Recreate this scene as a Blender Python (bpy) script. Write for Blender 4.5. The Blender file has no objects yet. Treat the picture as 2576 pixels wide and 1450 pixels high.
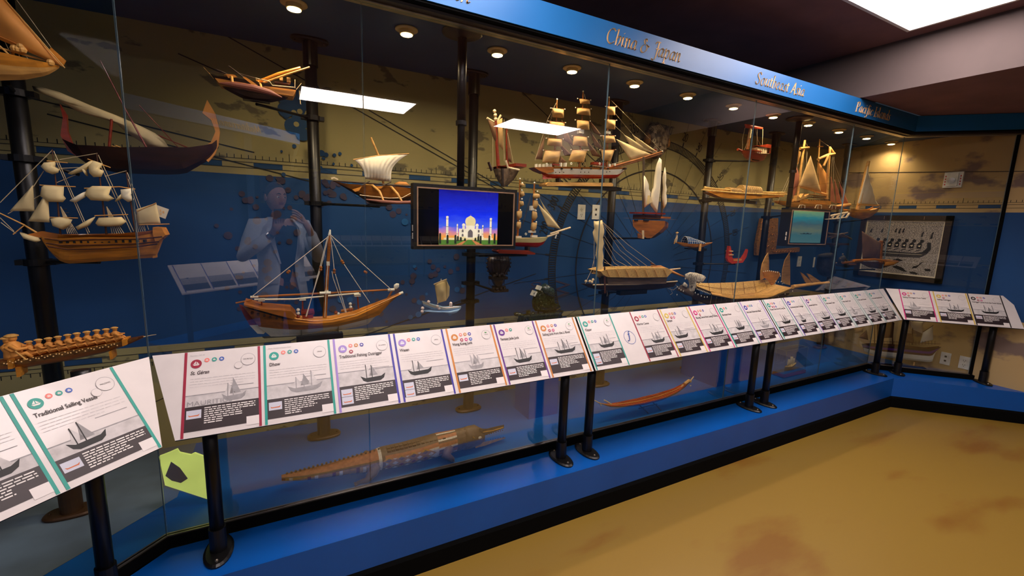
import bpy, math, random
import numpy as np
from mathutils import Vector, Matrix
rnd = random.Random(7)
S2 = math.sqrt(.5)
SC = bpy.context.scene
COL = SC.collection
# ------------------------------------------------------------------ camera
FPX, CX, CY, EYE = 1099.85, 1288.0, 725.0, 1.55
def _rot(y, p, r):
    y, p, r = map(math.radians, (y, p, r))
    fw = np.array([math.cos(p)*math.sin(y), math.cos(p)*math.cos(y), math.sin(p)])
    rt = np.array([math.cos(y), -math.sin(y), 0.]); d = -np.cross(rt, fw)
    c, s = math.cos(r), math.sin(r)
    return np.array([c*rt+s*d, -s*rt+c*d, fw]).T
RM = _rot(28.0849, -8.9426, -1.8781)
EYEP = np.array([0, 0, EYE])
cam = bpy.data.objects.new('camera', bpy.data.cameras.new('camera'))
COL.objects.link(cam); SC.camera = cam
cam.data.sensor_width = 36; cam.data.lens = 36*FPX/2576; cam.data.clip_start = .01
M4 = Matrix.Identity(4)
for i in range(3):
    M4[i][0] = RM[i, 0]; M4[i][1] = -RM[i, 1]; M4[i][2] = -RM[i, 2]; M4[i][3] = EYEP[i]
cam.matrix_world = M4
# ------------------------------------------------------------------ world, exposure, room lights
W = bpy.data.worlds.new('world'); SC.world = W; W.use_nodes = True
W.node_tree.nodes['Background'].inputs[0].default_value = (.5, .6, .8, 1)
W.node_tree.nodes['Background'].inputs[1].default_value = .03
SC.view_settings.view_transform = 'Standard'; SC.view_settings.look = 'None'
SC.view_settings.gamma = 1; SC.view_settings.use_curve_mapping = False
SC.view_settings.exposure = 0.12
SC.cycles.transparent_max_bounces = 24
SC.cycles.max_bounces = 8
PANEL_E = 17.0      # emission of the flat ceiling panels
SPOT_W = 15.0        # each case downlight
ZC = 2.87           # room ceiling
PANELS = [(.276, -2.09), (2.785, -2.07), (2.49, .93), (-3.15, -1.35), (-.03, .93)]  # the left wall panel is added out of view to light the photographer
# ------------------------------------------------------------------ measuring helpers: photo pixel -> point on a known plane of the room
def ray(u, v): return RM @ np.array([(u-CX)/FPX, (v-CY)/FPX, 1.])
def at(u, v, y): r = ray(u, v); return r*(y/r[1])+EYEP
def atx(u, v, x): r = ray(u, v); return r*(x/r[0])+EYEP
def atz(u, v, z): r = ray(u, v); return r*((z-EYE)/r[2])+EYEP
def atn(u, v, n, d): r = ray(u, v); n = np.array(n, float); return EYEP+r*((d-n@EYEP)/(n@r))
def V(*a): return np.array(a, float)
# ------------------------------------------------------------------ materials
MATS = {}
def lin(c):
    return tuple((x/255/12.92 if x/255 <= .04045 else ((x/255+.055)/1.055)**2.4) for x in c)
def mat(name, rgb, rough=.5, metal=0, n=.12, sc=18, rgb2=None, bump=0, coat=0, wood=False, emit=0, stretch=None, spec=.5, thr=None):
    if name in MATS: return MATS[name]
    m = bpy.data.materials.new(name); m.use_nodes = True; nt = m.node_tree; N = nt.nodes; L = nt.links
    p = N['Principled BSDF']; c = lin(rgb)
    p.inputs['Roughness'].default_value = rough; p.inputs['Metallic'].default_value = metal
    p.inputs['Coat Weight'].default_value = coat; p.inputs['Specular IOR Level'].default_value = spec
    tc = N.new('ShaderNodeTexCoord'); mp = N.new('ShaderNodeMapping'); L.new(tc.outputs['Object'], mp.inputs[0])
    if wood and not stretch: stretch = (1, 6, 6)
    if stretch: mp.inputs['Scale'].default_value = stretch
    nz = N.new('ShaderNodeTexNoise'); nz.inputs['Scale'].default_value = sc; nz.inputs['Detail'].default_value = 6
    L.new(mp.outputs[0], nz.inputs[0])
    rp = N.new('ShaderNodeValToRGB'); L.new(nz.outputs[0], rp.inputs[0])
    a, b = rp.color_ramp.elements
    lo, hi = thr or (.3, .7); a.position = lo; b.position = hi
    c2 = lin(rgb2) if rgb2 else tuple(x*(1-2*n) for x in c)
    c1 = c if rgb2 else tuple(min(1, x*(1+n)) for x in c)
    a.color = (*c2, 1); b.color = (*c1, 1)
    L.new(rp.outputs[0], p.inputs['Base Color'])
    if emit:
        L.new(rp.outputs[0], p.inputs['Emission Color']); p.inputs['Emission Strength'].default_value = emit
    if bump:
        bp = N.new('ShaderNodeBump'); bp.inputs['Strength'].default_value = bump; bp.inputs['Distance'].default_value = .004
        L.new(nz.outputs[0], bp.inputs['Height']); L.new(bp.outputs[0], p.inputs['Normal'])
    MATS[name] = m; return m
def glassmat(name, tint, ior=1.5, rough=0.0):
    m = bpy.data.materials.new(name); m.use_nodes = True; nt = m.node_tree; N = nt.nodes; L = nt.links
    N.remove(N['Principled BSDF']); out = N['Material Output']
    t = N.new('ShaderNodeBsdfTransparent'); t.inputs[0].default_value = (*tint, 1)
    g = N.new('ShaderNodeBsdfGlossy'); g.inputs['Roughness'].default_value = rough
    f = N.new('ShaderNodeFresnel'); f.inputs[0].default_value = ior; mx = N.new('ShaderNodeMixShader')
    ge = N.new('ShaderNodeNewGeometry'); io = N.new('ShaderNodeMix'); io.data_type = 'FLOAT'   # same Fresnel curve on entry and exit face
    io.inputs[2].default_value = ior; io.inputs[3].default_value = 1/ior; L.new(ge.outputs['Backfacing'], io.inputs[0]); L.new(io.outputs[0], f.inputs[0])
    L.new(f.outputs[0], mx.inputs[0]); L.new(t.outputs[0], mx.inputs[1]); L.new(g.outputs[0], mx.inputs[2])
    L.new(mx.outputs[0], out.inputs[0]); MATS[name] = m; return m
M = {}
def dm(k, *a, **kw): M[k] = mat(k, *a, **kw)
dm('blue_paint', (0, 82, 168), .33, n=.05, sc=3)
dm('blue_fascia', (24, 98, 160), .40, n=.04, sc=3, spec=.4)
dm('black_vinyl', (4, 4, 4), .9, spec=.1)
dm('black_metal', (16, 15, 17), .38, metal=.3)
dm('bronze_metal', (72, 48, 28), .45, metal=.4)
dm('dark_header', (34, 22, 20), .45)
dm('rail_bright', (150, 140, 130), .3, metal=.8)
dm('ceiling_dark', (112, 76, 76), .85, n=.1, sc=4)
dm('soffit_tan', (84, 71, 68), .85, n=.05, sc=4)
dm('case_ceiling', (34, 66, 104), .8, n=.08, sc=2)
dm('floor_ochre', (138, 108, 40), .42, sc=1.5, rgb2=(124, 84, 24), thr=(.32, .44), coat=0, stretch=(.8, 2.2, 1))
dm('mural_beige', (148, 138, 96), .85, sc=3.4, rgb2=(96, 90, 70), thr=(.35, .385), stretch=(1.6, 1.6, 3.2))
dm('mural_side', (178, 150, 102), .85, sc=2.6, rgb2=(118, 98, 88), thr=(.40, .46), stretch=(1, 1, 1.5))
dm('mural_blue', (2, 60, 112), .8, n=.1, sc=1.6)
dm('mural_navy', (18, 62, 104), .8, n=.05)
dm('mural_line', (20, 24, 28), .8)
dm('mural_dot2', (22, 92, 150), .85)
dm('mural_dot', (58, 52, 74), .85)
dm('case_floor_blue', (4, 84, 160), .42, n=.05, sc=2)
dm('case_floor_reflection', (104, 122, 138), .5, sc=2.5, rgb2=(80, 92, 102), thr=(.35, .6))
dm('panel_white', (214, 206, 204), .38, n=.02, coat=.15)
dm('paper_white', (224, 216, 214), .45, n=.015)
dm('panel_black', (12, 11, 12), .5)
dm('ink_dark', (44, 30, 34), .5)
dm('ink_grey', (150, 146, 148), .6, n=.1, sc=60)
dm('ink_pale', (198, 192, 192), .6, n=.1, sc=40)
dm('ink_black', (30, 28, 30), .6)
dm('text_white', (235, 228, 224), .6)
dm('outlet_white', (222, 222, 214), .4)
dm('outlet_slot', (50, 48, 46), .5)
dm('lamp_trim', (214, 190, 130), .5)
dm('lamp_glow', (255, 214, 140), .5, emit=26, n=.01)
dm('panel_glow', (255, 240, 238), .5, emit=PANEL_E, n=.004)
dm('gold', (240, 190, 124), .5)
dm('pine', (214, 160, 84), .5, wood=True, n=.18, sc=9)
dm('teak', (158, 92, 26), .38, wood=True, n=.25, sc=9, coat=.3)
dm('honey', (208, 134, 40), .4, wood=True, n=.22, sc=9)
dm('walnut', (84, 44, 20), .45, wood=True, n=.25, sc=9)
dm('mahogany', (132, 44, 20), .35, wood=True, n=.2, sc=9, coat=.3)
dm('rosewood', (48, 20, 10), .4, wood=True, n=.25, sc=9)
dm('darkwood', (44, 28, 18), .5, wood=True, n=.3, sc=9)
dm('greywood', (104, 84, 66), .6, wood=True, n=.3, sc=9)
dm('straw', (206, 164, 92), .7, n=.25, sc=60, stretch=(1, 1, 8))
dm('bamboo', (216, 176, 96), .5, n=.2, sc=30)
dm('rope', (196, 176, 140), .8)
dm('rope_white', (224, 214, 196), .8)
dm('rope_dark', (70, 56, 44), .8)
dm('sail_cream', (214, 192, 142), .8, n=.1, sc=14)
dm('sail_white', (226, 214, 186), .8, n=.06, sc=14)
dm('sail_tan', (190, 152, 96), .8, n=.12, sc=14)
dm('sail_orange', (214, 142, 62), .7, n=.12, sc=10)
dm('sail_rust', (170, 96, 66), .8, n=.12, sc=14)
dm('sail_brown', (118, 84, 56), .8, n=.15, sc=14)
dm('hull_white', (226, 224, 206), .35, n=.03)
dm('hull_yellow', (222, 212, 150), .35, n=.04)
dm('hull_red', (160, 24, 14), .3, n=.06)
dm('hull_brightred', (190, 56, 28), .4, n=.1)
dm('shell_white', (226, 220, 200), .35)
dm('carved_white', (206, 194, 172), .6, n=.3, sc=90)
dm('jade', (52, 62, 30), .25, sc=70, rgb2=(20, 30, 18), bump=.6, coat=.5)
dm('jade_blue', (64, 84, 78), .25, sc=70, rgb2=(18, 26, 26), bump=.6, coat=.5)
dm('horn_dark', (64, 50, 40), .35, sc=50, rgb2=(30, 24, 22), bump=.5, coat=.3)
dm('mask_grey', (134, 120, 104), .6, sc=26, rgb2=(58, 46, 38), bump=.8, thr=(.42, .55))
dm('carved_brown', (160, 112, 52), .6, sc=60, rgb2=(96, 60, 26), bump=.8)
dm('rock_dark', (48, 48, 54), .8, sc=40, rgb2=(18, 20, 26), bump=.8)
dm('pink_pontoon', (140, 80, 60), .5)
dm('pale_pink', (232, 212, 206), .5)
dm('pale_blue', (150, 190, 226), .5)
dm('ivory', (226, 202, 160), .45)
dm('screen_off', (6, 6, 8), .22)
dm('bezel_tan', (168, 132, 104), .4)
dm('red_plastic', (190, 40, 30), .5)
dm('silver', (190, 190, 190), .25, metal=.9)
G_MAIN = glassmat('case_glass', (.985, .992, .99), 2.0)
G_MUS = glassmat('museum_glass', (.985, .992, .99), 1.05)
G_BOX = glassmat('acrylic', (.97, .985, .985), 1.5)
dm('glass_edge', (96, 120, 130), .25, spec=.8)
# ------------------------------------------------------------------ mesh builder
def nrm(a): a = np.array(a, float); l = np.linalg.norm(a); return a/l if l > 1e-12 else a
def wl(o):
    p = Vector((0, 0, 0))
    while o: p = p+o.location; o = o.parent
    return np.array(p)
class B:
    def __init__(s): s.v = []; s.f = []; s.m = []
    def add(s, vs, fs, mi=0):
        k = len(s.v); s.v += [tuple(map(float, p)) for p in vs]
        s.f += [tuple(k+i for i in f) for f in fs]; s.m += [mi]*len(fs) if isinstance(mi, int) else list(mi); return s
    def box(s, a, b, mi=0):   # corner to corner
        (x0, y0, z0), (x1, y1, z1) = a, b
        return s.add([(x, y, z) for z in (z0, z1) for y in (y0, y1) for x in (x0, x1)],
                     [(0, 2, 3, 1), (4, 5, 7, 6), (0, 1, 5, 4), (2, 6, 7, 3), (0, 4, 6, 2), (1, 3, 7, 5)], mi)
    def obox(s, c, ex, ey, ez, mi=0):  # centre + three half-extent vectors
        c, ex, ey, ez = map(np.array, (c, ex, ey, ez))
        return s.add([c+i*ex+j*ey+k*ez for k in (-1, 1) for j in (-1, 1) for i in (-1, 1)],
                     [(0, 2, 3, 1), (4, 5, 7, 6), (0, 1, 5, 4), (2, 6, 7, 3), (0, 4, 6, 2), (1, 3, 7, 5)], mi)
    def quad(s, a, b, c, d, mi=0): return s.add([a, b, c, d], [(0, 1, 2, 3)], mi)
    def tube(s, pts, r, mi=0, n=6, caps=True):
        pts = [np.array(p, float) for p in pts]; k = len(pts); rs = r if hasattr(r, '__len__') else [r]*k
        vs = []; t0 = None
        for i, p in enumerate(pts):
            t = nrm(pts[min(i+1, k-1)]-pts[max(i-1, 0)])
            if t0 is None:
                a = nrm(np.cross(t, (0, 0, 1) if abs(t[2]) < .9 else (1, 0, 0)))
            else:
                a = nrm(a-t*(a@t))
            b = np.cross(t, a); t0 = t
            for j in range(n):
                w = 2*math.pi*j/n; vs.append(p+rs[i]*(math.cos(w)*a+math.sin(w)*b))
        fs = [(i*n+j, i*n+(j+1) % n, (i+1)*n+(j+1) % n, (i+1)*n+j) for i in range(k-1) for j in range(n)]
        if caps: fs += [tuple(reversed(range(n))), tuple(range((k-1)*n, k*n))]
        return s.add(vs, fs, mi)
    def loft(s, rings, mi=0, closed=True, caps=True):
        k = len(rings); n = len(rings[0]); vs = [p for r in rings for p in r]; fs = []; ms = []
        for i in range(k-1):
            for j in range(n if closed else n-1):
                fs.append((i*n+j, i*n+(j+1) % n, (i+1)*n+(j+1) % n, (i+1)*n+j)); ms.append(mi[j] if hasattr(mi, '__len__') else mi)
        m0 = mi[0] if hasattr(mi, '__len__') else mi
        if caps and closed: fs += [tuple(reversed(range(n))), tuple(range((k-1)*n, k*n))]; ms += [m0, m0]
        return s.add(vs, fs, ms)
    def prism(s, poly, d, mi=0, mside=None):  # planar outline extruded by vector d
        poly = [np.array(p, float) for p in poly]; d = np.array(d, float); n = len(poly)
        s.add(poly+[p+d for p in poly], [tuple(range(n)), tuple(range(2*n-1, n-1, -1))]+[((i+1) % n, i, n+i, n+(i+1) % n) for i in range(n)], [mi, mi]+[mi if mside is None else mside]*n); return s
    def pillow(s, poly, d, mi=0, ax=(0, 1, 0)):
        poly = [np.array(p, float) for p in poly]; n = len(poly); c = sum(poly)/n; ax = np.array(ax, float)
        R1 = [c+(p-c)*.82+ax*d*.75 for p in poly]; R2 = [c+(p-c)*.45+ax*d for p in poly]
        Q1 = [c+(p-c)*.82-ax*d*.75 for p in poly]; Q2 = [c+(p-c)*.45-ax*d for p in poly]
        s.loft([R2, R1, poly, Q1, Q2], mi); return s
    def sphere(s, c, r, mi=0, n=10, sq=(1, 1, 1)):
        rings = [[(c[0]+r*sq[0]*math.sin(a)*math.cos(b), c[1]+r*sq[1]*math.sin(a)*math.sin(b), c[2]+r*sq[2]*math.cos(a)) for b in np.linspace(0, 2*math.pi, n, endpoint=False)] for a in np.linspace(.08, math.pi-.08, max(4, n//2+1))]
        return s.loft(rings, mi)
    def lathe(s, c, prof, mi=0, n=24, sx=1, sy=1):
        rings = [[(c[0]+r*sx*math.cos(b), c[1]+r*sy*math.sin(b), c[2]+z) for b in np.linspace(0, 2*math.pi, n, endpoint=False)] for r, z in prof]
        return s.loft(rings, mi)
    def sail(s, c, bulge=.02, mi=0, nu=8, nv=8, th=.0015, ax=(0, -1, 0), ripple=0):
        P = [np.array(p, float) for p in c]; ax = np.array(ax, float)
        if len(P) == 3: P = [P[0], P[0]*.999+P[1]*.001, P[1], P[2]]
        if len(P) > 4: P = P[:3]+[P[-1]]
        A, Bq, Cq, D = P; g = []
        for side in (1, -1):
            for j in range(nv+1):
                for i in range(nu+1):
                    a, b = i/nu, j/nv
                    p = (A*(1-a)+Bq*a)*(1-b)+(D*(1-a)+Cq*a)*b
                    g.append(p+ax*(bulge*math.sin(math.pi*a)*math.sin(math.pi*b)+ripple*math.sin(a*23+b*5)+side*th))
        w = nu+1; o = (nu+1)*(nv+1); fs = []
        for j in range(nv):
            for i in range(nu):
                q = (j*w+i, j*w+i+1, (j+1)*w+i+1, (j+1)*w+i); fs.append(q); fs.append(tuple(o+k for k in reversed(q)))
        edge = [(i, i+1) for i in range(nu)]+[(j*w+nu, (j+1)*w+nu) for j in range(nv)]+[(nv*w+i+1, nv*w+i) for i in reversed(range(nu))]+[((j+1)*w, j*w) for j in reversed(range(nv))]
        fs += [(b_, a_, o+a_, o+b_) for a_, b_ in edge]
        return s.add(g, fs, mi)
    def build(s, name, mats, parent=None, smooth=False, label=None):
        if not isinstance(mats, (list, tuple)): mats = [mats]
        off = wl(parent) if parent else np.zeros(3)
        if parent is None and s.v and name not in NOBASE:
            a = np.array(s.v); off = V((a[:, 0].min()+a[:, 0].max())/2, (a[:, 1].min()+a[:, 1].max())/2, a[:, 2].min())
        me = bpy.data.meshes.new(name); me.from_pydata([tuple(np.array(p)-off) for p in s.v], [], s.f)
        for m_ in mats: me.materials.append(M[m_] if isinstance(m_, str) else m_)
        me.polygons.foreach_set('material_index', s.m)
        if smooth: me.polygons.foreach_set('use_smooth', [True]*len(s.f))
        me.update()
        o = bpy.data.objects.new(name, me); COL.objects.link(o)
        if parent: o.parent = parent
        else: o.location = off
        if label: o['label'] = label
        return o
NOBASE = set()
def tag(o, label, cat, group=None, kind=None):
    if label: o['label'] = label
    if cat: o['category'] = cat
    if group: o['group'] = group
    if kind: o['kind'] = kind
    return o
def thing(name, label, cat, loc, group=None):
    o = bpy.data.objects.new(name, None); COL.objects.link(o); o.empty_display_size = .05
    o.location = Vector(tuple(map(float, loc))); return tag(o, label, cat, group)
def struct(name, b, mats, label=None, smooth=False):
    o = b.build(name, mats, None, smooth); o['kind'] = 'structure'
    if label: o['label'] = label
    return o
def dup(root, loc, label=None, group=None):
    r = root.copy(); COL.objects.link(r); r.location = Vector(tuple(map(float, loc)))
    if label: r['label'] = label
    if group: r['group'] = group
    def rec(src, dst):
        for ch in list(src.children):
            c = ch.copy(); COL.objects.link(c); c.parent = dst; c.matrix_parent_inverse = ch.matrix_parent_inverse.copy()
            if c.type == 'LIGHT': c.data = ch.data
            rec(ch, c)
    rec(root, r); return r
def textmesh(txt, size, italic=False, align='LEFT', narrow=1.0, bold=0.0):
    cu = bpy.data.curves.new('t', 'FONT'); cu.body = txt; cu.size = size; cu.align_x = align; cu.shear = .25 if italic else 0
    cu.offset = bold; cu.resolution_u = 3
    ob = bpy.data.objects.new('t', cu); COL.objects.link(ob)
    me = bpy.data.meshes.new_from_object(ob.evaluated_get(bpy.context.evaluated_depsgraph_get()))
    vs = [(v.co.x*narrow, v.co.y) for v in me.vertices]; fs = [tuple(p.vertices) for p in me.polygons]
    bpy.data.objects.remove(ob); bpy.data.curves.remove(cu); bpy.data.meshes.remove(me)
    return vs, fs
# ------------------------------------------------------------------ setting: dimensions measured from the photograph
GY, HB, WY, CZ, PY, RX = 1.93, .265, 2.81, 2.42, 2.607, 5.43
DR, DL = 4.81, 1.669            # glass facets: (x+y)*S2 = DR on the right, (y-x)*S2 = DL on the left
XL_END = -2.3
NOBASE.update(['floor', 'ceiling', 'wall_back', 'wall_right', 'wall_left', 'wall_front', 'trim_1', 'trim_2', 'trim_3', 'trim_4', 'trim_5'])
def path(w):   # four points of a line parallel to the glass, w further into the case
    yr = (DR+w)/S2-RX
    return [(XL_END, (DL+w)/S2+XL_END), (GY+w-(DL+w)/S2, GY+w), ((DR+w)/S2-(GY+w), GY+w), (RX, yr)]
def extr(b, prof, mi=0, closed=True):   # profile of (w, z) run along the glass line
    rings = []
    for k in range(4): rings.append([(path(w)[k][0], path(w)[k][1], z) for w, z in prof])
    b.loft(rings, mi, closed)
# floor, ceiling
b = B(); b.box((XL_END-1, -8.2, -.05), (RX+.02, 3, 0)); struct('floor', b, 'floor_ochre', 'mottled ochre concrete floor with brown stains')
b = B(); b.box((XL_END-1, -8.2, ZC), (3.885, 3, ZC+.05)); b.box((3.885, -8.2, ZC), (RX+.1, 3, ZC+.05)); struct('ceiling', b, 'ceiling_dark')
b = B(); b.box((3.886, -8.2, 2.53), (RX+.1, 1.84, ZC-.001), 0)
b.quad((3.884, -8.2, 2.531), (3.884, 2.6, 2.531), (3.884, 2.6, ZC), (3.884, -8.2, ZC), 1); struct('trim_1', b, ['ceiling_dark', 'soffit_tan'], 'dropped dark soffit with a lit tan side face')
# bench, baseboard
b = B(); extr(b, [(-.25, .10), (-.25, HB), (-.02, HB), (-.02, .10)]); struct('trim_2', b, 'blue_paint', 'low glossy blue bench under the glass case')
b = B(); extr(b, [(-.245, .0), (-.262, .0), (-.262, .085), (-.25, .10), (-.2, .10), (-.2, 0)]); struct('baseboard_back', b, 'black_vinyl', 'black vinyl base below the blue bench')
# fascia and header
b = B(); extr(b, [(-.08, 2.401), (-.08, 2.527), (-.03, 2.527), (-.03, 2.401)]); struct('trim_3', b, 'blue_fascia', 'blue fascia band above the glass, lettered in gold')
b = B(); extr(b, [(-.074, 2.392), (-.074, 2.4), (.07, 2.4), (.07, 2.392)], 0); extr(b, [(-.045, 2.378), (-.045, 2.392), (.03, 2.392), (.03, 2.378)], 1)
extr(b, [(-.012, 2.371), (-.012, 2.378), (.03, 2.378), (.03, 2.371)], 2); extr(b, [(-.07, 2.401), (-.07, 2.42), (.02, 2.42), (.02, 2.401)], 0)
struct('trim_4', b, ['black_vinyl', 'dark_header', 'rail_bright'], 'dark header channel holding the tops of the glass panes')
# bottom rail
b = B(); extr(b, [(-.012, HB), (-.012, .306), (-.004, .306), (-.004, HB)], 0); extr(b, [(-.004, .304), (-.004, .311), (.016, .311), (.016, .304)], 1); extr(b, [(.004, HB-.002), (.004, .304), (.014, .304), (.014, HB-.002)], 0)
struct('trim_5', b, ['black_vinyl', 'rail_bright'], 'black bottom channel of the glass with a bright edge')
# case floor and case ceiling
def casepoly(z, w=.0):
    p = path(w); return [(*q, z) for q in p]+[(RX, WY+.05, z), (XL_END, WY+.05, z)]
b = B(); b.prism(casepoly(HB-.012, .015), (0, 0, .008), 0)
b.prism([(-.46, 2.28, HB-.003), (-.46, WY, HB-.003), (-2.2, WY, HB-.003), (-2.2, .75, HB-.003), (-1.95, .75, HB-.003)], (0, 0, .0015), 1)  # grey patch paints the room floor's reflection onto the left case floor
tag(b.build('case_deck', ['case_floor_blue', 'case_floor_reflection']), 'blue case floor with a grey floor reflection painted in at the left', 'display floor', kind='structure')
b = B(); b.prism(casepoly(CZ, -.03), (0, 0, .03)); tag(b.build('case_lid', 'case_ceiling'), 'slate grey ceiling of the glass case with round downlights', 'display ceiling', kind='structure')
# ---- painted sea-chart walls: bands, scale blocks, ticks, compass rose, dots and course lines are all in the wall's own mesh
def chartwall(b, fn, s0, s1, ph, ticks=True, lowband=True, beige=0):
    def q(a, c, z0, z1, mi, h=.0): b.quad(fn(a, z0, h), fn(c, z0, h), fn(c, z1, h), fn(a, z1, h), mi)
    for z0, z1, mi in ((0, .838, beige), (.838, 1.741, 1), (1.741, 2.6, beige)): q(s0, s1, z0, z1, mi)
    for zb, zt in ((1.777, 1.806),)+(((.772, .801),) if lowband else ()):
        k = math.floor((s0-ph)/.2815)
        while ph+k*.2815 < s1:
            a, c = max(s0, ph+k*.2815), min(s1, ph+k*.2815+.1385)
            if c > a: q(a, c, zb, zt, 2, .001)
            k += 1
        for z in (zb, zt): q(s0, s1, z-.0015, z+.0015, 3, .0015)
    for z in (1.824,)+((.752,) if lowband else ()): q(s0, s1, z-.0012, z+.0012, 3, .0015)
    if ticks:
        i = 0; s = s0+.01
        while s < s1:
            h = .042 if i % 13 == 12 else .02
            q(s-.0018, s+.0018, 1.824, 1.824+h, 3, .0015)
            if lowband: q(s-.0018, s+.0018, .752-h, .752, 3, .0015)
            s += .0326; i += 1
def line2(b, fn, p, q, w, mi, h):
    p, q = V(*p), V(*q); d = nrm(q-p); n = V(-d[1], d[0])*w/2
    b.quad(*[fn(*k, h) for k in (p-n, q-n, q+n, p+n)], mi)
def disc2(b, fn, c, r, mi, h, k=16): b.add([fn(c[0]+r*math.cos(a), c[1]+r*math.sin(a), h) for a in np.linspace(0, 2*math.pi, k, endpoint=False)], [tuple(range(k))], mi)
fb = lambda s, z, h=0: (s, WY-h, z)
WM = ['mural_beige', 'mural_blue', 'mural_navy', 'mural_line', 'mural_dot', 'mural_side', 'mural_dot2']
b = B(); chartwall(b, fb, XL_END-1, RX, .738)
for p, q in [((-.6, 2.60), (1.48, 1.70)), ((.5, 2.16), (1.5, 1.72)), ((1.3, 2.42+.14), (2.3, 1.95)), ((-.4, 2.3), (.2, 2.1)), ((-.9, 1.95), (.2, 1.72)), ((.2, .72), (1.7, 1.15)), ((2.2, .95), (3.2, 1.05)), ((-1.0, 2.02), (-.1, 1.86)), ((-.7, .5), (.4, .95))]:
    line2(b, fb, p, q, .006, 3, .002)
cx0, cz0 = 2.86, 1.20
for r in (.795, .99, 1.05):
    a0 = [math.radians(x) for x in range(-132, 133, 3)]
    for u, w in zip(a0[:-1], a0[1:]):
        line2(b, fb, (cx0+r*math.sin(u), cz0+r*math.cos(u)), (cx0+r*math.sin(w), cz0+r*math.cos(w)), .012 if r < .9 else .008, 3, .003)
for i in range(-132, 133):
    a = math.radians(i)
    if cz0+.99*math.cos(a) < HB: continue
    line2(b, fb, (cx0+.99*math.sin(a), cz0+.99*math.cos(a)), (cx0+1.05*math.sin(a), cz0+1.05*math.cos(a)), .009, 3, .0025)
for i in range(-14, 15):
    a = math.radians(i*10-5)
    line2(b, fb, (cx0+.3*math.sin(a), cz0+.3*math.cos(a)), (cx0+1.35*math.sin(a), min(CZ+.1, cz0+1.35*math.cos(a))), .003, 3, .0022)
    line2(b, fb, (cx0+1.05*math.sin(a), cz0+1.05*math.cos(a)), (cx0+1.09*math.sin(a), cz0+1.09*math.cos(a)), .012, 3, .003)
for val in (340, 350, 0, 10, 20, 30, 40, 50, 60, 70, 80, 290, 300, 310, 320, 330):
    a = math.radians(val-5); vs, fs = textmesh(str(val), .105, align='CENTER', narrow=.62)
    ca, sa = math.cos(a), math.sin(a); o = V(cx0+1.105*sa, cz0+1.105*ca)
    b.add([fb(o[0]+x*ca+y*sa, o[1]-x*sa+y*ca, .003) for x, y in vs], fs, 3)
rd = random.Random(3)
for i in range(46):                                   # halftone dots, dark on the beige and dull on the blue
    t = i/46; x = .0+.40*rd.random(); z = 2.25-.62*rd.random()
    if x > .22 and z > 1.92: continue
    disc2(b, fb, (x, z), rd.uniform(.006, .019), 2 if z > 1.745 else 4, .0065+i*2e-5)
for x, z, r in [(.08, 2.2, .05), (.11, 2.12, .05), (.06, 2.10, .04), (.13, 2.05, .045), (.09, 2.02, .04), (.14, 2.15, .045), (.05, 2.16, .03), (.14, 1.98, .035)]: disc2(b, fb, (x, z), r, 2, .0078+x*.004+z*.0008)
for x, z in [(.085, 2.165), (.10, 2.09), (.13, 2.1), (.11, 2.03)]: disc2(b, fb, (x, z), .014, 0, .0115)
for i in range(230):
    a = rd.uniform(0, 6.28); r = .30+.42*rd.random(); x, z = .45+r*math.cos(a)*1.1, 1.33+r*math.sin(a)*.9
    if .86 < z < 1.73: disc2(b, fb, (x, z), rd.uniform(.006, .022), 6 if i % 3 == 0 and x > .3 else 4, .0016+i*2e-5, 12)
vs, fs = textmesh('W', .2, align='CENTER', narrow=.7); b.add([fb(2.02-y, 1.02+x, .002) for x, y in vs], fs, 4)
vs, fs = textmesh('20', .13, align='CENTER', narrow=.6); b.add([fb(1.75-y, 1.05+x, .002) for x, y in vs], fs, 4)
struct('wall_back', b, WM, 'chart mural back wall, blue below and olive beige above with a compass rose')
fr = lambda s, z, h=0: (RX-h, s, z)
b = B(); chartwall(b, fr, .4, WY, 1.827-.1385-.2815, lowband=False, beige=5); line2(b, fr, (2.6, 2.16), (.5, 2.02), .006, 3, .002)

b.quad((RX, -8.2, 0), (RX, .4, 0), (RX, .4, 1.74), (RX, -8.2, 1.74), 1); b.quad((RX, -8.2, 1.74), (RX, .4, 1.74), (RX, .4, 2.6), (RX, -8.2, 2.6), 5)
struct('wall_right', b, WM, 'chart mural end wall, beige above a blue band')
b = B(); b.box((XL_END-1, -8.2, 0), (XL_END-.9, WY, 2.9), 0); struct('wall_left', b, 'mural_navy')
# far side of the room (seen only as reflections in the glass)
b = B(); ff = lambda s, z, h=0: (s, -8.1+h, z); chartwall(b, ff, XL_END-1, RX, .3); b.quad(ff(XL_END-1, 2.6), ff(RX, 2.6), ff(RX, 2.9), ff(XL_END-1, 2.9), 2); struct('wall_front', b, WM)
# ---- glass panes
def pane(i, p, q, z0=.311, z1=2.371, label=None, gm=None):
    p, q = V(*p), V(*q); d = nrm(q-p); n = V(-d[1], d[0])*.003; g = d*.0018
    A, C_ = p+g, q-g
    b = B(); pts = [A-n, C_-n, C_+n, A+n]
    b.prism([(*k, z0) for k in pts], (0, 0, z1-z0), 1)
    b.m = [1, 1, 0, 1, 0, 1]
    o = b.build('window_%d' % i, [gm or G_MAIN, 'glass_edge']); o['kind'] = 'structure'
    if label: o['label'] = label
g = path(.006); xs = [g[1][0], .323, 1.568, 2.80, 4.03, g[2][0]]
pane(1, (-1.30, g[1][1]-(g[1][0]+1.30)), g[1], gm=G_MUS); pane(7, (XL_END, g[0][1]), (-1.30, g[1][1]-(g[1][0]+1.30)), gm=G_MUS)
for k in range(5): pane(k+2, (xs[k], g[1][1]), (xs[k+1], g[1][1]))
pane(8, g[2], (RX-.014, g[3][1]+.014))
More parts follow.
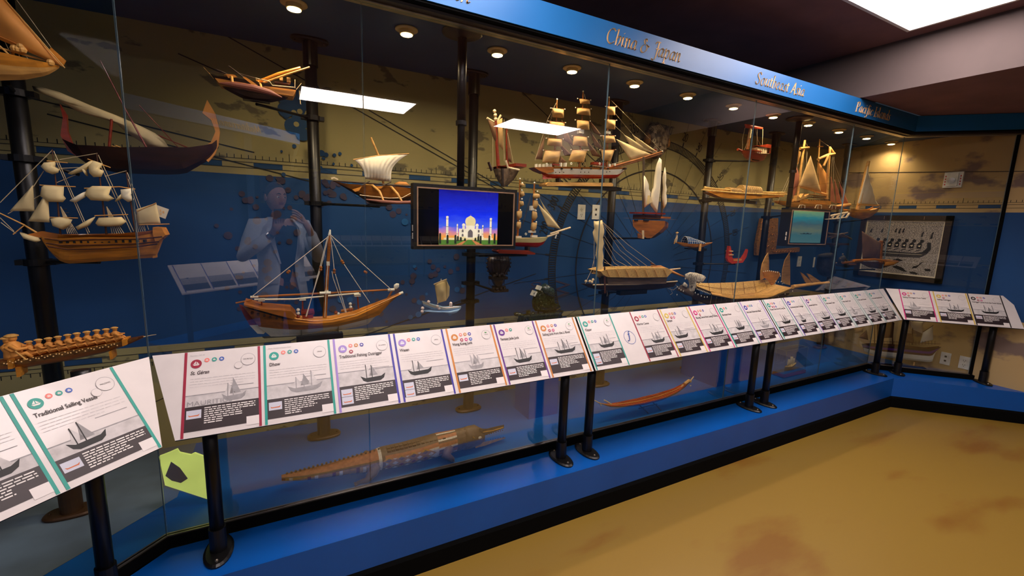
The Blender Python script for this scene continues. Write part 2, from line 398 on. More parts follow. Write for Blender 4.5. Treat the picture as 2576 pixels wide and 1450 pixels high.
b = B(); b.box((RX-.018, g[3][1]-.008, .306), (RX-.0005, g[3][1]+.012, 2.378)); struct('trim_9', b, 'black_vinyl', 'thin black seal where the angled glass meets the end wall')
# ---- fascia lettering drawn with a broad nib
GL = {'C': (5.2, [[(4.6, 6.2), (3.6, 7), (2.2, 6.7), (1, 5.2), (.6, 3.2), (1.2, 1), (2.6, 0), (4, .4), (4.8, 1.3)]]),
 'h': (3.5, [[(.2, 6.9), (.9, 7.3), (.75, 3.5), (.7, .05)], [(.8, 2.6), (1.8, 4.2), (2.8, 4.2), (3.0, 2.8), (2.7, 1), (1.9, 0)]]),
 'i': (1.9, [[(.1, 4), (.75, 4.4), (.7, 1.2), (1.0, .1), (1.7, .6)], [(.8, 6.1), (1.0, 6.3)]]),
 'n': (3.7, [[(.1, 4), (.75, 4.4), (.7, 0)], [(.75, 2.4), (1.7, 4.2), (2.6, 4.3), (2.7, 2.8), (2.6, .7), (3, .1), (3.6, .6)]]),
 'a': (3.8, [[(3, 4.1), (1.8, 4.4), (.7, 3), (.4, 1.3), (1, .1), (2, .7), (2.9, 2.6), (3, 4.1)], [(3, 4.2), (2.8, .7), (3.2, .1), (3.8, .6)]]),
 '&': (6, [[(3.3, 5.7), (2.9, 6.7), (1.9, 6.4), (1.9, 5.2), (2.5, 4.2), (1.2, 3.2), (.5, 1.8), (1, .3), (2.4, 0), (3.8, 1.2), (4.2, 2.8), (3.4, 4.0), (4.3, 3.6), (5.4, 3.3)]]),
 'J': (3.5, [[(1.0, 5.9), (1.6, 6.9), (3.8, 6.9)], [(2.9, 6.9), (2.7, 2), (2.4, -.6), (1.5, -2.2), (.5, -2.3), (0, -1.7)], [(1.9, 3.5), (3.8, 3.5)]]),
 'p': (3.7, [[(.1, 4), (.75, 4.4), (.65, -2.4)], [(.0, -2.4), (1.5, -2.4)], [(.7, 2.6), (1.8, 4.3), (2.9, 4), (3.1, 2.4), (2.4, .4), (1.3, 0), (.7, .5)]]),
 'S': (4.1, [[(3.7, 6.0), (2.8, 7), (1.5, 6.7), (.9, 5.4), (1.6, 4.2), (2.9, 3), (3.1, 1.4), (2.1, .1), (.8, .1), (.1, 1.3)]]),
 'o': (3.6, [[(2, 4.4), (.8, 3.4), (.4, 1.6), (1.2, .05), (2.4, .4), (3.1, 2.2), (2.9, 3.8), (2, 4.4)]]),
 'u': (3.9, [[(.1, 4), (.75, 4.4), (.6, 1.2), (1.1, .1), (2, .7), (2.85, 2.6)], [(2.9, 4.4), (2.8, .7), (3.2, .1), (3.8, .6)]]),
 't': (2.1, [[(.95, 5.5), (.8, .9), (1.2, .1), (2, .7)], [(.1, 4.3), (1.9, 4.3)]]),
 'e': (3.0, [[(.6, 2.1), (2, 2.7), (2.6, 3.8), (1.9, 4.4), (.8, 3.2), (.5, 1.5), (1.1, .1), (2.2, .3), (2.9, 1.1)]]),
 's': (2.5, [[(2.3, 3.9), (1.4, 4.4), (.7, 3.6), (1.2, 2.6), (2, 1.6), (1.7, .3), (.8, 0), (.1, .7)]]),
 'A': (4.9, [[(-.3, .1), (.6, .6), (3.1, 7)], [(3.1, 7), (4.1, .1), (4.7, .1)], [(1.5, 2.5), (3.7, 2.5)]]),
 'P': (4.0, [[(1.0, 6.8), (.9, .1)], [(.2, .1), (1.7, .1)], [(.3, 6.3), (1.8, 7), (3.3, 6.6), (3.6, 5), (2.6, 3.6), (1.1, 3.4)]]),
 'c': (2.9, [[(2.7, 3.7), (1.9, 4.4), (.8, 3.4), (.4, 1.6), (1.1, .1), (2.2, .3), (2.8, 1.1)]]),
 'f': (2.5, [[(3.1, 6.6), (2.4, 7.2), (1.7, 6), (1.5, 1), (1, -1.8), (.1, -2.4), (-.6, -1.8)], [(.5, 4.3), (2.7, 4.3)]]),
 'I': (2.0, [[(.9, 7), (.85, 0)], [(.2, 7), (1.6, 7)], [(.1, 0), (1.6, 0)]]),
 'l': (1.9, [[(.2, 6.9), (.8, 7.3), (.7, 1), (1.0, .1), (1.7, .6)]]),
 'd': (3.8, [[(2.9, 3.9), (1.8, 4.4), (.7, 3), (.4, 1.3), (1, .1), (2, .7), (2.85, 2.4)], [(2.5, 7), (3.1, 7.3), (2.8, .9), (3.2, .1), (3.8, .6)]]),
 'M': (5.7, [[(0, .05), (.9, 7)], [(.9, 7), (2.7, 1)], [(2.7, 1), (4.8, 7)], [(4.8, 7), (5.0, .05), (5.5, .1)]]),
 'r': (2.5, [[(.1, 4), (.75, 4.4), (.7, 0)], [(.7, 2.4), (1.5, 4.2), (2.4, 4.2)]]),
 'O': (5.6, [[(3.2, 7), (1.3, 5.6), (.6, 3.2), (1.3, .8), (2.7, 0), (4.4, 1.4), (5, 4), (4.4, 6.2), (3.2, 7)]]),
 ' ': (1.9, [])}
def cat_rom(p, k=5):
    p = [V(*q) for q in p]
    if len(p) < 3: return p
    e = [2*p[0]-p[1]]+p+[2*p[-1]-p[-2]]; out = []
    for i in range(1, len(e)-2):
        for j in range(k):
            t = j/k; out.append(.5*((2*e[i])+(e[i+1]-e[i-1])*t+(2*e[i-1]-5*e[i]+4*e[i+1]-e[i+2])*t*t+(3*e[i]-e[i-1]-3*e[i+1]+e[i+2])*t**3))
    return out+[p[-1]]
def nibtext(b, txt, fn, mi=0, nib=.62, thin=.17):   # fn maps letter units to world with a height off the face
    x = 0; nv = V(math.cos(.6), math.sin(.6))*nib/2; tv = V(-math.sin(.6), math.cos(.6))*thin/2
    for ch in txt:
        adv, strokes = GL[ch]
        for st in strokes:
            pts = cat_rom(st); pts = [V(x+p[0]+p[1]*.2, p[1]) for p in pts]
            for a, c in zip(pts[:-1], pts[1:]):
                hull = []
                for q in (a, c):
                    for s1 in (1, -1):
                        for s2 in (1, -1): hull.append(q+nv*s1+tv*s2)
                hull = hull2(hull)
                b.add([fn(*q, .003) for q in hull]+[fn(*q, 0) for q in hull], [tuple(range(len(hull)))]+[((i+1) % len(hull), i, len(hull)+i, len(hull)+(i+1) % len(hull)) for i in range(len(hull))], mi)
        x += adv+.25
    return x
def hull2(P):
    P = sorted(set((round(p[0], 5), round(p[1], 5)) for p in P))
    def half(P):
        h = []
        for p in P:
            while len(h) >= 2 and (h[-1][0]-h[-2][0])*(p[1]-h[-2][1])-(h[-1][1]-h[-2][1])*(p[0]-h[-2][0]) <= 0: h.pop()
            h.append(p)
        return h[:-1]
    return half(P)+half(P[::-1])
def width(txt): return sum(GL[c][0]+.25 for c in txt)
def letters(txt, f, label, o):
    t = thing('gold_lettering', label, 'lettering', o, 'gold lettering on the fascia'); x = 0
    for ch in txt:
        if ch != ' ': b = B(); nibtext(b, ch, lambda u, v, h: f(u+x, v, h)); b.build('letter', 'gold', t)
        x += GL[ch][0]+.25
def sign(txt, x0, x1, zb, cap, label, fn=None, yy=GY-.08):
    k = (x1-x0)/(width(txt)+.8); kz = cap/7
    f = fn or (lambda u, v, h: (x0+u*k, yy-h, zb+v*kz))
    letters(txt, f, label, f(0, 0, 0))
sign('China & Japan', 1.462, 1.992, 2.428, .071, 'gold italic lettering reading China & Japan on blue fascia')
sign('Southeast Asia', 2.643, 3.175, 2.428, .071, 'gold italic lettering reading Southeast Asia on blue fascia')
sign('Pacific Islands', 3.835, 4.375, 2.428, .071, 'gold italic lettering reading Pacific Islands at the end of fascia')
sign('Indian Ocean', .235, .755, 2.430, .071, 'gold italic lettering cut by the top edge of the photo')
# ---- ceiling panel lights
proto = None
for i, (x, y) in enumerate(PANELS):
    if proto is None:
        proto = thing('ceiling_panel_light', '', 'ceiling light', (x, y, ZC))
        b = B(); b.box((x, y, ZC-.012), (x+1.22, y+.61, ZC+.0), 0); b.build('diffuser', 'panel_glow', proto)
        b = B()
        for a, c in (((x-.02, y-.02, ZC-.014), (x+1.24, y, ZC)), ((x-.02, y+.61, ZC-.014), (x+1.24, y+.63, ZC)), ((x-.02, y, ZC-.014), (x, y+.61, ZC)), ((x+1.22, y, ZC-.014), (x+1.24, y+.61, ZC))): b.box(a, c)
        b.build('frame', 'panel_white', proto); o = proto
    else: o = dup(proto, (x, y, ZC))
    o['group'] = 'flat ceiling panel lights'
    o['label'] = ['flat white ceiling panel reflected in the glass left of the monitor pole', 'flat white ceiling panel reflected in the glass before the tall ship', 'glowing white ceiling panel at the top right corner of photo', 'added white ceiling panel by the left wall, unseen, lighting the photographer', 'flat white ceiling panel above the frame, mirrored in the fascia left of China'][i]
# ---- downlights in the case
names = {0: 'cut by the top edge', 1: 'left of the monitor pole', 2: 'right of the monitor pole', 3: 'nearest the China & Japan lettering', 4: 'just right of the second glass seam', 5: 'below the Southeast Asia lettering start', 6: 'above the small hanging red boat', 7: 'below the Southeast Asia lettering end', 8: 'above the two masted schooner', 9: 'left of the small white sail boat', 10: 'next to last before the end wall', 11: 'last of the row by the end wall'}
proto = None
for k in range(0, 12):
    x, y = .097+.4757*k+.0, 2.214
    if proto is None:
        proto = thing('downlight', '', 'downlight', (x, y, CZ))
        b = B(); b.lathe((x, y, CZ), [(.030, -.001), (.052, -.001), (.053, -.006), (.040, -.009), (.030, -.007)], 0, 28); b.build('trim_ring', 'lamp_trim', proto, smooth=True)
        b = B(); b.lathe((x, y-.002, CZ), [(.031, 0), (.032, -.024), (.028, -.026)], 0, 24); b.build('lamp_housing', 'lamp_trim', proto, smooth=True)
        b = B(); b.lathe((x, y-.002, CZ), [(.027, -.0245), (.027, -.0285), (.02, -.031), (.004, -.032)], 0, 24); b.build('lamp', 'lamp_glow', proto, smooth=True)
        ld = bpy.data.lights.new('lamp_beam', 'SPOT'); ld.energy = SPOT_W; ld.color = (1, .77, .46); ld.spot_size = math.radians(150); ld.spot_blend = .9; ld.shadow_soft_size = .03
        lo = bpy.data.objects.new('lamp_beam', ld); COL.objects.link(lo); lo.parent = proto; lo.location = (0, 0, -.04); lo.rotation_euler = (math.radians(8), 0, 0); o = proto
    else: o = dup(proto, (x, y, CZ))
    o['group'] = 'downlights in the case ceiling'
    o['label'] = 'round warm downlight in the case ceiling, '+(names[k] if k in names else 'out of frame beyond the left edge, number %d' % (-k))
# ---- display poles
def flange_pole(x, y, z0, z1, r=.029, top=True, bottom=True, label='', collars=()):
    t = thing('display_pole', label, 'display pole', (x, y, z0), 'poles holding the ship models')
    b = B(); b.tube([(x, y, z0), (x, y, z1)], r, 0, 20); b.build('pole', 'black_metal', t, smooth=True)
    for zz, sgn, m_ in ((z0, 1, 'bronze_metal'), (z1, -1, 'black_metal')):
        if (sgn > 0 and not bottom) or (sgn < 0 and not top): continue
        b = B(); ring = lambda z, rx, ry: [(x+rx*math.copysign(abs(math.cos(a))**.75, math.cos(a)), y+ry*math.copysign(abs(math.sin(a))**.75, math.sin(a)), z) for a in np.linspace(0, 2*math.pi, 28, endpoint=False)]
        b.loft([ring(zz, .088, .05), ring(zz+sgn*.008, .09, .052), ring(zz+sgn*.014, .082, .046), ring(zz+sgn*.0145, .04, .04)])
        b.tube([(x, y, zz+sgn*.012), (x, y, zz+sgn*.13)], r*1.22, 0, 20)
        f = b.build('flange', m_, t, smooth=False)
        for sx in (-.068, .068): b = B(); b.sphere((x+sx, y-.004, zz+sgn*.015), .006, 0, 8); b.build('screw', 'bronze_metal', f)
    for z, tip, th in collars: bracket(t, x, y, z, tip, r)
    return t
def bracket(t, x, y, z, tip, r=.029):
    """clamp collar round the pole with a rod running to the model's cradle"""
    tip = V(*tip); b = B(); b.tube([(x, y, z-.012), (x, y, z+.012)], r*1.35, 0, 20)
    b.obox((x, y, z), (r*1.9, 0, 0), (0, r*.7, 0), (0, 0, .010)); c = b.build('bracket', 'black_metal', t)
    b = B(); b.tube([(x, y, z), tip], .0065, 0, 8); b.build('arm', 'black_metal', c)
lab = ['black display pole behind the three masted galleon at far left', 'black display pole behind the dhow mast', 'black display pole behind the monitor', 'black display pole behind the outrigger with the tattered sail', 'black display pole beside the log raft houses', 'black display pole left of the dark teal screen', 'black display pole at the end wall behind the small sail boat']
# ------------------------------------------------------------------ reading boards in front of the case
FAC = {'m': (V(0, 1), V(1, 0), 1.87, 1.68), 'r': (V(S2, S2), V(S2, -S2), 4.75, 4.56), 'l': (V(-S2, S2), V(S2, S2), 1.609, 1.419)}
ZT, ZB = 1.041, .80
def bf(fac):
    q, t, qt, qb = FAC[fac]; nn = nrm(V(*(-q*(ZT-ZB)), qt-qb))
    def f(tau, w, h=0):
        p = t*tau+q*(qt+(qb-qt)*w); return V(p[0], p[1], ZT+(ZB-ZT)*w)+nn*h
    return f
BAR = {'crim': (150, 20, 52), 'teal': (24, 150, 136), 'lav': (150, 124, 196), 'navy': (52, 44, 150), 'oran': (190, 118, 44), 'purp': (92, 38, 130), 'yell': (206, 176, 70), 'mage': (196, 44, 120), 'lteal': (120, 170, 166), 'black': (40, 34, 30)}
for k_, c_ in BAR.items(): dm('print_'+k_, c_, .5, n=.03)
ICO = ['mage', 'oran', 'navy', 'teal', 'crim', 'purp']
dm('print_coral', (232, 120, 110), .5, n=.03); dm('print_blue', (44, 84, 170), .5, n=.03); dm('print_photo', (196, 196, 210), .5, n=.03); dm('print_boat', (206, 104, 50), .5, n=.1); dm('print_leaf', (60, 150, 70), .5)
NATION = {'Traditional Sailing Vessel': 'MALDIVES', 'St. Géran': 'MAURITIUS', 'Dhow': 'OMAN', 'Traditional Fishing Outrigger': 'SRI LANKA', 'Wasen': 'JAPAN', 'Hong Kong Junk': 'CHINA', 'Fantasy Jade Junk': 'CHINA', 'Sailing Junk from the Li River': 'CHINA', 'Clipper': 'CHINA'}
HEAD = {'St. Géran': 'Mauritius 1747-44', 'Dhow': 'Oman, Ancient to Modern Times'}
def section(parent, fac, t0, t1, cl, cr, title, icon, nicons, seed, black=.70, italic=False, two=False):
    f = bf(fac); r = random.Random(seed); w = t1-t0
    X = lambda u: t0+u*w
    ms = ['print_'+cl, 'print_'+cr, 'ink_dark', 'text_white', 'ink_grey', 'ink_pale', 'ink_black', 'paper_white', 'print_photo', 'print_boat']
    b = B()
    def q(u0, u1, w0, w1, mi, h): b.quad(f(X(u0), w1, h), f(X(u1), w1, h), f(X(u1), w0, h), f(X(u0), w0, h), mi)
    q(0, .035, .004, .995, 0, .0012); q(.965, 1, .004, .995, 1, .0012)
    q(.035, .965, black, .935, 2, .0008)                                   # dark caption block
    hz = black-r.uniform(.10, .20); q(.035, .965, hz, black, 5, .0007)     # printed grey sea
    q(.035, .965, hz-.012, hz, 4, .0008)
    # printed boat silhouette
    cu, hw_, mi = r.uniform(.35, .65), r.uniform(.14, .28), r.choice((6, 6, 4))
    yb = black-r.uniform(.02, .06)
    pts = [(cu-hw_, yb-.085), (cu-hw_*.8, yb-.02), (cu-hw_*.5, yb+.005), (cu+hw_*.6, yb), (cu+hw_*.9, yb-.03), (cu+hw_*1.05, yb-.095), (cu+hw_*.7, yb-.06), (cu-hw_*.6, yb-.05)]
    b.add([f(X(u), v, .0012) for u, v in pts], [tuple(range(len(pts)))], mi)
    for k in range(r.choice((2, 3, 3))):
        mu = cu+hw_*(-.5+.45*k); mh = r.uniform(.13, .20); q(mu-.006, mu+.006, yb-.06-mh, yb-.05, mi, .0013)
        b.add([f(X(u), v, .0011) for u, v in ((mu+.01, yb-.05-mh), (mu+.10, yb-.08), (mu-.05, yb-.075))], [(0, 1, 2)], 4 if k % 2 else 5)
    for k in range(4):                                                     # pale body copy
        u = .08
        while u < .88-.2*(k == 3):
            d = r.uniform(.03, .09); q(u, min(.92, u+d), .335+.032*k, .341+.032*k, 5, .0008); u += d+.015
    q(.55, .9, .335+.13, .337+.135, 4, .0008)
    for k in range(8 if black < .72 else 7):                               # white caption copy
        u = .27; v = black+.025+.024*k
        end = .92 if k < 3 else .76-r.uniform(0, .08) if k < 6 else .5
        while u < end:
            d = r.uniform(.03, .09); q(u, min(end, u+d), v, v+.0105, 3, .0013); u += d+.012
    for k in range(2 if two else 1):                                       # thumbnail of the model
        v0 = black+.04+.10*k; q(.055, .235, v0, v0+.095, 8, .0012)
        pts = [(.075, v0+.05), (.09, v0+.07), (.2, v0+.07), (.218, v0+.045), (.19, v0+.058), (.1, v0+.06)]
        b.add([f(X(u), v, .0016) for u, v in pts], [tuple(range(6))], 9)
    q(.80, .965, .86, .96, 7, .0014)
    sec = b.build('info_section', ms, parent)
    if not title.strip(): return sec
    sz = .0185; vs, fs = textmesh(title, sz, italic=italic, narrow=.78, bold=.0003); wd = max([x for x, y in vs]+[.01]); k = min(1, .86*w/wd)
    b = B(); sv = .306
    b.add([f(X(.08)+x*k, .285-y/sv, .0016) for x, y in vs], fs, 0); b.build('section_title', 'ink_dark', sec)
    def disc(u, v, rad, m_, h=.0013, ring=None, name='icon'):
        b = B(); c = [(X(u)+rad*math.cos(a), v+rad/sv*math.sin(a)) for a in np.linspace(0, 2*math.pi, 24, endpoint=False)]
        b.add([f(*p, h) for p in c], [tuple(range(24))], 0)
        if ring:
            o = [f(*p, h+.0003) for p in c]; i_ = [f(X(u)+(rad-ring)*math.cos(a), v+(rad-ring)/sv*math.sin(a), h+.0003) for a in np.linspace(0, 2*math.pi, 24, endpoint=False)]
            b.add(o+i_, [(k, (k+1) % 24, 24+(k+1) % 24, 24+k) for k in range(24)], 1)
        else:      # little white boat sign inside the badge
            s = rad*.62
            for poly in (((-1, -.15), (1, -.15), (.6, -.6), (-.6, -.6)), ((-.1, 0), (-.1, 1), (-.8, 0)), ((.1, 0), (.1, .8), (.8, 0))):
                b.add([f(X(u)+x*s, v-y*s/sv, h+.0004) for x, y in poly], [tuple(range(len(poly)))], 1)
        b.build(name, [m_, 'ink_grey' if ring else 'text_white'], sec)
    def small(txt, u, v, size, m_, name, al='LEFT'):
        vs, fs = textmesh(txt, size, align=al, narrow=.9); b = B(); b.add([f(X(u)+x, v-y/sv, .0026) for x, y in vs], fs, 0); b.build(name, m_, sec)
    if title in NATION: small(NATION[title], .83, .165, .0068, 'ink_dark', 'country_name', 'CENTER')
    if title in HEAD: small(HEAD[title], .07, .06, .0065, 'ink_grey', 'heading')
    if NATION.get(title) == 'CHINA':
        b = B(); b.add([f(X(.83)+x, .125-y/sv, .0026) for x, y in ((-.006, 0), (-.002, -.003), (.004, -.002), (.006, .003), (.001, .001), (-.003, .004))], [tuple(range(6))]); b.build('green_map_mark', 'print_leaf', sec)
    disc(.15, .155, .0165, 'print_'+icon)
    pal = ['coral', 'oran', 'navy', 'crim', 'mage', 'blue'] if nicons > 3 else ['coral', 'teal', 'blue']
    for k in range(nicons): disc(.285+.095*(k % 3), .12+.085*(k//3), .0078, 'print_'+pal[k % len(pal)])
    disc(.83, .16, .0235, 'panel_white', ring=.0012, name='map_circle')
    if seed % 4 == 0: disc(.70, .225, .013, 'panel_white', h=.0022, ring=.0007, name='map_circle')
    return sec
def board(fac, tl, bl, tr, br, label, posts, secs, under=None):
    f = bf(fac); c = (f(tl, .5)+f(tr, .5))/2
    t = thing('reading_board', label, 'information board', (c[0], c[1], HB), 'angled reading boards along the case')
    b = B(); b.prism([f(tl, 0, 0), f(tr, 0, 0), f(br, 1, 0), f(bl, 1, 0)], f(0, 0, -.012)-f(0, 0, 0), 0, 1); b.build('panel', ['panel_white', 'panel_black'], t)
    q, tt, qt, qb = FAC[fac]
    b = B(); m0, m1 = max(tl, bl)+.03, min(tr, br)-.03
    b.prism([f(m0, .15, -.014), f(m1, .15, -.014), f(m1, .9, -.014), f(m0, .9, -.014)], f(0, 0, -.02)-f(0, 0, 0)); b.build('backing_frame', 'black_metal', t)
    for px, py in posts:
        p3 = V(px, py); d = q@p3; wv = (d-qt)/(qb-qt); zt = ZT+(ZB-ZT)*wv-.03
        b = B(); b.tube([(px, py, HB+.006), (px, py, zt)], .0235, 0, 20); po = b.build('post', 'black_metal', t, smooth=True)
        b = B(); ring = lambda z, ra, rb: [(px+(-q*ra*math.cos(a)+tt*rb*math.sin(a))[0], py+(-q*ra*math.cos(a)+tt*rb*math.sin(a))[1], z) for a in np.linspace(0, 2*math.pi, 24, endpoint=False)]
        b.loft([ring(HB, .094, .048), ring(HB+.007, .095, .049), ring(HB+.013, .086, .041), ring(HB+.014, .03, .03)]); b.tube([(px, py, HB+.012), (px, py, HB+.105)], .0285, 0, 20)
        fo = b.build('foot', 'black_metal', po)
        for sg in (-1, 1): b = B(); b.sphere((*(p3+q*.066*sg), HB+.013), .0065, 0, 8); b.build('screw', 'rail_bright', fo)
    for i, s_ in enumerate(secs): section(t, fac, *s_)
    return t, f
PYP = 1.815
board('l', -.35, -.35, 1.021, .912, 'angled white reading board nearest the camera, titled Traditional Sailing Vessel', [(-.56, 1.755), (-1.2, 1.115)],
      [(.425, .659, 'teal', 'teal', ' ', 'teal', 3, 1), (.672, .911, 'teal', 'teal', 'Traditional Sailing Vessel', 'teal', 3, 4, .72)])
b2, f2 = board('m', -.409, -.331, 1.384, 1.384, 'long white reading board from St. Géran to Sailing Junk from the Li River', [(-.256, PYP), (1.305, PYP)],
      [(-.317, -.084, 'crim', 'crim', 'St. Géran', 'crim', 3, 8, .66, True), (-.074, .161, 'teal', 'teal', 'Dhow', 'teal', 3, 5), (.173, .404, 'lav', 'navy', 'Traditional Fishing Outrigger', 'lav', 4, 6, .67, False, True),
       (.417, .641, 'navy', 'navy', 'Wasen', 'lav', 3, 7, .70, False, True), (.656, .889, 'oran', 'oran', 'Hong Kong Junk', 'oran', 6, 9), (.899, 1.124, 'purp', 'purp', 'Fantasy Jade Junk', 'purp', 2, 10, .72), (1.135, 1.372, 'oran', 'oran', 'Sailing Junk from the Li River', 'oran', 5, 11, .66)])
vs, fs = textmesh('MAURITIUS', .024, narrow=1.1); b = B(); b.add([f2(-.305+x*1.0, .655-y/.306, .002) for x, y in vs], fs); b.build('printed_word', 'ink_grey', b2)
b3, f3 = board('m', 1.396, 1.396, 2.998, 2.998, 'white reading board with the round blue script emblem, from Clipper onward', [(1.482, PYP), (2.928, PYP)],
      [(1.403, 1.625, 'teal', 'teal', 'Clipper', 'teal', 3, 13, .67, False, True), (1.77, 1.997, 'crim', 'crim', 'Warrior Canoe', 'crim', 3, 14), (2.01, 2.244, 'yell', 'yell', 'Sampan', 'yell', 5, 15), (2.262, 2.498, 'mage', 'mage', 'Racing Canoe from Luang Prabang', 'mage', 4, 17),
       (2.51, 2.745, 'teal', 'lteal', 'Burmese Hnaw', 'teal', 2, 18), (2.762, 2.985, 'lav', 'lav', "Inle Lake Fisherman's Boat", 'navy', 3, 19)])
b = B()
for rr, ww in ((.040, .0016), (.0385, .0006)):
    c = [f3(1.70+rr*math.cos(a), .5+rr/.306*math.sin(a), .0015) for a in np.linspace(0, 2*math.pi, 40, endpoint=False)]; i_ = [f3(1.70+(rr-ww)*math.cos(a), .5+(rr-ww)/.306*math.sin(a), .0015) for a in np.linspace(0, 2*math.pi, 40, endpoint=False)]
    b.add(c+i_, [(k, (k+1) % 40, 40+(k+1) % 40, 40+k) for k in range(40)])
nibtext(b, 'f', lambda u, v, h: f3(1.685+u*.0058, .52-v*.0058/.306, .0015+h*.1), 0, nib=.9); nibtext(b, 'J', lambda u, v, h: f3(1.688+u*.004, .525-v*.0045/.306, .0015+h*.1), 0, nib=.5)
b.build('round_emblem', 'print_blue', b3)
board('m', 3.008, 3.008, 4.782, 4.725, 'white reading board with seven narrow looking sections left of the corner', [(3.104, PYP), (4.745, PYP)],
      [(3.020, 3.244, 'teal', 'lteal', 'Thuyen Dau from Ha Long Bay', 'teal', 6, 21), (3.264, 3.482, 'navy', 'lteal', 'Rockmoorg Island Outrigger', 'navy', 3, 22), (3.503, 3.725, 'lav', 'lav', 'Javanese Spirit Boat', 'purp', 2, 23), (3.742, 3.968, 'lteal', 'lteal', 'Pinisi Lantern Trader', 'teal', 3, 25),
       (3.986, 4.208, 'lteal', 'lteal', 'Maluku Island Trader', 'teal', 3, 26), (4.227, 4.443, 'lteal', 'lteal', 'Pinisi Lateen Schooner', 'teal', 3, 27), (4.456, 4.690, 'lteal', 'lteal', 'Pinisi lantern Netted Schooner', 'teal', 3, 29)])
board('r', 2.096, 2.181, 2.978, 2.99, 'short white reading board on the angled corner by the end wall', [(4.96, 1.735), (5.40, 1.295)],
      [(2.192, 2.419, 'mage', 'mage', 'Sailing Outrigger from Tahiti', 'mage', 4, 31, .66), (2.439, 2.677, 'yell', 'yell', 'Sailing Outrigger', 'yell', 4, 33, .66), (2.682, 2.912, 'black', 'black', 'Outrigger Canoe from the Cook Islands', 'black', 5, 34, .66)])
# ------------------------------------------------------------------ screens
def screen(label, c, w, h, yaw, pole_xy, pic, tilt=0, bez=.022, dp=.022):
    a = math.radians(yaw); ex = V(math.cos(a), math.sin(a), 0); ey = V(-math.sin(a), math.cos(a), 0); ez = V(0, 0, 1)
    ti = math.radians(tilt); ez = ez*math.cos(ti)+ey*math.sin(ti)*-1; eo = np.cross(ex, ez)  # eo towards the viewer
    c = V(*c); f = lambda u, v, d=0: c+ex*u+ez*v+eo*d
    t = thing('video_screen', label, 'screen', (*pole_xy, c[2]-h/2), 'video screens hung in the case')
    b = B(); b.obox(f(0, 0, -dp), ex*(w/2+bez), eo*dp, ez*(h/2+bez)); b.build('casing', 'panel_black', t)
    b = B()
    for u0, u1, v0, v1 in ((-w/2-.006, w/2+.006, h/2, h/2+.006), (-w/2-.006, w/2+.006, -h/2-.006, -h/2), (-w/2-.006, -w/2, -h/2, h/2), (w/2, w/2+.006, -h/2, h/2)):
        b.obox(f((u0+u1)/2, (v0+v1)/2, .002), ex*(u1-u0)/2, eo*.0025, ez*(v1-v0)/2)
    b.build('inner_frame', 'bezel_tan', t)
    b = B(); b.quad(f(-w/2, -h/2, .001), f(w/2, -h/2, .001), f(w/2, h/2, .001), f(-w/2, h/2, .001)); b.build('glass_front', 'screen_off', t)
    pic(t, f, w, h)
    px, py = pole_xy
    b = B(); b.tube([(px, py, c[2]+h/2-.05), (px, py, CZ)], .0185, 0, 20); b.tube([(px, py, CZ-.42), (px, py, CZ)], .022, 0, 20); p = b.build('ceiling_pole', 'black_metal', t, smooth=True)
    b = B(); b.tube([(px, py, CZ-.425), (px, py, CZ-.405)], .027, 0, 20); b.build('pole_collar', 'black_metal', p)
    b = B(); b.lathe((px, py, CZ), [(.095, -.001), (.097, -.008), (.085, -.014), (.04, -.018), (.02, -.03)], 0, 28); b.build('ceiling_flange', 'dark_header', t, smooth=True)
    b = B(); b.obox(V(px, py+.0, c[2]), ex*.03, ey*.02, V(0, 0, h*.4)); b.build('wall_mount', 'black_metal', t)
    b = B()
    for k in (-.28, -.42): b.obox(f(-w/2-bez-.001, h*k+.02, -.012), ex*.001, eo*.004, ez*.014)
    b.build('sticker', 'text_white', t)
def skymat(name, cols, strength):
    m = bpy.data.materials.new(name); m.use_nodes = True; nt = m.node_tree; N = nt.nodes; L = nt.links
    tc = N.new('ShaderNodeTexCoord'); sp = N.new('ShaderNodeSeparateXYZ'); L.new(tc.outputs['UV'], sp.inputs[0])
    nz = N.new('ShaderNodeTexNoise'); nz.inputs['Scale'].default_value = 5; mp = N.new('ShaderNodeMapping'); mp.inputs['Scale'].default_value = (1, 2.4, 1); L.new(tc.outputs['UV'], mp.inputs[0]); L.new(mp.outputs[0], nz.inputs[0]); nz.inputs['Detail'].default_value = 8
    ad = N.new('ShaderNodeMath'); ad.operation = 'MULTIPLY_ADD'; L.new(nz.outputs[0], ad.inputs[0]); ad.inputs[1].default_value = .22; L.new(sp.outputs[1], ad.inputs[2])
    sb = N.new('ShaderNodeMath'); sb.operation = 'SUBTRACT'; L.new(ad.outputs[0], sb.inputs[0]); sb.inputs[1].default_value = .11
    rp = N.new('ShaderNodeValToRGB'); L.new(sb.outputs[0], rp.inputs[0])
    els = rp.color_ramp.elements
    for i, (p, c) in enumerate(cols):
        e = els[i] if i < 2 else els.new(p)
        e.position = p; e.color = (*lin(c), 1)
    p = N['Principled BSDF']; p.inputs['Base Color'].default_value = (.01, .01, .01, 1); p.inputs['Roughness'].default_value = .25
    L.new(rp.outputs[0], p.inputs['Emission Color']); p.inputs['Emission Strength'].default_value = strength
    M[name] = m; return m
skymat('screen_sunset', [(0, (180, 110, 60)), (.14, (230, 150, 60)), (.22, (210, 130, 130)), (.34, (60, 90, 220)), (.55, (6, 40, 225)), (1, (0, 2, 130))], 1.3)
skymat('screen_teal', [(0, (70, 110, 112)), (.25, (60, 104, 110)), (.4, (104, 116, 96)), (.6, (66, 96, 104)), (.78, (40, 130, 140)), (1, (130, 168, 110))], .8)
def scr(name, rgb, e=.9): m = mat(name, rgb, .4, n=.05, sc=30, emit=e); M[name] = m
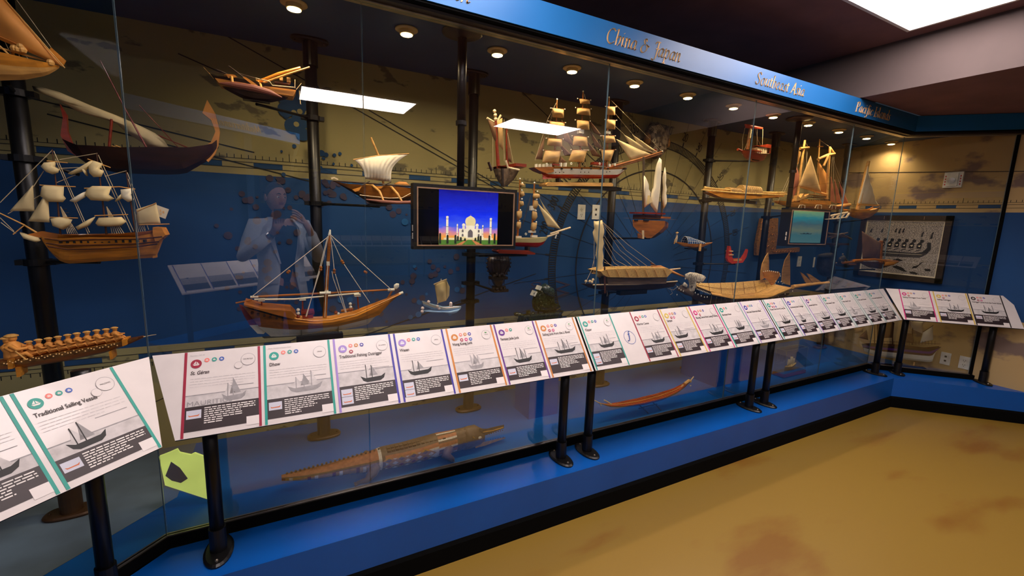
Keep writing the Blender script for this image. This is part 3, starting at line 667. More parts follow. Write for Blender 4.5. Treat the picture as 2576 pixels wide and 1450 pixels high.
for nm_, c_ in (('pic_white', (214, 204, 180)), ('pic_cream', (206, 190, 140)), ('pic_shadow', (92, 84, 84)), ('pic_green', (70, 110, 40)), ('pic_dark', (24, 34, 24)), ('pic_path', (176, 110, 64)), ('pic_ship', (22, 32, 36))): scr(nm_, c_)
def uvquad(name, m_, parent, P):
    b = B(); b.quad(*P); o = b.build(name, m_, parent); uv = o.data.uv_layers.new(name='UVMap')
    for i, c in enumerate(((0, 0), (1, 0), (1, 1), (0, 1))): uv.data[i].uv = c
    return o
def pic_palace(t, f, w, h):
    x0, x1 = -w*.30, w*.325; cw = x1-x0
    o = uvquad('picture', 'screen_sunset', t, [f(x0, -h/2, .0015), f(x1, -h/2, .0015), f(x1, h/2, .0015), f(x0, h/2, .0015)])
    F = lambda u, v, d=.003: f(x0+cw*u, -h/2+h*v, d)
    b = B()
    def R(u0, u1, v0, v1, mi, d=.003): b.quad(F(u0, v0, d), F(u1, v0, d), F(u1, v1, d), F(u0, v1, d), mi)
    def P(pts, mi, d=.003): b.add([F(*p, d) for p in pts], [tuple(range(len(pts)))], mi)
    R(0, 1, 0, .09, 3, .0018); P([(.38, 0), (.62, 0), (.545, .095), (.475, .095)], 3, .0022); P([(.28, 0), (.38, 0), (.475, .095), (.455, .095)], 5, .0024); P([(.62, 0), (.74, 0), (.565, .095), (.545, .095)], 5, .0024)
    R(.08, .92, .09, .13, 1, .002); R(.33, .72, .13, .30, 0, .0022); R(.29, .76, .12, .15, 1, .0023)
    R(.445, .595, .13, .335, 0, .0026)
    P([(.478, .14), (.562, .14), (.562, .24), (.545, .27), (.52, .29), (.495, .27), (.478, .24)], 2, .003)
    for u in (.375, .65):
        for v in (.155, .235): P([(u, v), (u+.03, v), (u+.03, v+.04), (u+.015, v+.056), (u, v+.04)], 2, .003)
    def dome(u, v, ru, rv, mi): P([(u+ru*math.sin(a)*(1 if a < 2.2 else (math.pi-a)/.94), v-rv*math.cos(a)) for a in np.linspace(.9, math.pi, 12)]+[(u-ru*math.sin(a)*(1 if a < 2.2 else (math.pi-a)/.94), v-rv*math.cos(a)) for a in np.linspace(math.pi, .9, 12)], mi, .0032)
    R(.44, .60, .33, .375, 0, .0028); dome(.52, .435, .088, .115, 1); R(.517, .523, .54, .575, 2, .003)
    for u in (.405, .635): R(u-.02, u+.02, .30, .345, 0, .003); dome(u, .37, .027, .035, 0)
    for u, hh in ((.135, .50), (.875, .49), (.30, .36), (.735, .35)):
        ww = .018 if hh > .4 else .010; R(u-ww, u+ww, .09, hh, 0, .0024)
        for v in (.2, .33, hh-.03): R(u-ww*1.5, u+ww*1.5, v, v+.008, 2, .0026)
        dome(u, hh+.012, ww*1.2, .018, 0)
    for u, hh in ((.02, .2), (.14, .17), (.27, .17), (.31, .15), (.36, .13), (.855, .17), (.70, .16), (.66, .15), (.61, .12), (.95, .21), (.43, .11)): P([(u-.018, .02+.05*(hh < .16)), (u+.018, .02+.05*(hh < .16)), (u+.016, hh), (u, hh+.02), (u-.016, hh)], 4, .0034)
    b.build('pictured_palace', ['pic_white', 'pic_cream', 'pic_shadow', 'pic_green', 'pic_dark', 'pic_path'], o)
def pic_sea(t, f, w, h):
    o = uvquad('picture', 'screen_teal', t, [f(-w*.47, -h*.47, .0015), f(w*.36, -h*.47, .0015), f(w*.36, h/2, .0015), f(-w*.47, h/2, .0015)])
    b = B(); b.add([f(w*(-.25+x*.35), h*(-.2+y*.12), .003) for x, y in ((0, .2), (.1, 0), (.9, 0), (1, .3), (.8, .1), (.6, .35), (.5, .1), (.35, .3), (.2, .08))], [tuple(range(9))]); b.build('pictured_canoe', 'pic_ship', o)
screen('large screen showing a white domed palace at dusk, hung on a black pole', (.829, 2.04, 1.548), .505, .262, 1.0, (.81, 2.10), pic_palace)
screen('smaller screen showing a teal sea with a dark canoe', (3.835, 2.06, 1.56), .44, .262, -6, (3.70, 2.17), pic_sea, dp=.04)
# ------------------------------------------------------------------ ship models
def resamp(P, n):
    P = [np.array(p, float) for p in P]; d = [0]
    for a, c in zip(P[:-1], P[1:]): d.append(d[-1]+np.linalg.norm(c-a))
    d = np.array(d); A = np.array(P); t = np.linspace(0, d[-1], n)
    return np.array([[np.interp(x, d, A[:, k]) for k in range(A.shape[1])] for x in t])
def hullmesh(b, top, bot, hw, n=20, mi=0, mi_deck=1, bands=(), e0=.12, e1=.06, pw=.55, ax=(0, 1, 0), deck=.78):
    """loft between a sheer line and a keel line (world points); ax = athwartships direction"""
    T, K = resamp(top, n), resamp(bot, n); ax = nrm(ax); rings = []; k = 7
    for i in range(n):
        t = i/(n-1); pr = max(e0*(1-t)+e1*t, math.sin(math.pi*min(1, max(0, t)))**pw if 0 < t < 1 else 0)
        r = []
        for j in range(k): fr = 1-j/(k-1); r.append(K[i]+(T[i]-K[i])*fr+ax*hw*pr*fr**.5)
        for j in range(1, k): fr = j/(k-1); r.append(K[i]+(T[i]-K[i])*fr-ax*hw*pr*fr**.5)
        r.append(T[i]-ax*hw*pr*.86); r.append(K[i]+(T[i]-K[i])*deck-ax*hw*pr*.82); r.append(K[i]+(T[i]-K[i])*deck+ax*hw*pr*.82); r.append(T[i]+ax*hw*pr*.86)
        rings.append(r)
    ms = []
    for j in range(2*k-2):
        fr = 1-(j+.5)/(k-1) if j < k-1 else (j+.5-(k-1))/(k-1); m_ = mi
        for lim, bm in bands:
            if fr < lim: m_ = bm; break
        ms.append(m_)
    ms += [mi, mi, mi_deck, mi, mi]
    b.loft(rings, ms[:2*k+3]); return b
class Ship:
    def __init__(s, kind, label, cat, y, base, group='ship models in the case'):
        s.y = y; c = at(*base, y); s.t = thing(kind, label, cat, c, group)
    def P(s, pts, dy=0): return [at(u, v, s.y+dy) for u, v in pts]
    def hull(s, top, bot, hw, mats, name='hull', dy=0, **kw): b = B(); hullmesh(b, s.P(top, dy), s.P(bot, dy), hw, **kw); return b.build(name, mats, s.t)
    def spar(s, pts, px, m_, name='mast', dy=0, par=None, dy2=None, tip=None):
        b = B(); P = s.P(pts, dy)
        if dy2 is not None: P[-1] = at(*pts[-1], s.y+dy2)
        sc = np.linalg.norm(at(pts[0][0]+1, pts[0][1], s.y)-at(*pts[0], s.y)); r = [px*sc/2*(1 if tip is None else 1+(tip-1)*i/(len(P)-1)) for i in range(len(P))]
        b.tube(P, r, 0, 8); return b.build(name, m_, par or s.t)
    def ropes(s, lines, m_='rope', r=.0011, name='rigging', dy=0, sag=0):
        b = B()
        for ln in lines:
            b.tube(s.P(ln, dy), r, 0, 4)
        return b.build(name, m_, s.t)
    def sail(s, c, m_, bulge=.02, name='sail', dy=0, par=None, ripple=0, nu=8):
        b = B(); b.sail(s.P(c, dy), bulge, 0, nu, nu, ripple=ripple); return b.build(name, m_, par or s.t, smooth=True)
    def blob(s, c, d, m_, name='sail', dy=0, label=None): b = B(); b.pillow(s.P(c, dy), d); return b.build(name, m_, s.t, smooth=True, label=label)
    def slab(s, c, th, m_, name, dy=0, label=None): b = B(); b.prism(s.P(c, dy-th/2), (0, th, 0)); return b.build(name, m_, s.t, label=label)
    def boxes(s, L, m_, name, dd=.02, dy=0):   # upright boxes from pixel rectangles
        b = B()
        for u0, v0, u1, v1 in L:
            p, q = at(u0, v0, s.y+dy), at(u1, v1, s.y+dy); b.box((p[0], s.y+dy-dd, q[2]), (q[0], s.y+dy+dd, p[2]))
        return b.build(name, m_, s.t)
    def balls(s, L, px, m_, name, dy=0):
        b = B(); sc = np.linalg.norm(at(CX, CY, s.y)-at(CX+1, CY, s.y))
        for q in L: b.sphere(at(*q, s.y+dy), px*sc/2*(1 if s.y else 1), 0, 8)
        return b.build(name, m_, s.t)
def poly_i(p, q, n): return [(p[0]+(q[0]-p[0])*i/n, p[1]+(q[1]-p[1])*i/n) for i in range(n+1)]
# A: boat with the orange sail, cut by the left edge
s = Ship('lateen_boat_model', 'wooden boat model with orange sail cut by the top left corner', 'model boat', 2.12, (40, 203))
s.hull([(-190, 140), (-90, 128), (0, 139), (97, 159), (150, 166)], [(-170, 170), (-80, 198), (0, 203), (63, 201), (119, 190), (147, 173)], .055, ['honey', 'pine'], bands=((.45, 1),))
s.sail([(-120, -150), (8, -5), (163, 170), (-60, 75)], 'sail_orange', .03, dy=-.01, nu=12)
s.sail([(-60, 75), (0, 85), (150, 166), (0, 84)], 'sail_orange', .01, dy=-.008)
s.spar([(-80, 100), (0, 121), (154, 163)], 7, 'pine', 'boom'); s.spar([(-10, -150), (30, 105), (34, 150)], 9, 'honey', 'mast', dy=.01); s.spar([(-60, 60), (25, 140)], 6, 'pine', 'strut', dy=-.02)
s.spar([(-100, -160), (8, -6), (163, 171)], 4, 'pine', 'yard', dy=-.02)
s.slab([(128, 119), (165, 152), (159, 163), (124, 126)], .006, 'honey', 'rudder'); s.balls([(36, 122), (44, 124), (52, 118), (57, 126), (127, 158)], 9, 'pine', 'lashing', dy=-.015)
s.ropes([((20, -30), (128, 119)), ((46, 128), (50, 148)), ((64, 138), (73, 152)), ((10, 100), (28, 138))], 'rope')
# B: long boat with the tall curved prow
s = Ship('curved_prow_boat_model', 'long dark boat model with tall curved orange prow and rolled white sail', 'model boat', 2.36, (360, 438))
s.hull([(160, 350), (200, 368), (317, 377), (480, 376), (534, 366), (546, 352)], [(190, 392), (230, 420), (300, 436), (420, 440), (466, 438), (524, 404), (550, 372)], .085, ['rosewood', 'walnut'], e0=.2)
s.slab([(521, 251), (542, 287), (553, 331), (549, 367), (541, 388), (524, 408), (515, 400), (524, 380), (512, 372), (531, 357), (542, 331), (532, 303), (509, 284)], .012, 'sail_orange', 'prow')
s.slab([(150, 262), (168, 290), (170, 330), (186, 372), (205, 400), (170, 380), (152, 340), (158, 296)], .012, 'mahogany', 'stern_post')
s.spar([(372, 378), (315, 275), (252, 152)], 6, 'mahogany', 'mast', dy=-.02, tip=.4); s.spar([(274, 376), (281, 300)], 8, 'mahogany', 'sternpost_strut')
s.blob([(80, 216), (115, 222), (150, 232), (225, 264), (300, 293), (345, 313), (390, 335), (412, 352), (428, 376), (386, 378), (345, 338), (325, 322), (265, 301), (205, 285), (150, 256), (110, 236), (85, 228)], .022, 'sail_cream', 'rolled_sail', dy=.02)
s.ropes([((350, 265), (455, 378)), ((402, 343), (487, 377)), ((398, 340), (480, 376)), ((280, 370), (310, 377))], 'mahogany', .0016)
s.ropes([((281, 367), (309, 377)), ((290, 366), (318, 377)), ((455, 372), (458, 378)), ((508, 370), (520, 370))], 'pine', .002, 'oar')
# C: three masted galleon
s = Ship('galleon_model', 'three masted galleon model with ragged cream sails at far left', 'model ship', 2.13, (276, 660))
s.hull([(104, 594), (130, 598), (154, 599), (234, 595), (345, 596), (370, 590), (392, 586), (412, 590)], [(110, 612), (126, 634), (149, 656), (171, 664), (276, 657), (350, 651), (392, 648), (396, 640)], .062, ['honey', 'walnut', 'teak'], bands=((.55, 0),), n=26, e1=.35)
s.hull([(150, 590), (234, 590), (300, 588), (370, 582), (408, 575)], [(150, 612), (234, 610), (300, 610), (370, 607), (414, 602)], .055, ['teak', 'walnut'], 'bulwark', e0=.3, e1=.5)
s.slab([(108, 600), (60, 592), (104, 582), (150, 590), (150, 606), (124, 612)], .016, 'teak', 'beakhead'); s.slab([(384, 572), (406, 574), (416, 592), (392, 612), (384, 590)], .08, 'honey', 'stern_gallery')
s.slab([(386, 615), (395, 613), (395, 648), (384, 650)], .008, 'honey', 'rudder')
s.ropes([((112, 600), (154, 606), (234, 603), (345, 602), (408, 596)), ((116, 612), (154, 618), (234, 617), (345, 614), (400, 608)), ((120, 620), (170, 628), (260, 626), (345, 621), (396, 614))], 'walnut', .0028, 'wale', dy=-.06); s.boxes([(165+17*k, 604-.2*k, 171+17*k, 610-.2*k) for k in range(13)], 'panel_black', 'gunport', dd=.056)
for pts in ([(152, 592), (142, 470), (131, 376)], [(268, 592), (255, 480), (243, 386)], [(342, 592), (329, 510), (317, 430)]): s.spar(pts, 6, 'walnut', 'mast', tip=.45)
s.spar([(112, 598), (60, 566), (-6, 534)], 7, 'pine', 'bowsprit', tip=.5)
for pts in ([(100, 466), (190, 470)], [(118, 405), (170, 410)], [(122, 547), (196, 549)], [(212, 474), (300, 470)], [(220, 400), (278, 422)], [(238, 543), (322, 540)], [(300, 470), (340, 476)], [(33, 590), (62, 566)], [(345, 532), (393, 511)], [(350, 566), (426, 564)]): s.spar(pts, 3.2, 'pine', 'yard', dy=-.01)
for c in ([(102, 419), (110, 409), (138, 407), (136, 419), (149, 426), (146, 435), (132, 439), (116, 433)], [(222, 418), (235, 404), (258, 412), (248, 425), (262, 430), (255, 445), (235, 446), (224, 435)],
          [(104, 470), (112, 466), (161, 470), (160, 492), (166, 500), (158, 509), (120, 508), (101, 494)], [(218, 476), (232, 468), (281, 469), (274, 490), (288, 500), (272, 507), (228, 504), (212, 490)],
          [(303, 477), (335, 474), (328, 490), (337, 503), (322, 509), (305, 498)], [(126, 550), (150, 546), (182, 553), (176, 566), (160, 579), (132, 569)], [(240, 562), (248, 548), (306, 546), (318, 558), (306, 568), (272, 571), (246, 569)],
          [(175, 506), (200, 490), (216, 482), (214, 496), (190, 510)], [(170, 438), (205, 420), (232, 404), (238, 410), (214, 430), (180, 440)], [(190, 572), (228, 550), (240, 545), (224, 568), (196, 580)], [(290, 508), (300, 494), (310, 486), (306, 500)], [(206, 424), (220, 444), (214, 424)],
          [(50, 584), (66, 590), (96, 598), (102, 606), (92, 610), (60, 600)]): s.blob(c, .018, 'sail_white' if c[0][0] % 2 else 'sail_cream', dy=-.012)
s.sail([(83, 466), (87, 532), (25, 531)], 'sail_cream', .012, 'jib'); s.sail([(120, 478), (125, 560), (71, 557)], 'sail_cream', .012, 'jib', dy=-.012)
s.sail([(342, 527), (393, 511), (404, 562), (348, 565)], 'sail_cream', .008, 'spanker', dy=-.006); s.slab([(394, 516), (425, 527), (416, 551), (397, 544)], .002, 'sail_white', 'ensign')
s.boxes([(402, 527, 406, 533), (409, 531, 414, 537), (403, 536, 407, 541)], 'gold', 'ensign_mark', dd=.0025)
s.ropes([((131, 378), (0, 510)), ((110, 430), (84, 470)), ((245, 386), (150, 402)), ((318, 430), (264, 444)), ((135, 380), (225, 585)), ((139, 400), (222, 590)), ((247, 390), (336, 582)), ((250, 410), (330, 585)), ((320, 434), (374, 578)), ((322, 450), (366, 580)), ((0, 548), (35, 582)), ((2, 560), (40, 588)), ((104, 490), (20, 538)), ((150, 424), (240, 420)), ((142, 460), (190, 440))]+[((152, 520), (170+5*k, 588)) for k in range(6)]+[((268, 520), (282+6*k, 588)) for k in range(6)]+[((336, 530), (344+6*k, 588)) for k in range(5)], 'rope', .0012)
s.ropes([((158+k*3, 528+k*9), (168+k*5, 526+k*9)) for k in range(6)]+[((272+k*3, 528+k*9), (284+k*5, 526+k*9)) for k in range(6)], 'rope_dark', .001, 'ratlines')
# D: upper outrigger with the rolled sail
s = Ship('outrigger_boat_model', 'brown outrigger model with rolled orange sail high on the left pole', 'model boat', 2.33, (640, 262))
s.hull([(530, 186), (538, 194), (580, 200), (640, 212), (700, 222), (746, 226)], [(536, 196), (568, 226), (610, 248), (639, 257), (679, 259), (719, 250), (744, 234)], .05, ['darkwood', 'honey'], bands=((.5, 0), (2, 0)), e0=.05, deck=.9)
s.slab([(540, 196), (640, 213), (745, 227), (738, 242), (690, 235), (600, 222), (552, 210)], .098*.9, 'honey', 'wash_strake')
b = B(); b.tube(s.P([(551, 209), (585, 213), (640, 222), (680, 233), (709, 245)], -.12), [.002, .011, .014, .011, .002], 0, 10); b.build('float', 'pink_pontoon', s.t)
for c in ([(566, 190), (583, 194), (586, 216)], [(645, 203), (655, 212), (660, 231)]):
    b = B(); P = s.P(c, 0); P[0] = at(*c[0], s.y+.03); P[1] = at(*c[1], s.y-.06); P[2] = at(*c[2], s.y-.12); b.tube(P, .005, 0, 8); b.build('outrigger_arm', 'pine', s.t)
s.spar([(650, 206), (700, 186), (756, 171)], 9, 'honey', 'rolled_sail', dy=-.01); s.spar([(662, 208), (720, 188), (779, 169)], 5, 'pine', 'mast', dy=-.03); s.spar([(538, 198), (511, 168)], 2.5, 'pine', 'bow_stick', tip=.5)
for a, c in (([(568, 186), (590, 188), (597, 194), (574, 196)], [(570, 186), (543, 174)]), ([(610, 194), (617, 193), (648, 214), (638, 216)], [(612, 194), (575, 166)])):
    o = s.slab(a, .004, 'honey', 'paddle', dy=-.05); b = B(); b.tube(s.P(c, -.05), .003, 0, 6); b.build('handle', 'rope_dark', o)
s.spar([(600, 185), (643, 197)], 3, 'rope_dark', 'pole'); s.spar([(524, 180), (560, 185), (600, 192)], 2.5, 'rope_dark', 'pole', dy=.03)
s.spar([(643, 197), (678, 205), (685, 215), (740, 220)], 3, 'ivory', 'gunwale_rope', dy=-.05)
s.boxes([(703, 196, 712, 206), (721, 197, 731, 210)], 'pine', 'cargo'); s.boxes([(690, 207, 728, 216)], 'walnut', 'deck_house')
s.ropes([((745, 226), (758, 210)), ((753, 228), (756, 262), (758, 262)), ((742, 200), (742, 222))], 'ivory', .0016); s.boxes([(611, 250, 679, 260)], 'black_metal', 'cradle')
# E: outrigger with the fan sail
s = Ship('outrigger_sail_model', 'outrigger fishing boat model with fan shaped cream sail left of the big screen', 'model boat', 2.36, (950, 517))
s.hull([(842, 457), (869, 463), (920, 467), (980, 470), (1044, 474)], [(846, 460), (903, 494), (930, 512), (971, 516), (1015, 511), (1044, 497)], .04, ['teak', 'walnut', 'rosewood'], bands=((.35, 2),), e0=.05)
s.ropes([((838, 455), (900, 459), (970, 465), (1044, 469))], 'rope_dark', .004, 'rail', dy=-.03); s.ropes([((905, 491), (930, 494), (980, 499), (1012, 498), (1040, 483))], 'ivory', .002, 'rubbing_strake', dy=-.035)
s.slab([(832, 447), (841, 445), (852, 451), (849, 453), (841, 449), (834, 451)], .01, 'ivory', 'bow_crest')
b = B(); b.tube(s.P([(921, 502), (960, 507), (1000, 510), (1044, 509)], -.12), [.003, .008, .009, .008], 0, 10); b.build('float', 'pink_pontoon', s.t)
for c in ([(917, 465), (938, 467), (955, 482), (967, 510)], [(971, 468), (985, 471), (1000, 488), (1013, 510)]):
    b = B(); P = [at(*q, s.y+d) for q, d in zip(c, (.02, -.04, -.09, -.12))]; b.tube(P, [.005, .006, .006, .004], 0, 8); b.build('outrigger_arm', 'pine', s.t)
s.spar([(966, 470), (952, 391), (933, 346)], 6, 'pine', 'mast', dy=.01, tip=.8)
b = B(); top = [(889.5, 401), (920, 396), (960, 391), (1000, 388), (1028.5, 387)]; bot = [(918, 450), (935, 452), (950, 454), (967, 456), (983, 457)]; rs = []
for k in range(9):
    w = k/8; L_ = (889.5+(918-889.5)*w+8*math.sin(math.pi*w), 401+49*w); R_ = (1028.5+(983-1028.5)*w-22*math.sin(math.pi*w)*(1-w*.4), 387+70*w)
    tb = resamp(top, 41); bb = resamp(bot, 41); rr = []
    for i in range(41):
        a = i/40; u = (tb[i][0]*(1-w)+bb[i][0]*w); v = (tb[i][1]*(1-w)+bb[i][1]*w); u0, v0 = (889.5*(1-w)+918*w), (401*(1-w)+450*w); u1, v1 = (1028.5*(1-w)+983*w), (387*(1-w)+457*w)
        u += (L_[0]-u0)*(1-a)+(R_[0]-u1)*a; rr.append(at(u, v, s.y-.02-.03*math.sin(math.pi*a)*math.sin(math.pi*w)+.004*math.sin(i*1.3+w*5)*w**.5))
    rs.append(rr)
b.loft(rs, 0, closed=False); o = b.build('sail', 'sail_white', s.t, smooth=True); sm = o.modifiers.new('thick', 'SOLIDIFY'); sm.thickness = .002
s.spar([(889, 402), (950, 392), (1029, 387)], 3, 'pine', 'yard', dy=-.022)
for a, c in (([(886, 477), (905, 471), (911, 468), (903, 480), (894, 483)], [(908, 468), (930, 456)]), ([(946, 470), (966, 467), (960, 474), (950, 475)], [(962, 468), (984, 458)])):
    o = s.slab(a, .004, 'honey', 'paddle', dy=-.05); b = B(); b.tube(s.P(c, -.05), .003, 0, 6); b.build('handle', 'rope_dark', o)
s.blob([(991, 462), (1004, 457), (1022, 458), (1030, 466), (1024, 470), (996, 470)], .02, 'sail_orange', 'bundle'); s.ropes([((870, 462), (955, 482)), ((905, 480), (960, 494)), ((925, 400), (917, 465)), ((1012, 498), (1018, 480))], 'rope', .0013)
s.boxes([(927, 512, 972, 520)], 'black_metal', 'cradle')
# F: dhow
s = Ship('dhow_model', 'polished brown and white dhow model with lowered yard and tall mast', 'model ship', 2.17, (820, 847))
top = [(613, 767), (660, 781), (700, 792), (736, 800), (790, 806), (833, 803), (894, 789), (954, 763), (1009, 739)]
bot = [(683, 848), (700, 848), (760, 843), (848, 832), (924, 817), (948, 792), (979, 758), (1004, 742)]
b = B(); n = 34; T, K = resamp(s.P(top), n), resamp(s.P(bot), n); wlv = resamp(s.P([(652, 818), (700, 822), (757, 823), (848, 814), (924, 797), (950, 789), (979, 757), (1004, 741)]), n); rings = []
for i in range(n):
    t = i/(n-1); pr = max(.30*(1-t)+.03*t, math.sin(math.pi*(.14+.86*t))**.7); hw = .075*pr; r = []
    col = [(T[i], 1), (T[i]*.55+wlv[i]*.45, .97), (wlv[i], .80), (wlv[i], .80), (wlv[i]*.5+K[i]*.5, .5), (K[i], .06)]
    r += [p+V(0, hw*f, 0) for p, f in col]+[p-V(0, hw*f, 0) for p, f in reversed(col)]+[T[i]-V(0, hw*.86, 0), T[i]*.8+wlv[i]*.2-V(0, hw*.8, 0), T[i]*.8+wlv[i]*.2+V(0, hw*.8, 0), T[i]+V(0, hw*.86, 0)]
    rings.append(r)
b.loft(rings, [0, 0, 1, 1, 1, 1, 1, 1, 1, 0, 0, 2, 2, 2, 2, 2]); b.build('hull', ['teak', 'hull_white', 'honey'], s.t)
s.slab([(613, 766), (660, 778), (732, 783), (746, 797), (736, 802), (700, 794), (660, 783), (616, 771)], .15, 'teak', 'quarterdeck_rail')
s.boxes([(633+15*k, 778+3.2*k, 639+15*k, 782+3.2*k) for k in range(6)], 'rosewood', 'port', dd=.076)
s.ropes([((614, 768), (660, 781), (736, 802), (790, 808), (833, 805), (894, 791), (954, 765), (1009, 740))], 'honey', .003, 'gunwale', dy=-.068)
s.slab([(660, 849), (757, 842), (848, 831), (848, 835), (757, 846), (665, 852)], .01, 'panel_black', 'keel_strip'); s.boxes([(757, 823, 758.5, 843), (847, 814, 848.5, 832)], 'panel_black', 'hull_joint', dd=.064)
s.slab([(601, 767), (610, 769), (657, 817), (628, 819), (613, 793)], .010, 'mahogany', 'rudder'); s.slab([(628, 819), (657, 817), (669, 835), (663, 841), (648, 840)], .0105, 'hull_white', 'rudder_foot')
s.spar([(593, 763), (634, 755)], 5, 'teak', 'tiller'); s.slab([(1000, 741), (978, 758), (950, 788), (956, 790), (986, 758), (1006, 742)], .012, 'teak', 'stem')
s.spar([(817, 800), (823, 700), (829, 600), (830, 590)], 10, 'teak', 'mast', tip=.8); s.spar([(829, 592), (830.5, 578)], 8, 'hull_white', 'mast_cap', tip=.5)
s.boxes([(821, 658, 829, 668), (817, 730, 826, 737)], 'hull_white', 'mast_band', dd=.009)
s.spar([(640, 747), (760, 741), (880, 735), (985, 729)], 6, 'teak', 'yard', dy=-.02); s.spar([(630, 748), (650, 747)], 7, 'hull_white', 'yard_tip', dy=-.02); s.spar([(975, 730), (992, 729)], 7, 'hull_white', 'yard_tip', dy=-.02); s.spar([(804, 738), (832, 737)], 8, 'hull_white', 'yard_band', dy=-.02)
s.spar([(640, 754), (740, 753), (770, 750), (903, 738)], 5, 'hull_white', 'spare_spar', dy=.015)
for a, c in (((658, 754), (658.6, 776)), ((761, 752), (762, 799)), ((899, 742), (902, 778))):
    o = s.spar([a, c], 4, 'mahogany', 'crutch'); b = B(); b.box(at(a[0]-8, a[1]+4, s.y)-V(0, .012, 0), at(a[0]+8, a[1]-2, s.y)+V(0, .012, 0)); b.build('crutch_head', 'hull_white', o)
s.spar([(955, 764), (985, 748), (1004, 740)], 6, 'teak', 'bowsprit', dy=-.01); s.spar([(1004, 740), (1014, 736)], 7, 'hull_white', 'bowsprit_tip', dy=-.01); s.spar([(975, 752), (986, 733), (994, 727)], 5, 'teak', 'stem_head'); s.blob([(990, 728), (991, 717), (997, 713), (1004, 714), (1004, 722), (998, 728)], .008, 'hull_white', 'stem_disc')
s.boxes([(757, 782, 790, 788), (760, 788, 787, 797)], 'mahogany', 'deck_house', dd=.03); s.spar([(858, 783), (888, 778)], 8, 'teak', 'barrel'); s.balls([(750, 780), (750, 789), (881, 765), (882, 773), (851, 790)], 6, 'hull_white', 'knob', dy=-.02); s.balls([(750, 797), (882, 780), (845, 787)], 7, 'mahogany', 'bollard', dy=-.02)
for m_, w_, L in (('rope_white', .0016, [((827, 595), (632, 748)), ((827, 592), (807, 675), (769, 797), (769, 797)), ((831, 590), (841, 681), (871, 786), (871, 786)), ((831, 592), (860, 657), (930, 762), (930, 762)), ((832, 592), (984, 729)), ((825, 664), (822, 700), (817, 798), (817, 798)), ((824, 595), (804, 675), (771, 797), (771, 797)), ((835, 683), (838, 700), (869, 787), (869, 787))]),): s.ropes(L, m_, w_, dy=-.03)
s.balls([(727, 683), (724, 686), (807, 673), (807, 679), (841, 680), (841, 686), (860, 657), (863, 662), (918, 684), (921, 686)], 5.5, 'teak', 'toggle', dy=-.03)
s.boxes([(745, 846, 862, 850)], 'black_metal', 'cradle')
# G: racing boat with rowers
s = Ship('racing_boat_model', 'long gilded brown racing boat model carrying a row of small seated rowers', 'model boat', 2.04, (160, 945))
s.hull([(-90, 925), (0, 908), (68, 899), (155, 881), (233, 869), (320, 854), (359, 846)], [(-90, 945), (0, 931), (62, 926), (165, 909), (264, 888), (318, 869), (362, 850)], .030, ['teak', 'honey', 'carved_brown'], bands=((.55, 0), (2, 2)), n=24, e0=.5, e1=.15, pw=.4)
s.spar([(361, 848), (375, 845), (393, 842)], 3, 'ivory', 'bow_spike', tip=.5); s.slab([(316, 855), (358, 847), (361, 850), (326, 866), (316, 870)], .018, 'walnut', 'bow_block'); s.slab([(306, 856), (319, 854), (319, 868), (308, 872)], .05, 'honey', 'band'); s.slab([(18, 907), (34, 904), (32, 928), (20, 930)], .062, 'honey', 'band')
s.slab([(273, 886), (280, 884), (284, 904), (277, 906)], .05, 'honey', 'stand_leg'); s.slab([(38, 926), (50, 925), (52, 948), (42, 950)], .05, 'honey', 'stand_leg')
b = B()
for k in range(40): u = 10+7.3*k; b.sphere(at(u, 917-.17*u+3*math.sin(k*2.3), s.y-.031), .0025, 0, 6)
b.build('gilding', 'gold', s.t)
def rower(u, v, hgt):   # little seated figure: hips, leaning trunk, arms forward, capped head
    o = at(u, v, s.y); k = hgt
    b = B(); R_ = []
    for z, x, rx, ry in ((0, .0, .30, .28), (.15, .0, .30, .30), (.35, -.06, .22, .26), (.6, -.12, .26, .30), (.70, -.12, .14, .16), (.76, -.12, .12, .12)):
        R_.append([(o[0]+k*(x+rx*math.cos(a)), o[1]+k*ry*math.sin(a), o[2]+k*z) for a in np.linspace(0, 2*math.pi, 10, endpoint=False)])
    b.loft(R_); b.sphere(o+V(-.10, 0, .88)*k, .16*k, 0, 10, (1, 1, 1.1))
    for sg in (-1, 1):
        b.tube([o+V(-.10, .25*sg, .6)*k, o+V(.12, .30*sg, .42)*k, o+V(.40, .2*sg, .45)*k], [.09*k, .08*k, .06*k], 0, 6)
        b.tube([o+V(0, .18*sg, .08)*k, o+V(.35, .2*sg, .22)*k, o+V(.5, .2*sg, .02)*k], [.12*k, .10*k, .07*k], 0, 6)
    r_ = b.build('rower', 'sail_orange', s.t, smooth=True)
    b = B(); b.lathe(o+V(-.12, 0, .98)*k, [(.19*k, -.02*k), (.19*k, .02*k), (.10*k, .08*k), (.02*k, .09*k)], 0, 10, 1.25); b.build('cap', 'pine', r_); return r_
for u, v in ((82, 893), (106, 888), (131, 884), (155, 880), (179, 875), (202, 871), (227, 867), (251, 863), (275, 860), (296, 856)): rower(u, v, .047)
rower(33, 902, .072); rower(46, 900, .078); s.spar([(38, 884), (66, 906)], 5, 'pine', 'steering_oar', dy=-.045)
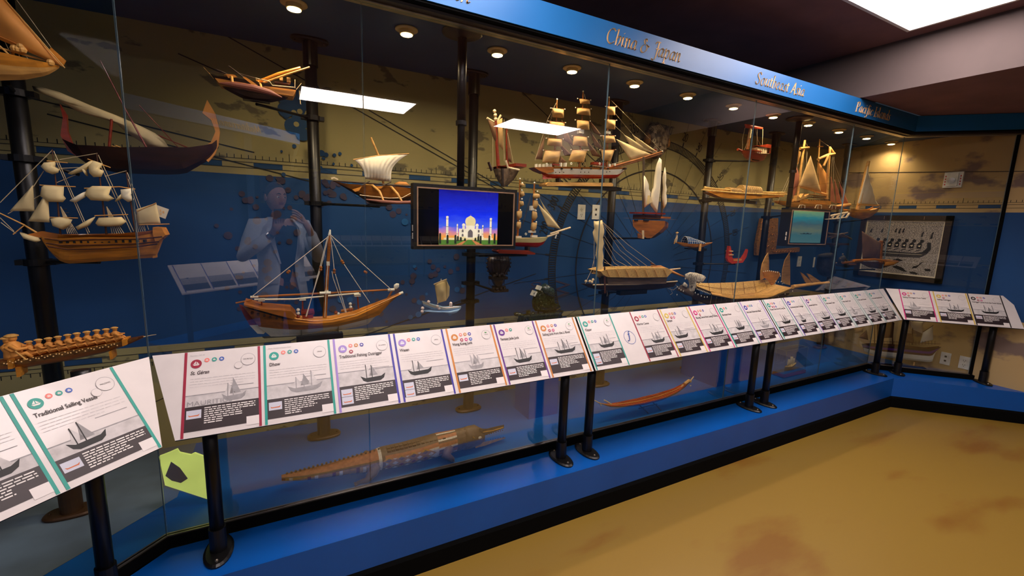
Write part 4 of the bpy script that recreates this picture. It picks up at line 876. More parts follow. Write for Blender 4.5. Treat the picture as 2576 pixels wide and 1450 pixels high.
# H: small white boat with a single sail
s = Ship('small_sailing_boat_model', 'tiny pale boat model with one curved cream sail above the Wasen panel', 'model boat', 2.20, (1110, 785))
s.hull([(1062, 757), (1078, 763), (1095, 768), (1120, 774), (1140, 772), (1160, 771)], [(1066, 770), (1090, 780), (1115, 784), (1133, 782), (1150, 778), (1160, 775)], .03, ['pale_blue', 'pale_pink', 'hull_white'], bands=((.5, 0), (2, 2)))
s.blob([(1058, 782), (1080, 780), (1130, 781), (1160, 776), (1150, 786), (1136, 790), (1110, 784), (1080, 785)], .03, 'pale_blue', 'wave'); s.sail([(1093, 715), (1122, 703), (1122, 757), (1101, 763)], 'sail_cream', .02, nu=8)
s.sail([(1122, 703), (1131, 722), (1130, 744), (1122, 757)], 'sail_cream', .004); s.spar([(1091, 716), (1124, 703)], 3, 'ivory', 'yard'); s.spar([(1110, 702), (1101, 765)], 3, 'hull_white', 'mast', dy=.01)
s.balls([(1078, 760), (1100, 772), (1105, 776), (1134, 768), (1134, 764), (1063, 776), (1062, 784)], 7, 'pale_pink', 'figure', dy=-.02)
# J: narrow junk seen from the bow
s = Ship('bow_on_junk_model', 'dark grey hulled junk model seen bow on, right above the big screen', 'model ship', 2.36, (1266, 472))
def ringhull(s, st, mats, name='hull', mi=0):
    b = B(); rings = []
    for dy, uc, hw, vt, vb in st:   # station depth, centre px, half width px, top px, keel px
        r = []
        for j in range(13):
            a = j/12*2-1; r.append(at(uc+hw*a*1.0, vt+(vb-vt)*(1-abs(a)**2.2), s.y+dy))
        r += [at(uc+hw*.8, vt+(vb-vt)*.2, s.y+dy), at(uc-hw*.8, vt+(vb-vt)*.2, s.y+dy)]; rings.append(r)
    b.loft(rings, mi); return b.build(name, mats, s.t)
ringhull(s, [(-.14, 1264, 2, 424, 470), (-.10, 1266, 16, 424, 471), (-.02, 1270, 30, 426, 468), (.08, 1274, 34, 424, 462), (.16, 1278, 32, 416, 452)], ['greywood', 'mahogany'])
s.spar([(1254, 424), (1250, 370), (1247, 300)], 9, 'mahogany', 'mast', tip=.6); s.spar([(1277, 425), (1275, 380), (1275, 325)], 7, 'mahogany', 'mast', dy=.06, tip=.7)
s.balls([(1247, 300), (1246, 290), (1244, 280)], 8, 'ivory', 'mast_head'); s.spar([(1225, 297), (1242, 307)], 5, 'ivory', 'yard'); s.spar([(1250, 308), (1260, 290)], 5, 'ivory', 'yard')
s.sail([(1226, 299), (1246, 308), (1252, 366), (1240, 345)], 'sail_brown', .015); s.sail([(1250, 306), (1264, 296), (1266, 378), (1256, 366)], 'sail_tan', .02, dy=-.02, ripple=.003); s.sail([(1275, 328), (1280, 345), (1287, 410), (1278, 404)], 'sail_brown', .01, 'sail', dy=.05)
s.spar([(1229, 408), (1237, 430)], 6, 'rosewood', 'bow_horn', dy=-.1); s.spar([(1272, 404), (1278, 422), (1306, 428)], 5, 'ivory', 'bow_horn', dy=-.1); s.boxes([(1240, 421, 1300, 426), (1280, 414, 1306, 424)], 'mahogany', 'deck_rail', dd=.09, dy=.05); s.slab([(1262, 424), (1267, 424), (1268, 470), (1264, 470)], .01, 'darkwood', 'stem', dy=-.14)
s.ropes([((1240, 320), (1240, 425)), ((1268, 300), (1268, 405)), ((1277, 335), (1292, 412)), ((1258, 300), (1270, 400))], 'rope', .0012)
# K: white and red tall ship
s = Ship('tall_ship_model', 'three masted tall ship model, white hull with red bottom on pale wooden base', 'model ship', 2.32, (1450, 468))
s.hull([(1344, 421), (1397, 421), (1457, 422), (1521, 424), (1560, 422), (1577, 419)], [(1352, 428), (1374, 448), (1400, 449), (1500, 449.5), (1551, 449), (1568, 432)], .045, ['hull_white', 'honey', 'hull_red', 'teak'], n=26, bands=((.34, 2), (.80, 0), (2, 3)))
s.slab([(1344, 421), (1392, 421), (1394, 432), (1374, 436), (1356, 429)], .07, 'teak', 'stern_house'); s.slab([(1366, 438), (1390, 449), (1366, 451)], .005, 'print_coral', 'rudder')
for u in (1403, 1427, 1452, 1475, 1499, 1518, 1562): s.boxes([(u, 424, u+2.5, 428)], 'panel_black', 'scuttle', dd=.046)
s.balls([(1398+10*k, 434) for k in range(3)]+[(1461+10*k, 433.5) for k in range(3)]+[(1526, 433), (1534, 432)], 2.4, 'panel_black', 'porthole', dy=-.044)
for pts in ([(1393, 421), (1399, 330), (1401, 251)], [(1457, 422), (1463, 330), (1467, 231)], [(1526, 422), (1529, 340), (1532, 246)]): s.spar(pts, 4.5, 'teak', 'mast', tip=.5)
SQ = [((1389, 272), (1418, 275), (1418, 297), (1390, 295)), ((1382, 305), (1420, 309), (1420, 330), (1380, 327)), ((1378, 348), (1414, 350), (1413, 369), (1376, 366)), ((1371, 378), (1411, 379), (1404, 410), (1364, 409)),
      ((1457, 248), (1483, 252), (1484, 262), (1460, 261)), ((1452, 271), (1484, 274), (1485, 291), (1451, 287)), ((1451, 302), (1482, 305), (1482, 327), (1452, 325)), ((1443, 342), (1477, 345), (1478, 369), (1441, 366)), ((1440, 377), (1477, 378), (1468, 408), (1430, 406)),
      ((1527, 268), (1547, 269), (1547, 290), (1526, 289)), ((1526, 301), (1548, 303), (1547, 326), (1525, 323)), ((1515, 342), (1545, 342), (1549, 359), (1520, 360)), ((1512, 377), (1546, 377), (1536, 405), (1516, 404))]
for c in SQ: o = s.sail(c, 'sail_tan', .022, dy=-.012); b = B(); b.tube(s.P([(c[0][0]-4, c[0][1]), (c[1][0]+3, c[1][1])], -.014), .0018, 0, 6); b.build('yard', 'teak', o); b = B(); [b.sphere(at(q[0], q[1], s.y-.014), .0036, 0, 8) for q in ((c[0][0]-4, c[0][1]), (c[1][0]+3, c[1][1]))]; b.build('yard_knob', 'hull_white', o)
for c in ([(1550, 350), (1585, 402), (1637, 388)], [(1570, 339), (1588, 372), (1648, 386)], [(1591, 339), (1606, 366), (1656, 384)]): s.sail([c[0], c[2], c[1]], 'sail_cream', .012, 'jib', dy=-.005*c[0][0] % .02)
for c in ([(1413, 302), (1443, 368), (1418, 352)], [(1404, 357), (1441, 392), (1421, 392)], [(1480, 300), (1518, 345), (1494, 334)], [(1485, 332), (1518, 376), (1496, 368)], [(1475, 354), (1514, 396), (1490, 392)], [(1371, 338), (1346, 400), (1364, 402)], [(1410, 392), (1404, 414), (1425, 408)]): s.sail([c[0], c[1], c[2]], 'sail_brown', .01, 'staysail', dy=.012)
s.spar([(1521, 424), (1600, 402), (1667, 381)], 5, 'teak', 'bowsprit', tip=.5); s.spar([(1540, 424), (1610, 404), (1664, 387)], 3, 'teak', 'jib_boom', dy=.01); s.balls([(1666, 381), (1401, 250), (1532, 245), (1467, 230)], 4, 'hull_white', 'mast_knob')
s.ropes([((1537, 252), (1666, 381)), ((1548, 286), (1593, 340)), ((1548, 318), (1572, 340)), ((1548, 350), (1552, 352)), ((1402, 254), (1378, 300), (1346, 404), (1346, 404)), ((1470, 236), (1485, 300)), ((1521, 420), (1570, 404)), ((1390, 275), (1378, 350))]+[((1458, 382), (1446+6*k, 420)) for k in range(6)]+[((1527, 382), (1512+6*k, 420)) for k in range(6)]+[((1394, 382), (1380+6*k, 420)) for k in range(6)], 'rope', .0010)
for u, v in ((1375.5, 413.5), (1437, 412), (1509, 412)):
    b = B(); c = at(u, v, s.y-.03); b.tube([c+.0055*V(math.cos(a), 0, math.sin(a)) for a in np.linspace(0, 2*math.pi, 17)], .0022, 0, 6, False); b.build('life_ring', 'hull_white', s.t)
s.boxes([(1348+9*k, 413, 1349.5+9*k, 421) for k in range(6)]+[(1408, 410, 1411, 420), (1420, 410, 1423, 420), (1494, 416, 1515, 420), (1530, 413, 1533, 420), (1543, 411, 1546, 418), (1455, 324, 1466, 337), (1524, 330, 1533, 338), (1390, 336, 1402, 340)], 'hull_white', 'deck_fitting', dd=.012)
s.boxes([(1386, 412, 1403, 418), (1490, 408, 1505, 416), (1510, 410, 1518, 418)], 'mahogany', 'deck_house', dd=.02)
s.slab([(1374.5, 464), (1380, 458.5), (1538, 460), (1543, 463), (1542, 469), (1376, 468)], .09, 'pine', 'base'); s.boxes([(1402, 449, 1406, 460), (1512, 450, 1516, 460)], 'darkwood', 'pedestal'); s.boxes([(1446, 457.5, 1466, 459.5)], 'silver', 'name_plate', dd=.046); s.boxes([(1380, 468, 1555, 473)], 'black_metal', 'cradle', dd=.035)
# L: smaller ship half behind the screen
s = Ship('two_masted_ship_model', 'cream and red sailing ship model partly hidden behind the big screen', 'model ship', 2.28, (1320, 640))
s.hull([(1215, 602), (1260, 600), (1298, 599), (1340, 599), (1379, 596)], [(1222, 612), (1240, 620), (1299, 620), (1352, 623), (1366, 615)], .04, ['hull_yellow', 'honey', 'hull_red'], bands=((.42, 2),))
s.spar([(1302, 596), (1306, 520), (1308, 449)], 5, 'teak', 'mast', tip=.6); s.spar([(1338, 596), (1341, 530), (1344.5, 460)], 5, 'teak', 'mast', tip=.6); s.spar([(1376, 596), (1405, 586)], 4.5, 'ivory', 'bowsprit'); s.spar([(1384, 588.5), (1435, 573)], 4, 'ivory', 'jib_boom'); s.spar([(1402, 582), (1397, 600)], 3, 'hull_white', 'dolphin_striker')
for c in ([(1343, 487), (1355, 488), (1357, 497), (1349, 501), (1341, 499)], [(1344, 504), (1350, 504), (1352, 516), (1346, 527), (1341, 522)], [(1340, 531), (1348, 533), (1350, 546), (1344, 556), (1339, 550)], [(1339, 560), (1349, 560), (1347, 575), (1341, 583), (1336, 578)],
          [(1309, 461), (1315, 462), (1317, 468), (1309, 471)], [(1309, 482), (1315, 482), (1318, 492), (1311, 497)], [(1307, 506), (1314, 506), (1316, 517), (1309, 521)], [(1302, 531), (1311, 530), (1310, 548), (1302, 555)], [(1302, 558), (1309, 558), (1307, 575), (1301, 580)]): s.blob(c, .02, 'sail_tan', 'sail', dy=-.01)
s.sail([(1353, 512), (1378, 570), (1410, 576), (1385, 545)], 'sail_cream', .015, 'jib'); s.sail([(1357, 498), (1365, 515), (1408, 572), (1370, 530)], 'sail_cream', .004, 'jib', dy=.01); s.boxes([(1331, 580, 1346, 586), (1299, 594, 1310, 599), (1336, 592, 1350, 597), (1334, 518, 1346, 530)], 'hull_white', 'deck_fitting', dd=.01)
s.balls([(1308, 450), (1344.5, 460), (1314, 461), (1313, 479), (1313, 501), (1309, 529), (1307, 556), (1352, 482), (1350, 502), (1348, 530), (1349, 559)], 4, 'hull_white', 'yard_knob', dy=-.02)
s.ropes([((1355, 485), (1409, 574)), ((1346, 462), (1354, 484)), ((1335, 500), (1316, 566)), ((1336, 490), (1310, 580)), ((1409, 576), (1398, 600))], 'rope_dark', .0012)
b = B(); c = at(1323, 589, s.y-.03); b.tube([c+.0055*V(math.cos(a), 0, math.sin(a)) for a in np.linspace(0, 2*math.pi, 17)], .002, 0, 6, False); b.build('life_ring', 'hull_white', s.t)
s.slab([(1252, 633), (1256, 629), (1330, 631), (1347, 637), (1346, 641), (1256, 638)], .08, 'mahogany', 'base'); s.boxes([(1324, 621, 1329, 632), (1250, 620, 1255, 630)], 'darkwood', 'pedestal'); s.boxes([(1200, 641, 1320, 644)], 'black_metal', 'cradle', dd=.03)
# M: dark carved horn ship with a round sail
s = Ship('carved_horn_ship_model', 'dark carved ship model with one round ribbed sail under the big screen', 'model ship', 2.45, (1255, 736))
s.blob([(1229, 643), (1255, 646), (1280, 645), (1284, 660), (1282, 676), (1275, 690), (1266, 697), (1240, 697), (1230, 688), (1225, 675), (1226, 658)], .03, 'horn_dark', 'round_sail')
b = B(); [b.tube(s.P([(1229+k*7, 645), (1227+k*8, 668), (1240+k*3.8, 696)], -.03), .002, 0, 5) for k in range(8)]; b.build('sail_rib', 'darkwood', s.t)
b = B(); [b.sphere(at(u, v, s.y-.005), .006, 0, 6) for u, v in ((1226, 652), (1224, 662), (1225, 672), (1227, 682), (1232, 691), (1284, 652), (1285, 662), (1284, 672), (1281, 682), (1276, 690))]; b.build('fringe', 'horn_dark', s.t)
b = B(); b.tube([at(1255, 648+0*k, s.y-.034)+.012*V(math.cos(a), 0, math.sin(a)) for k, a in enumerate(np.linspace(0, 2*math.pi, 13))], .003, 0, 6, False); b.build('crest_ring', 'darkwood', s.t)
ringhull(s, [(-.05, 1254, 13, 702, 722), (0, 1253, 19, 698, 726), (.05, 1253, 14, 702, 722)], ['horn_dark', 'darkwood']); s.boxes([(1234, 696, 1272, 702), (1238, 728, 1274, 733)], 'horn_dark', 'deck', dd=.03); s.boxes([(1242, 720, 1268, 729)], 'horn_dark', 'carved_base', dd=.025)
s.balls([(1244+6*k, 694-4*(k % 2)) for k in range(5)]+[(1242, 726), (1250, 727), (1260, 727), (1268, 726)], 8, 'horn_dark', 'figure', dy=-.03); s.ropes([((1231, 700), (1230, 715), (1238, 722), (1240, 728)), ((1270, 700), (1268, 716))], 'horn_dark', .0018)
# N: jade junk
s = Ship('jade_junk_model', 'dark green carved jade junk model with dragon prow above the boards', 'model ship', 2.38, (1350, 812))
s.blob([(1371, 712), (1381, 719), (1393, 725), (1394, 748), (1396, 764), (1410, 770), (1411, 776), (1397, 783), (1368, 786), (1346, 783), (1339, 772), (1338, 758), (1344, 736), (1359, 720)], .028, 'jade', 'sail_mass')
s.blob([(1371, 713), (1380, 718), (1392, 726), (1393, 745), (1385, 750), (1372, 742), (1362, 736), (1358, 724)], .036, 'jade_blue', 'upper_sail', dy=-.01); s.slab([(1361, 720), (1364, 722), (1359, 731), (1356, 730)], .05, 'hull_white', 'glint_edge', dy=-.02); s.slab([(1349, 733), (1352, 735), (1346, 747), (1343, 745)], .05, 'hull_white', 'glint_edge', dy=-.02)
r5 = random.Random(5); b = B()
for k in range(46):
    u, v = 1344+46*r5.random(), 728+52*r5.random(); b.sphere(at(u, v, s.y-.03-.012*r5.random()), .0035+.004*r5.random(), 0, 6)
b.build('carved_figures', 'jade', s.t)
s.hull([(1306, 793), (1330, 791), (1360, 788), (1390, 787), (1419, 783)], [(1300, 812), (1330, 812), (1370, 808), (1396, 802), (1412, 792)], .03, ['jade', 'darkwood']); s.blob([(1292, 788), (1300, 785), (1312, 788), (1320, 794), (1316, 799), (1304, 797), (1294, 795)], .018, 'jade', 'dragon_head')
s.boxes([(1330, 789, 1400, 791), (1325, 796, 1398, 798)], 'jade', 'deck_rail', dd=.03); s.boxes([(1324, 782, 1325.5, 796), (1353, 784, 1355, 792), (1367, 784, 1369, 792), (1379, 782, 1381, 790)], 'jade', 'post', dd=.004); s.slab([(1325, 782), (1335, 781), (1334, 788), (1325, 789)], .003, 'jade', 'flag'); s.blob([(1336, 795), (1341, 783), (1348, 795)], .015, 'jade', 'pagoda'); s.slab([(1392, 800), (1396, 799), (1419, 782), (1414, 782)], .02, 'jade', 'sternpost')
# O: mask on the mural
s = Ship('carved_mask', 'grey carved face mask mounted high on the compass rose mural', 'mask', 2.74, (1655, 400), None)
s.blob([(1637, 306), (1658, 311), (1679, 316), (1681, 340), (1676, 362), (1672, 384), (1660, 398), (1645, 402), (1634, 392), (1631, 364), (1628, 340), (1632, 318)], .05, 'mask_grey', 'face')
s.blob([(1626, 332), (1633, 340), (1632, 368), (1622, 360)], .03, 'carved_brown', 'ear'); s.blob([(1674, 345), (1683, 352), (1680, 372), (1672, 372)], .03, 'carved_brown', 'ear')
b = B()
for (u, v, r_) in ((1646, 354, .016), (1670, 356, .014), (1648, 330, .014), (1668, 332, .014), (1648, 377, .022)):
    c = at(u, v, s.y-.045)
    for q in (1, .55): b.tube([c+r_*q*V(math.cos(a), 0, math.sin(a)) for a in np.linspace(0, 2*math.pi, 13)], .003, 0, 6, False)
for k in range(6): b.tube(s.P([(1634+3*k, 325+2*k), (1640+4*k, 318-k), (1650+4*k, 326), (1652+4*k, 340)], -.045), .0028, 0, 5)
b.build('carved_scrolls', 'carved_white', s.t); b = B(); b.tube(s.P([(1661, 340), (1662, 355), (1660, 368)], -.052), [.004, .008, .013], 0, 8); b.build('nose', 'mask_grey', s.t); b = B(); b.sphere(at(1648, 378, s.y-.045), .013, 0, 10, (1.2, .5, .8)); b.build('mouth', 'hull_red', s.t)
# P: stern view junk with white sails
s = Ship('stern_view_junk_model', 'brown junk model seen from the stern with crumpled white sails', 'model ship', 2.30, (1636, 600))
b = B(); st = [(-.12, 1632, 41, 553, 599, .75), (-.05, 1636, 43, 556, 600, .8), (.06, 1642, 40, 560, 598, .8), (.16, 1652, 24, 562, 592, .8), (.22, 1662, 3, 562, 580, .8)]; rings = []
for dy, uc, hw, vt, vb, q_ in st:
    rings.append([at(uc-hw, vt, s.y+dy), at(uc-hw*.96, vt+(vb-vt)*.35, s.y+dy), at(uc-hw*.62, vt+(vb-vt)*.68, s.y+dy), at(uc-hw*.15, vb, s.y+dy), at(uc+hw*.15, vb, s.y+dy), at(uc+hw*.62, vt+(vb-vt)*.68, s.y+dy), at(uc+hw*.96, vt+(vb-vt)*.35, s.y+dy), at(uc+hw, vt+3, s.y+dy)])
b.loft(rings, [0, 0, 1, 1, 1, 0, 0, 0]); b.build('hull', ['teak', 'darkwood'], s.t)
s.boxes([(1596, 553, 1604, 557), (1619, 553, 1631, 557)], 'panel_black', 'stern_window', dd=.004, dy=-.122); s.boxes([(1604, 534, 1652, 540)], 'mahogany', 'cabin_roof', dd=.08); s.boxes([(1608, 540, 1645, 553)], 'rosewood', 'cabin', dd=.06); s.boxes([(1650, 545, 1674, 550)], 'teak', 'hatch', dd=.05, dy=.05); s.boxes([(1594, 549, 1676, 552.5)], 'honey', 'stern_rail', dd=.1, dy=-.02)
s.slab([(1606, 587), (1617, 592), (1617, 601), (1606, 599)], .008, 'teak', 'rudder', dy=-.14); s.slab([(1617, 580), (1620.5, 580), (1620.5, 601), (1617, 601)], .008, 'ivory', 'rudder_post', dy=-.145)
s.spar([(1618, 552), (1619, 441), (1619, 395)], 4, 'rope_dark', 'mast'); s.spar([(1665, 548), (1666, 436)], 4, 'rope_dark', 'mast', dy=.02); s.spar([(1650, 550), (1657, 400)], 3, 'rope_dark', 'mast', dy=.01)
for c, d in (([(1620, 441), (1625, 448), (1630, 460), (1629, 472), (1636, 484), (1634, 500), (1635, 513), (1626, 520), (1621, 523)], -.03), ([(1659, 397), (1664.6, 402), (1663, 440), (1659, 490), (1652.5, 539), (1645, 528), (1636, 516), (1638, 492), (1641, 480), (1645, 473), (1648, 440), (1652.5, 411)], -.05), ([(1672.6, 420), (1674, 430), (1671, 450), (1676, 478), (1672, 498), (1676, 516), (1669, 527), (1667, 500), (1670, 470), (1668, 440)], -.0)): s.blob(c, .012, 'sail_white', dy=d)
s.slab([(1635, 492), (1642, 508), (1632, 513)], .02, 'sail_cream', 'sail_patch', dy=-.07); s.ropes([((1596, 565), (1590, 580), (1588, 592), (1588, 592)), ((1676, 576), (1690, 592)), ((1600, 578), (1585, 600)), ((1634, 516), (1650, 536))], 'rope_dark', .0014)
# Q: little red boat
s = Ship('small_red_boat_model', 'small red brown boat model high on the right with a raised furled sail', 'model boat', 2.30, (1895, 405))
s.hull([(1864, 378), (1880, 382), (1900, 390), (1918, 390), (1928, 386)], [(1868, 388), (1876, 400), (1890, 406), (1905, 408), (1920, 405), (1925, 396)], .045, ['mahogany', 'teak'], e1=.4); s.spar([(1856, 376), (1875, 383)], 4, 'mahogany', 'bowsprit'); s.spar([(1880, 376), (1884, 345), (1888, 320)], 4.5, 'teak', 'mast'); s.blob([(1884, 348), (1887, 322), (1891, 326), (1887, 350)], .006, 'sail_cream', 'rolled_sail', dy=-.01)
s.blob([(1873, 312), (1890, 315), (1919, 322), (1918, 326), (1895, 324), (1876, 322)], .02, 'hull_brightred', 'furled_sail'); s.boxes([(1897+4.5*k, 372, 1898.5+4.5*k, 388) for k in range(7)], 'ivory', 'rail_post', dd=.03); s.boxes([(1895, 369, 1929, 373), (1886, 378, 1906, 384)], 'mahogany', 'deck_rail', dd=.035); s.boxes([(1922, 364, 1929, 388)], 'mahogany', 'stern_post', dd=.03)
s.ropes([((1874, 322), (1868, 350), (1868, 390)), ((1886, 345), (1868, 388)), ((1905, 324), (1904, 372)), ((1900, 324), (1906, 350), (1916, 372)), ((1919, 325), (1918, 372)), ((1893, 350), (1897, 378))], 'rope', .0011); s.boxes([(1888, 401, 1904, 406)], 'black_metal', 'cradle', dd=.02)
# R: log raft boat
s = Ship('log_raft_model', 'pale bamboo raft model carrying two woven huts, right of compass rose', 'model boat', 2.32, (1880, 503))
b = B()
for k, (p, q) in enumerate((((1765, 478), (1974, 491)), ((1771, 472), (1976, 487)), ((1770, 475), (1980, 489)), ((1814, 491), (1972, 494)), ((1816, 496), (1960, 497)), ((1776, 480), (1920, 496)), ((1790, 478), (1978, 484)), ((1772, 470), (1830, 480)))):
    m_ = ((p[0]+q[0])/2, (p[1]+q[1])/2+2); b.tube([at(*p, s.y-.04+.014*k), at(*m_, s.y-.04+.014*k), at(*q, s.y-.04+.014*k)], .0052, 0, 8)
b.build('log_deck', 'bamboo', s.t)
s.slab([(1784, 484), (1815, 482), (1972, 490), (1970, 494), (1890, 501), (1850, 500), (1815, 497)], .06, 'honey', 'hull'); 
def hut(u0, u1, v0, v1):
    b = B(); p0, p1 = at(u0, v1, s.y), at(u1, v1, s.y); hgt = at(u0, v0, s.y)[2]-p0[2]; rings = []
    for p in (p0, p1): rings.append([(p[0], s.y+.04*math.cos(a), p0[2]+max(.0, hgt*math.sin(a)**.6)) for a in np.linspace(0, math.pi, 9)])
    b.loft(rings); h = b.build('hut', 'straw', s.t); b = B()
    for k in range(1, 9): x = p0[0]+(p1[0]-p0[0])*k/9; b.tube([(x, s.y+.041*math.cos(a), p0[2]+max(0, (hgt+.001)*math.sin(a)**.6)) for a in np.linspace(0, math.pi, 9)], .0009, 0, 4)
    for k in range(1, 6): z = p0[2]+hgt*k/6.2; b.tube([(p0[0], s.y-.0405*math.cos(math.asin(min(1, (k/6.2)**1.66))), z), (p1[0], s.y-.0405*math.cos(math.asin(min(1, (k/6.2)**1.66))), z)], .0009, 0, 4)
    b.build('weave', 'carved_brown', h)
hut(1828, 1855, 471, 486); hut(1861, 1907, 465, 488); s.boxes([(1770, 504, 1900, 507)], 'black_metal', 'cradle', dd=.006)
# S: sampan with standing oarsman
s = Ship('sampan_model', 'small sampan model with white lattice canopy and standing oarsman', 'model boat', 2.34, (1745, 626))
s.hull([(1698, 608), (1720, 611), (1744, 613), (1770, 613), (1793, 610)], [(1703, 612), (1718, 620), (1744, 625), (1767, 622), (1788, 614)], .028, ['honey', 'teak'])
b = B(); rings = []
for u, k in ((1722, 1), (1732, .95), (1750, .6), (1766, .25)):
    p = at(u, 613, s.y); rings.append([(p[0], s.y+.032*math.cos(a), p[2]+.052*k*math.sin(a)) for a in np.linspace(0, math.pi, 9)])
b.loft(rings, caps=False, closed=False); o = b.build('canopy', 'navy_lattice' if 'navy_lattice' in M else 'mural_blue', s.t); b = B()
for k in range(9): t_ = k/8; b.tube([(rings[0][0][0]+(rings[3][0][0]-rings[0][0][0])*t_, s.y+.033*math.cos(a), rings[0][0][2]+.054*(1-.75*t_)*math.sin(a)) for a in np.linspace(0, math.pi, 9)], .0013, 0, 5)
for j in range(1, 8): b.tube([V(*r[j])+V(0, -.001, .001) for r in rings], .0012, 0, 5)
b.build('lattice', 'hull_white', o)
b = B(); b.tube(s.P([(1700, 611), (1702, 600), (1703, 592)]), [.006, .008, .006], 0, 8); b.sphere(at(1703, 588, s.y), .0075, 0, 8); b.tube(s.P([(1703, 596), (1699, 602), (1697, 608)], -.008), .0028, 0, 6); fg = b.build('oarsman', 'ivory', s.t); b = B(); b.lathe(at(1703.5, 586, s.y), [(.013, 0), (.002, .007)], 0, 10); b.build('straw_hat', 'straw', fg)
s.spar([(1698, 602), (1696, 614)], 2, 'pine', 'oar'); s.spar([(1762, 613), (1760, 632)], 4, 'pine', 'rudder_oar', dy=-.03); s.boxes([(1727, 624, 1762, 627)], 'black_metal', 'cradle')
# T: little red curved boat
s = Ship('red_gondola_model', 'little red boat model with two upswept ends below the raft', 'model boat', 2.36, (1855, 664))
s.slab([(1835, 619), (1838, 620), (1842, 640), (1843, 651), (1868, 650), (1874, 641), (1881, 627), (1882, 630), (1878, 647), (1869, 661), (1842, 664), (1833, 658), (1830, 650), (1832, 636)], .02, 'hull_brightred', 'hull'); s.slab([(1845, 653), (1866, 652), (1866, 656), (1846, 657)], .022, 'sail_orange', 'inner_deck'); s.boxes([(1831, 631, 1839, 633), (1831, 640, 1840, 642)], 'gold', 'prow_band')
# U: outrigger with tattered tall sail and many ropes
s = Ship('tattered_sail_outrigger_model', 'dark outrigger model with tattered tall sail, thatched deckhouse and many ropes', 'model boat', 2.20, (1580, 735))
s.hull([(1460, 714), (1490, 715), (1527, 716), (1600, 714), (1660, 711), (1704, 707)], [(1470, 718), (1486, 726), (1527, 732), (1590, 733), (1643, 730), (1695, 722)], .03, ['darkwood', 'greywood'], e0=.1)
s.slab([(1526, 692), (1600, 690), (1680, 688), (1676, 714), (1600, 716), (1530, 716)], .09, 'greywood', 'deckhouse'); s.slab([(1511, 683), (1530, 678), (1600, 675), (1680, 675), (1692, 684), (1678, 698), (1600, 699), (1530, 698), (1518, 692)], .13, 'straw', 'thatch_roof')
for k in range(7): s.spar([(1526+24*k, 678), (1534+24*k, 696)], 1.6, 'pine', 'roof_batten', dy=-.07)
s.blob([(1493.6, 556), (1500, 557), (1515, 554), (1517, 566), (1520, 578), (1516, 592), (1519, 612), (1515, 630), (1518, 650), (1515, 669), (1517, 690), (1510, 700), (1500, 696), (1504, 670), (1499, 641), (1502, 615), (1494, 600), (1491, 584), (1497, 572)], .012, 'sail_cream', 'tattered_sail', dy=-.012)
s.spar([(1513, 552), (1513, 640), (1511, 716)], 4, 'darkwood', 'mast'); s.spar([(1637, 662), (1660, 674), (1722, 696)], 3, 'walnut', 'boom'); s.blob([(1636, 668), (1662, 668), (1690, 680), (1724, 697), (1716, 697), (1686, 686), (1668, 678), (1646, 682)], .02, 'sail_orange', 'rolled_sail'); s.spar([(1670, 680), (1711, 676)], 2.5, 'ivory', 'spar')
s.spar([(1492, 717), (1600, 716), (1704, 708)], 2.5, 'ivory', 'rubbing_pole', dy=-.04); s.spar([(1489, 688), (1512, 688)], 2, 'pine', 'crossbar'); s.spar([(1521, 672), (1522, 738)], 3, 'walnut', 'stake', dy=-.06)
s.balls([(1474, 708), (1484, 708), (1489, 710), (1492, 704)], 7, 'ivory', 'knot', dy=-.02)
s.ropes([((1515, 558), (1580, 616), (1656, 672)), ((1516, 560), (1575, 630), (1636, 676)), ((1517, 566), (1560, 630), (1618, 677)), ((1518, 590), (1545, 630), (1600, 678)), ((1519, 600), (1550, 655), (1596, 680)), ((1520, 620), (1545, 662), (1575, 680)), ((1518, 650), (1540, 672), (1545, 682)), ((1520, 660), (1540, 668), (1560, 682)),
         ((1498, 640), (1488, 680), (1474, 710)), ((1495, 600), (1494, 690)), ((1515, 690), (1560, 716), (1620, 732), (1690, 710)), ((1530, 700), (1600, 716), (1640, 704), (1690, 712)), ((1688, 708), (1684, 722), (1692, 738), (1686, 742)), ((1692, 708), (1704, 722), (1694, 730), (1680, 726)), ((1525, 720), (1528, 740), (1527, 746)), ((1484, 712), (1476, 706), (1472, 714))], 'rope', .0015)
s.boxes([(1556, 732, 1622, 738)], 'black_metal', 'cradle')
# V: large trading canoe with shells
s = Ship('shell_trimmed_canoe_model', 'large straw coloured canoe model edged with white shells and carved prow boards', 'model boat', 2.22, (1850, 790))
s.hull([(1735, 738), (1790, 744), (1847, 752), (1936, 748), (1985, 728)], [(1742, 752), (1790, 772), (1850, 782), (1930, 774), (1984, 742)], .045, ['darkwood', 'darkwood'])
b = B(); back = resamp(s.P([(1751, 712), (1790, 713), (1850, 711), (1900, 707), (1934, 703)], .07), 14); fr = resamp(s.P([(1751, 720), (1790, 735), (1850, 743), (1905, 735), (1948, 716)], -.03), 14); bo = resamp(s.P([(1755, 724), (1800, 742), (1850, 752), (1900, 744), (1945, 722)], .02), 14)
b.loft([[back[i], back[i]+V(0, .006, 0), bo[i]+V(0, .01, -.012), fr[i]+V(0, -.006, 0), fr[i], bo[i]] for i in range(14)]); b.build('wash_boards', 'straw', s.t)
b = B()
for i in (2, 4, 6, 8, 10, 12): b.tube([back[i]+V(0, -.004, 0), bo[i]+V(0, 0, .004)], .002, 0, 5)
for i in range(13): b.tube([back[i]*.6+bo[i]*.4+V(0, -.006, 0), back[i+1]*.6+bo[i+1]*.4+V(0, -.006, 0)], .0015, 0, 5)
b.build('rib', 'carved_brown', s.t)
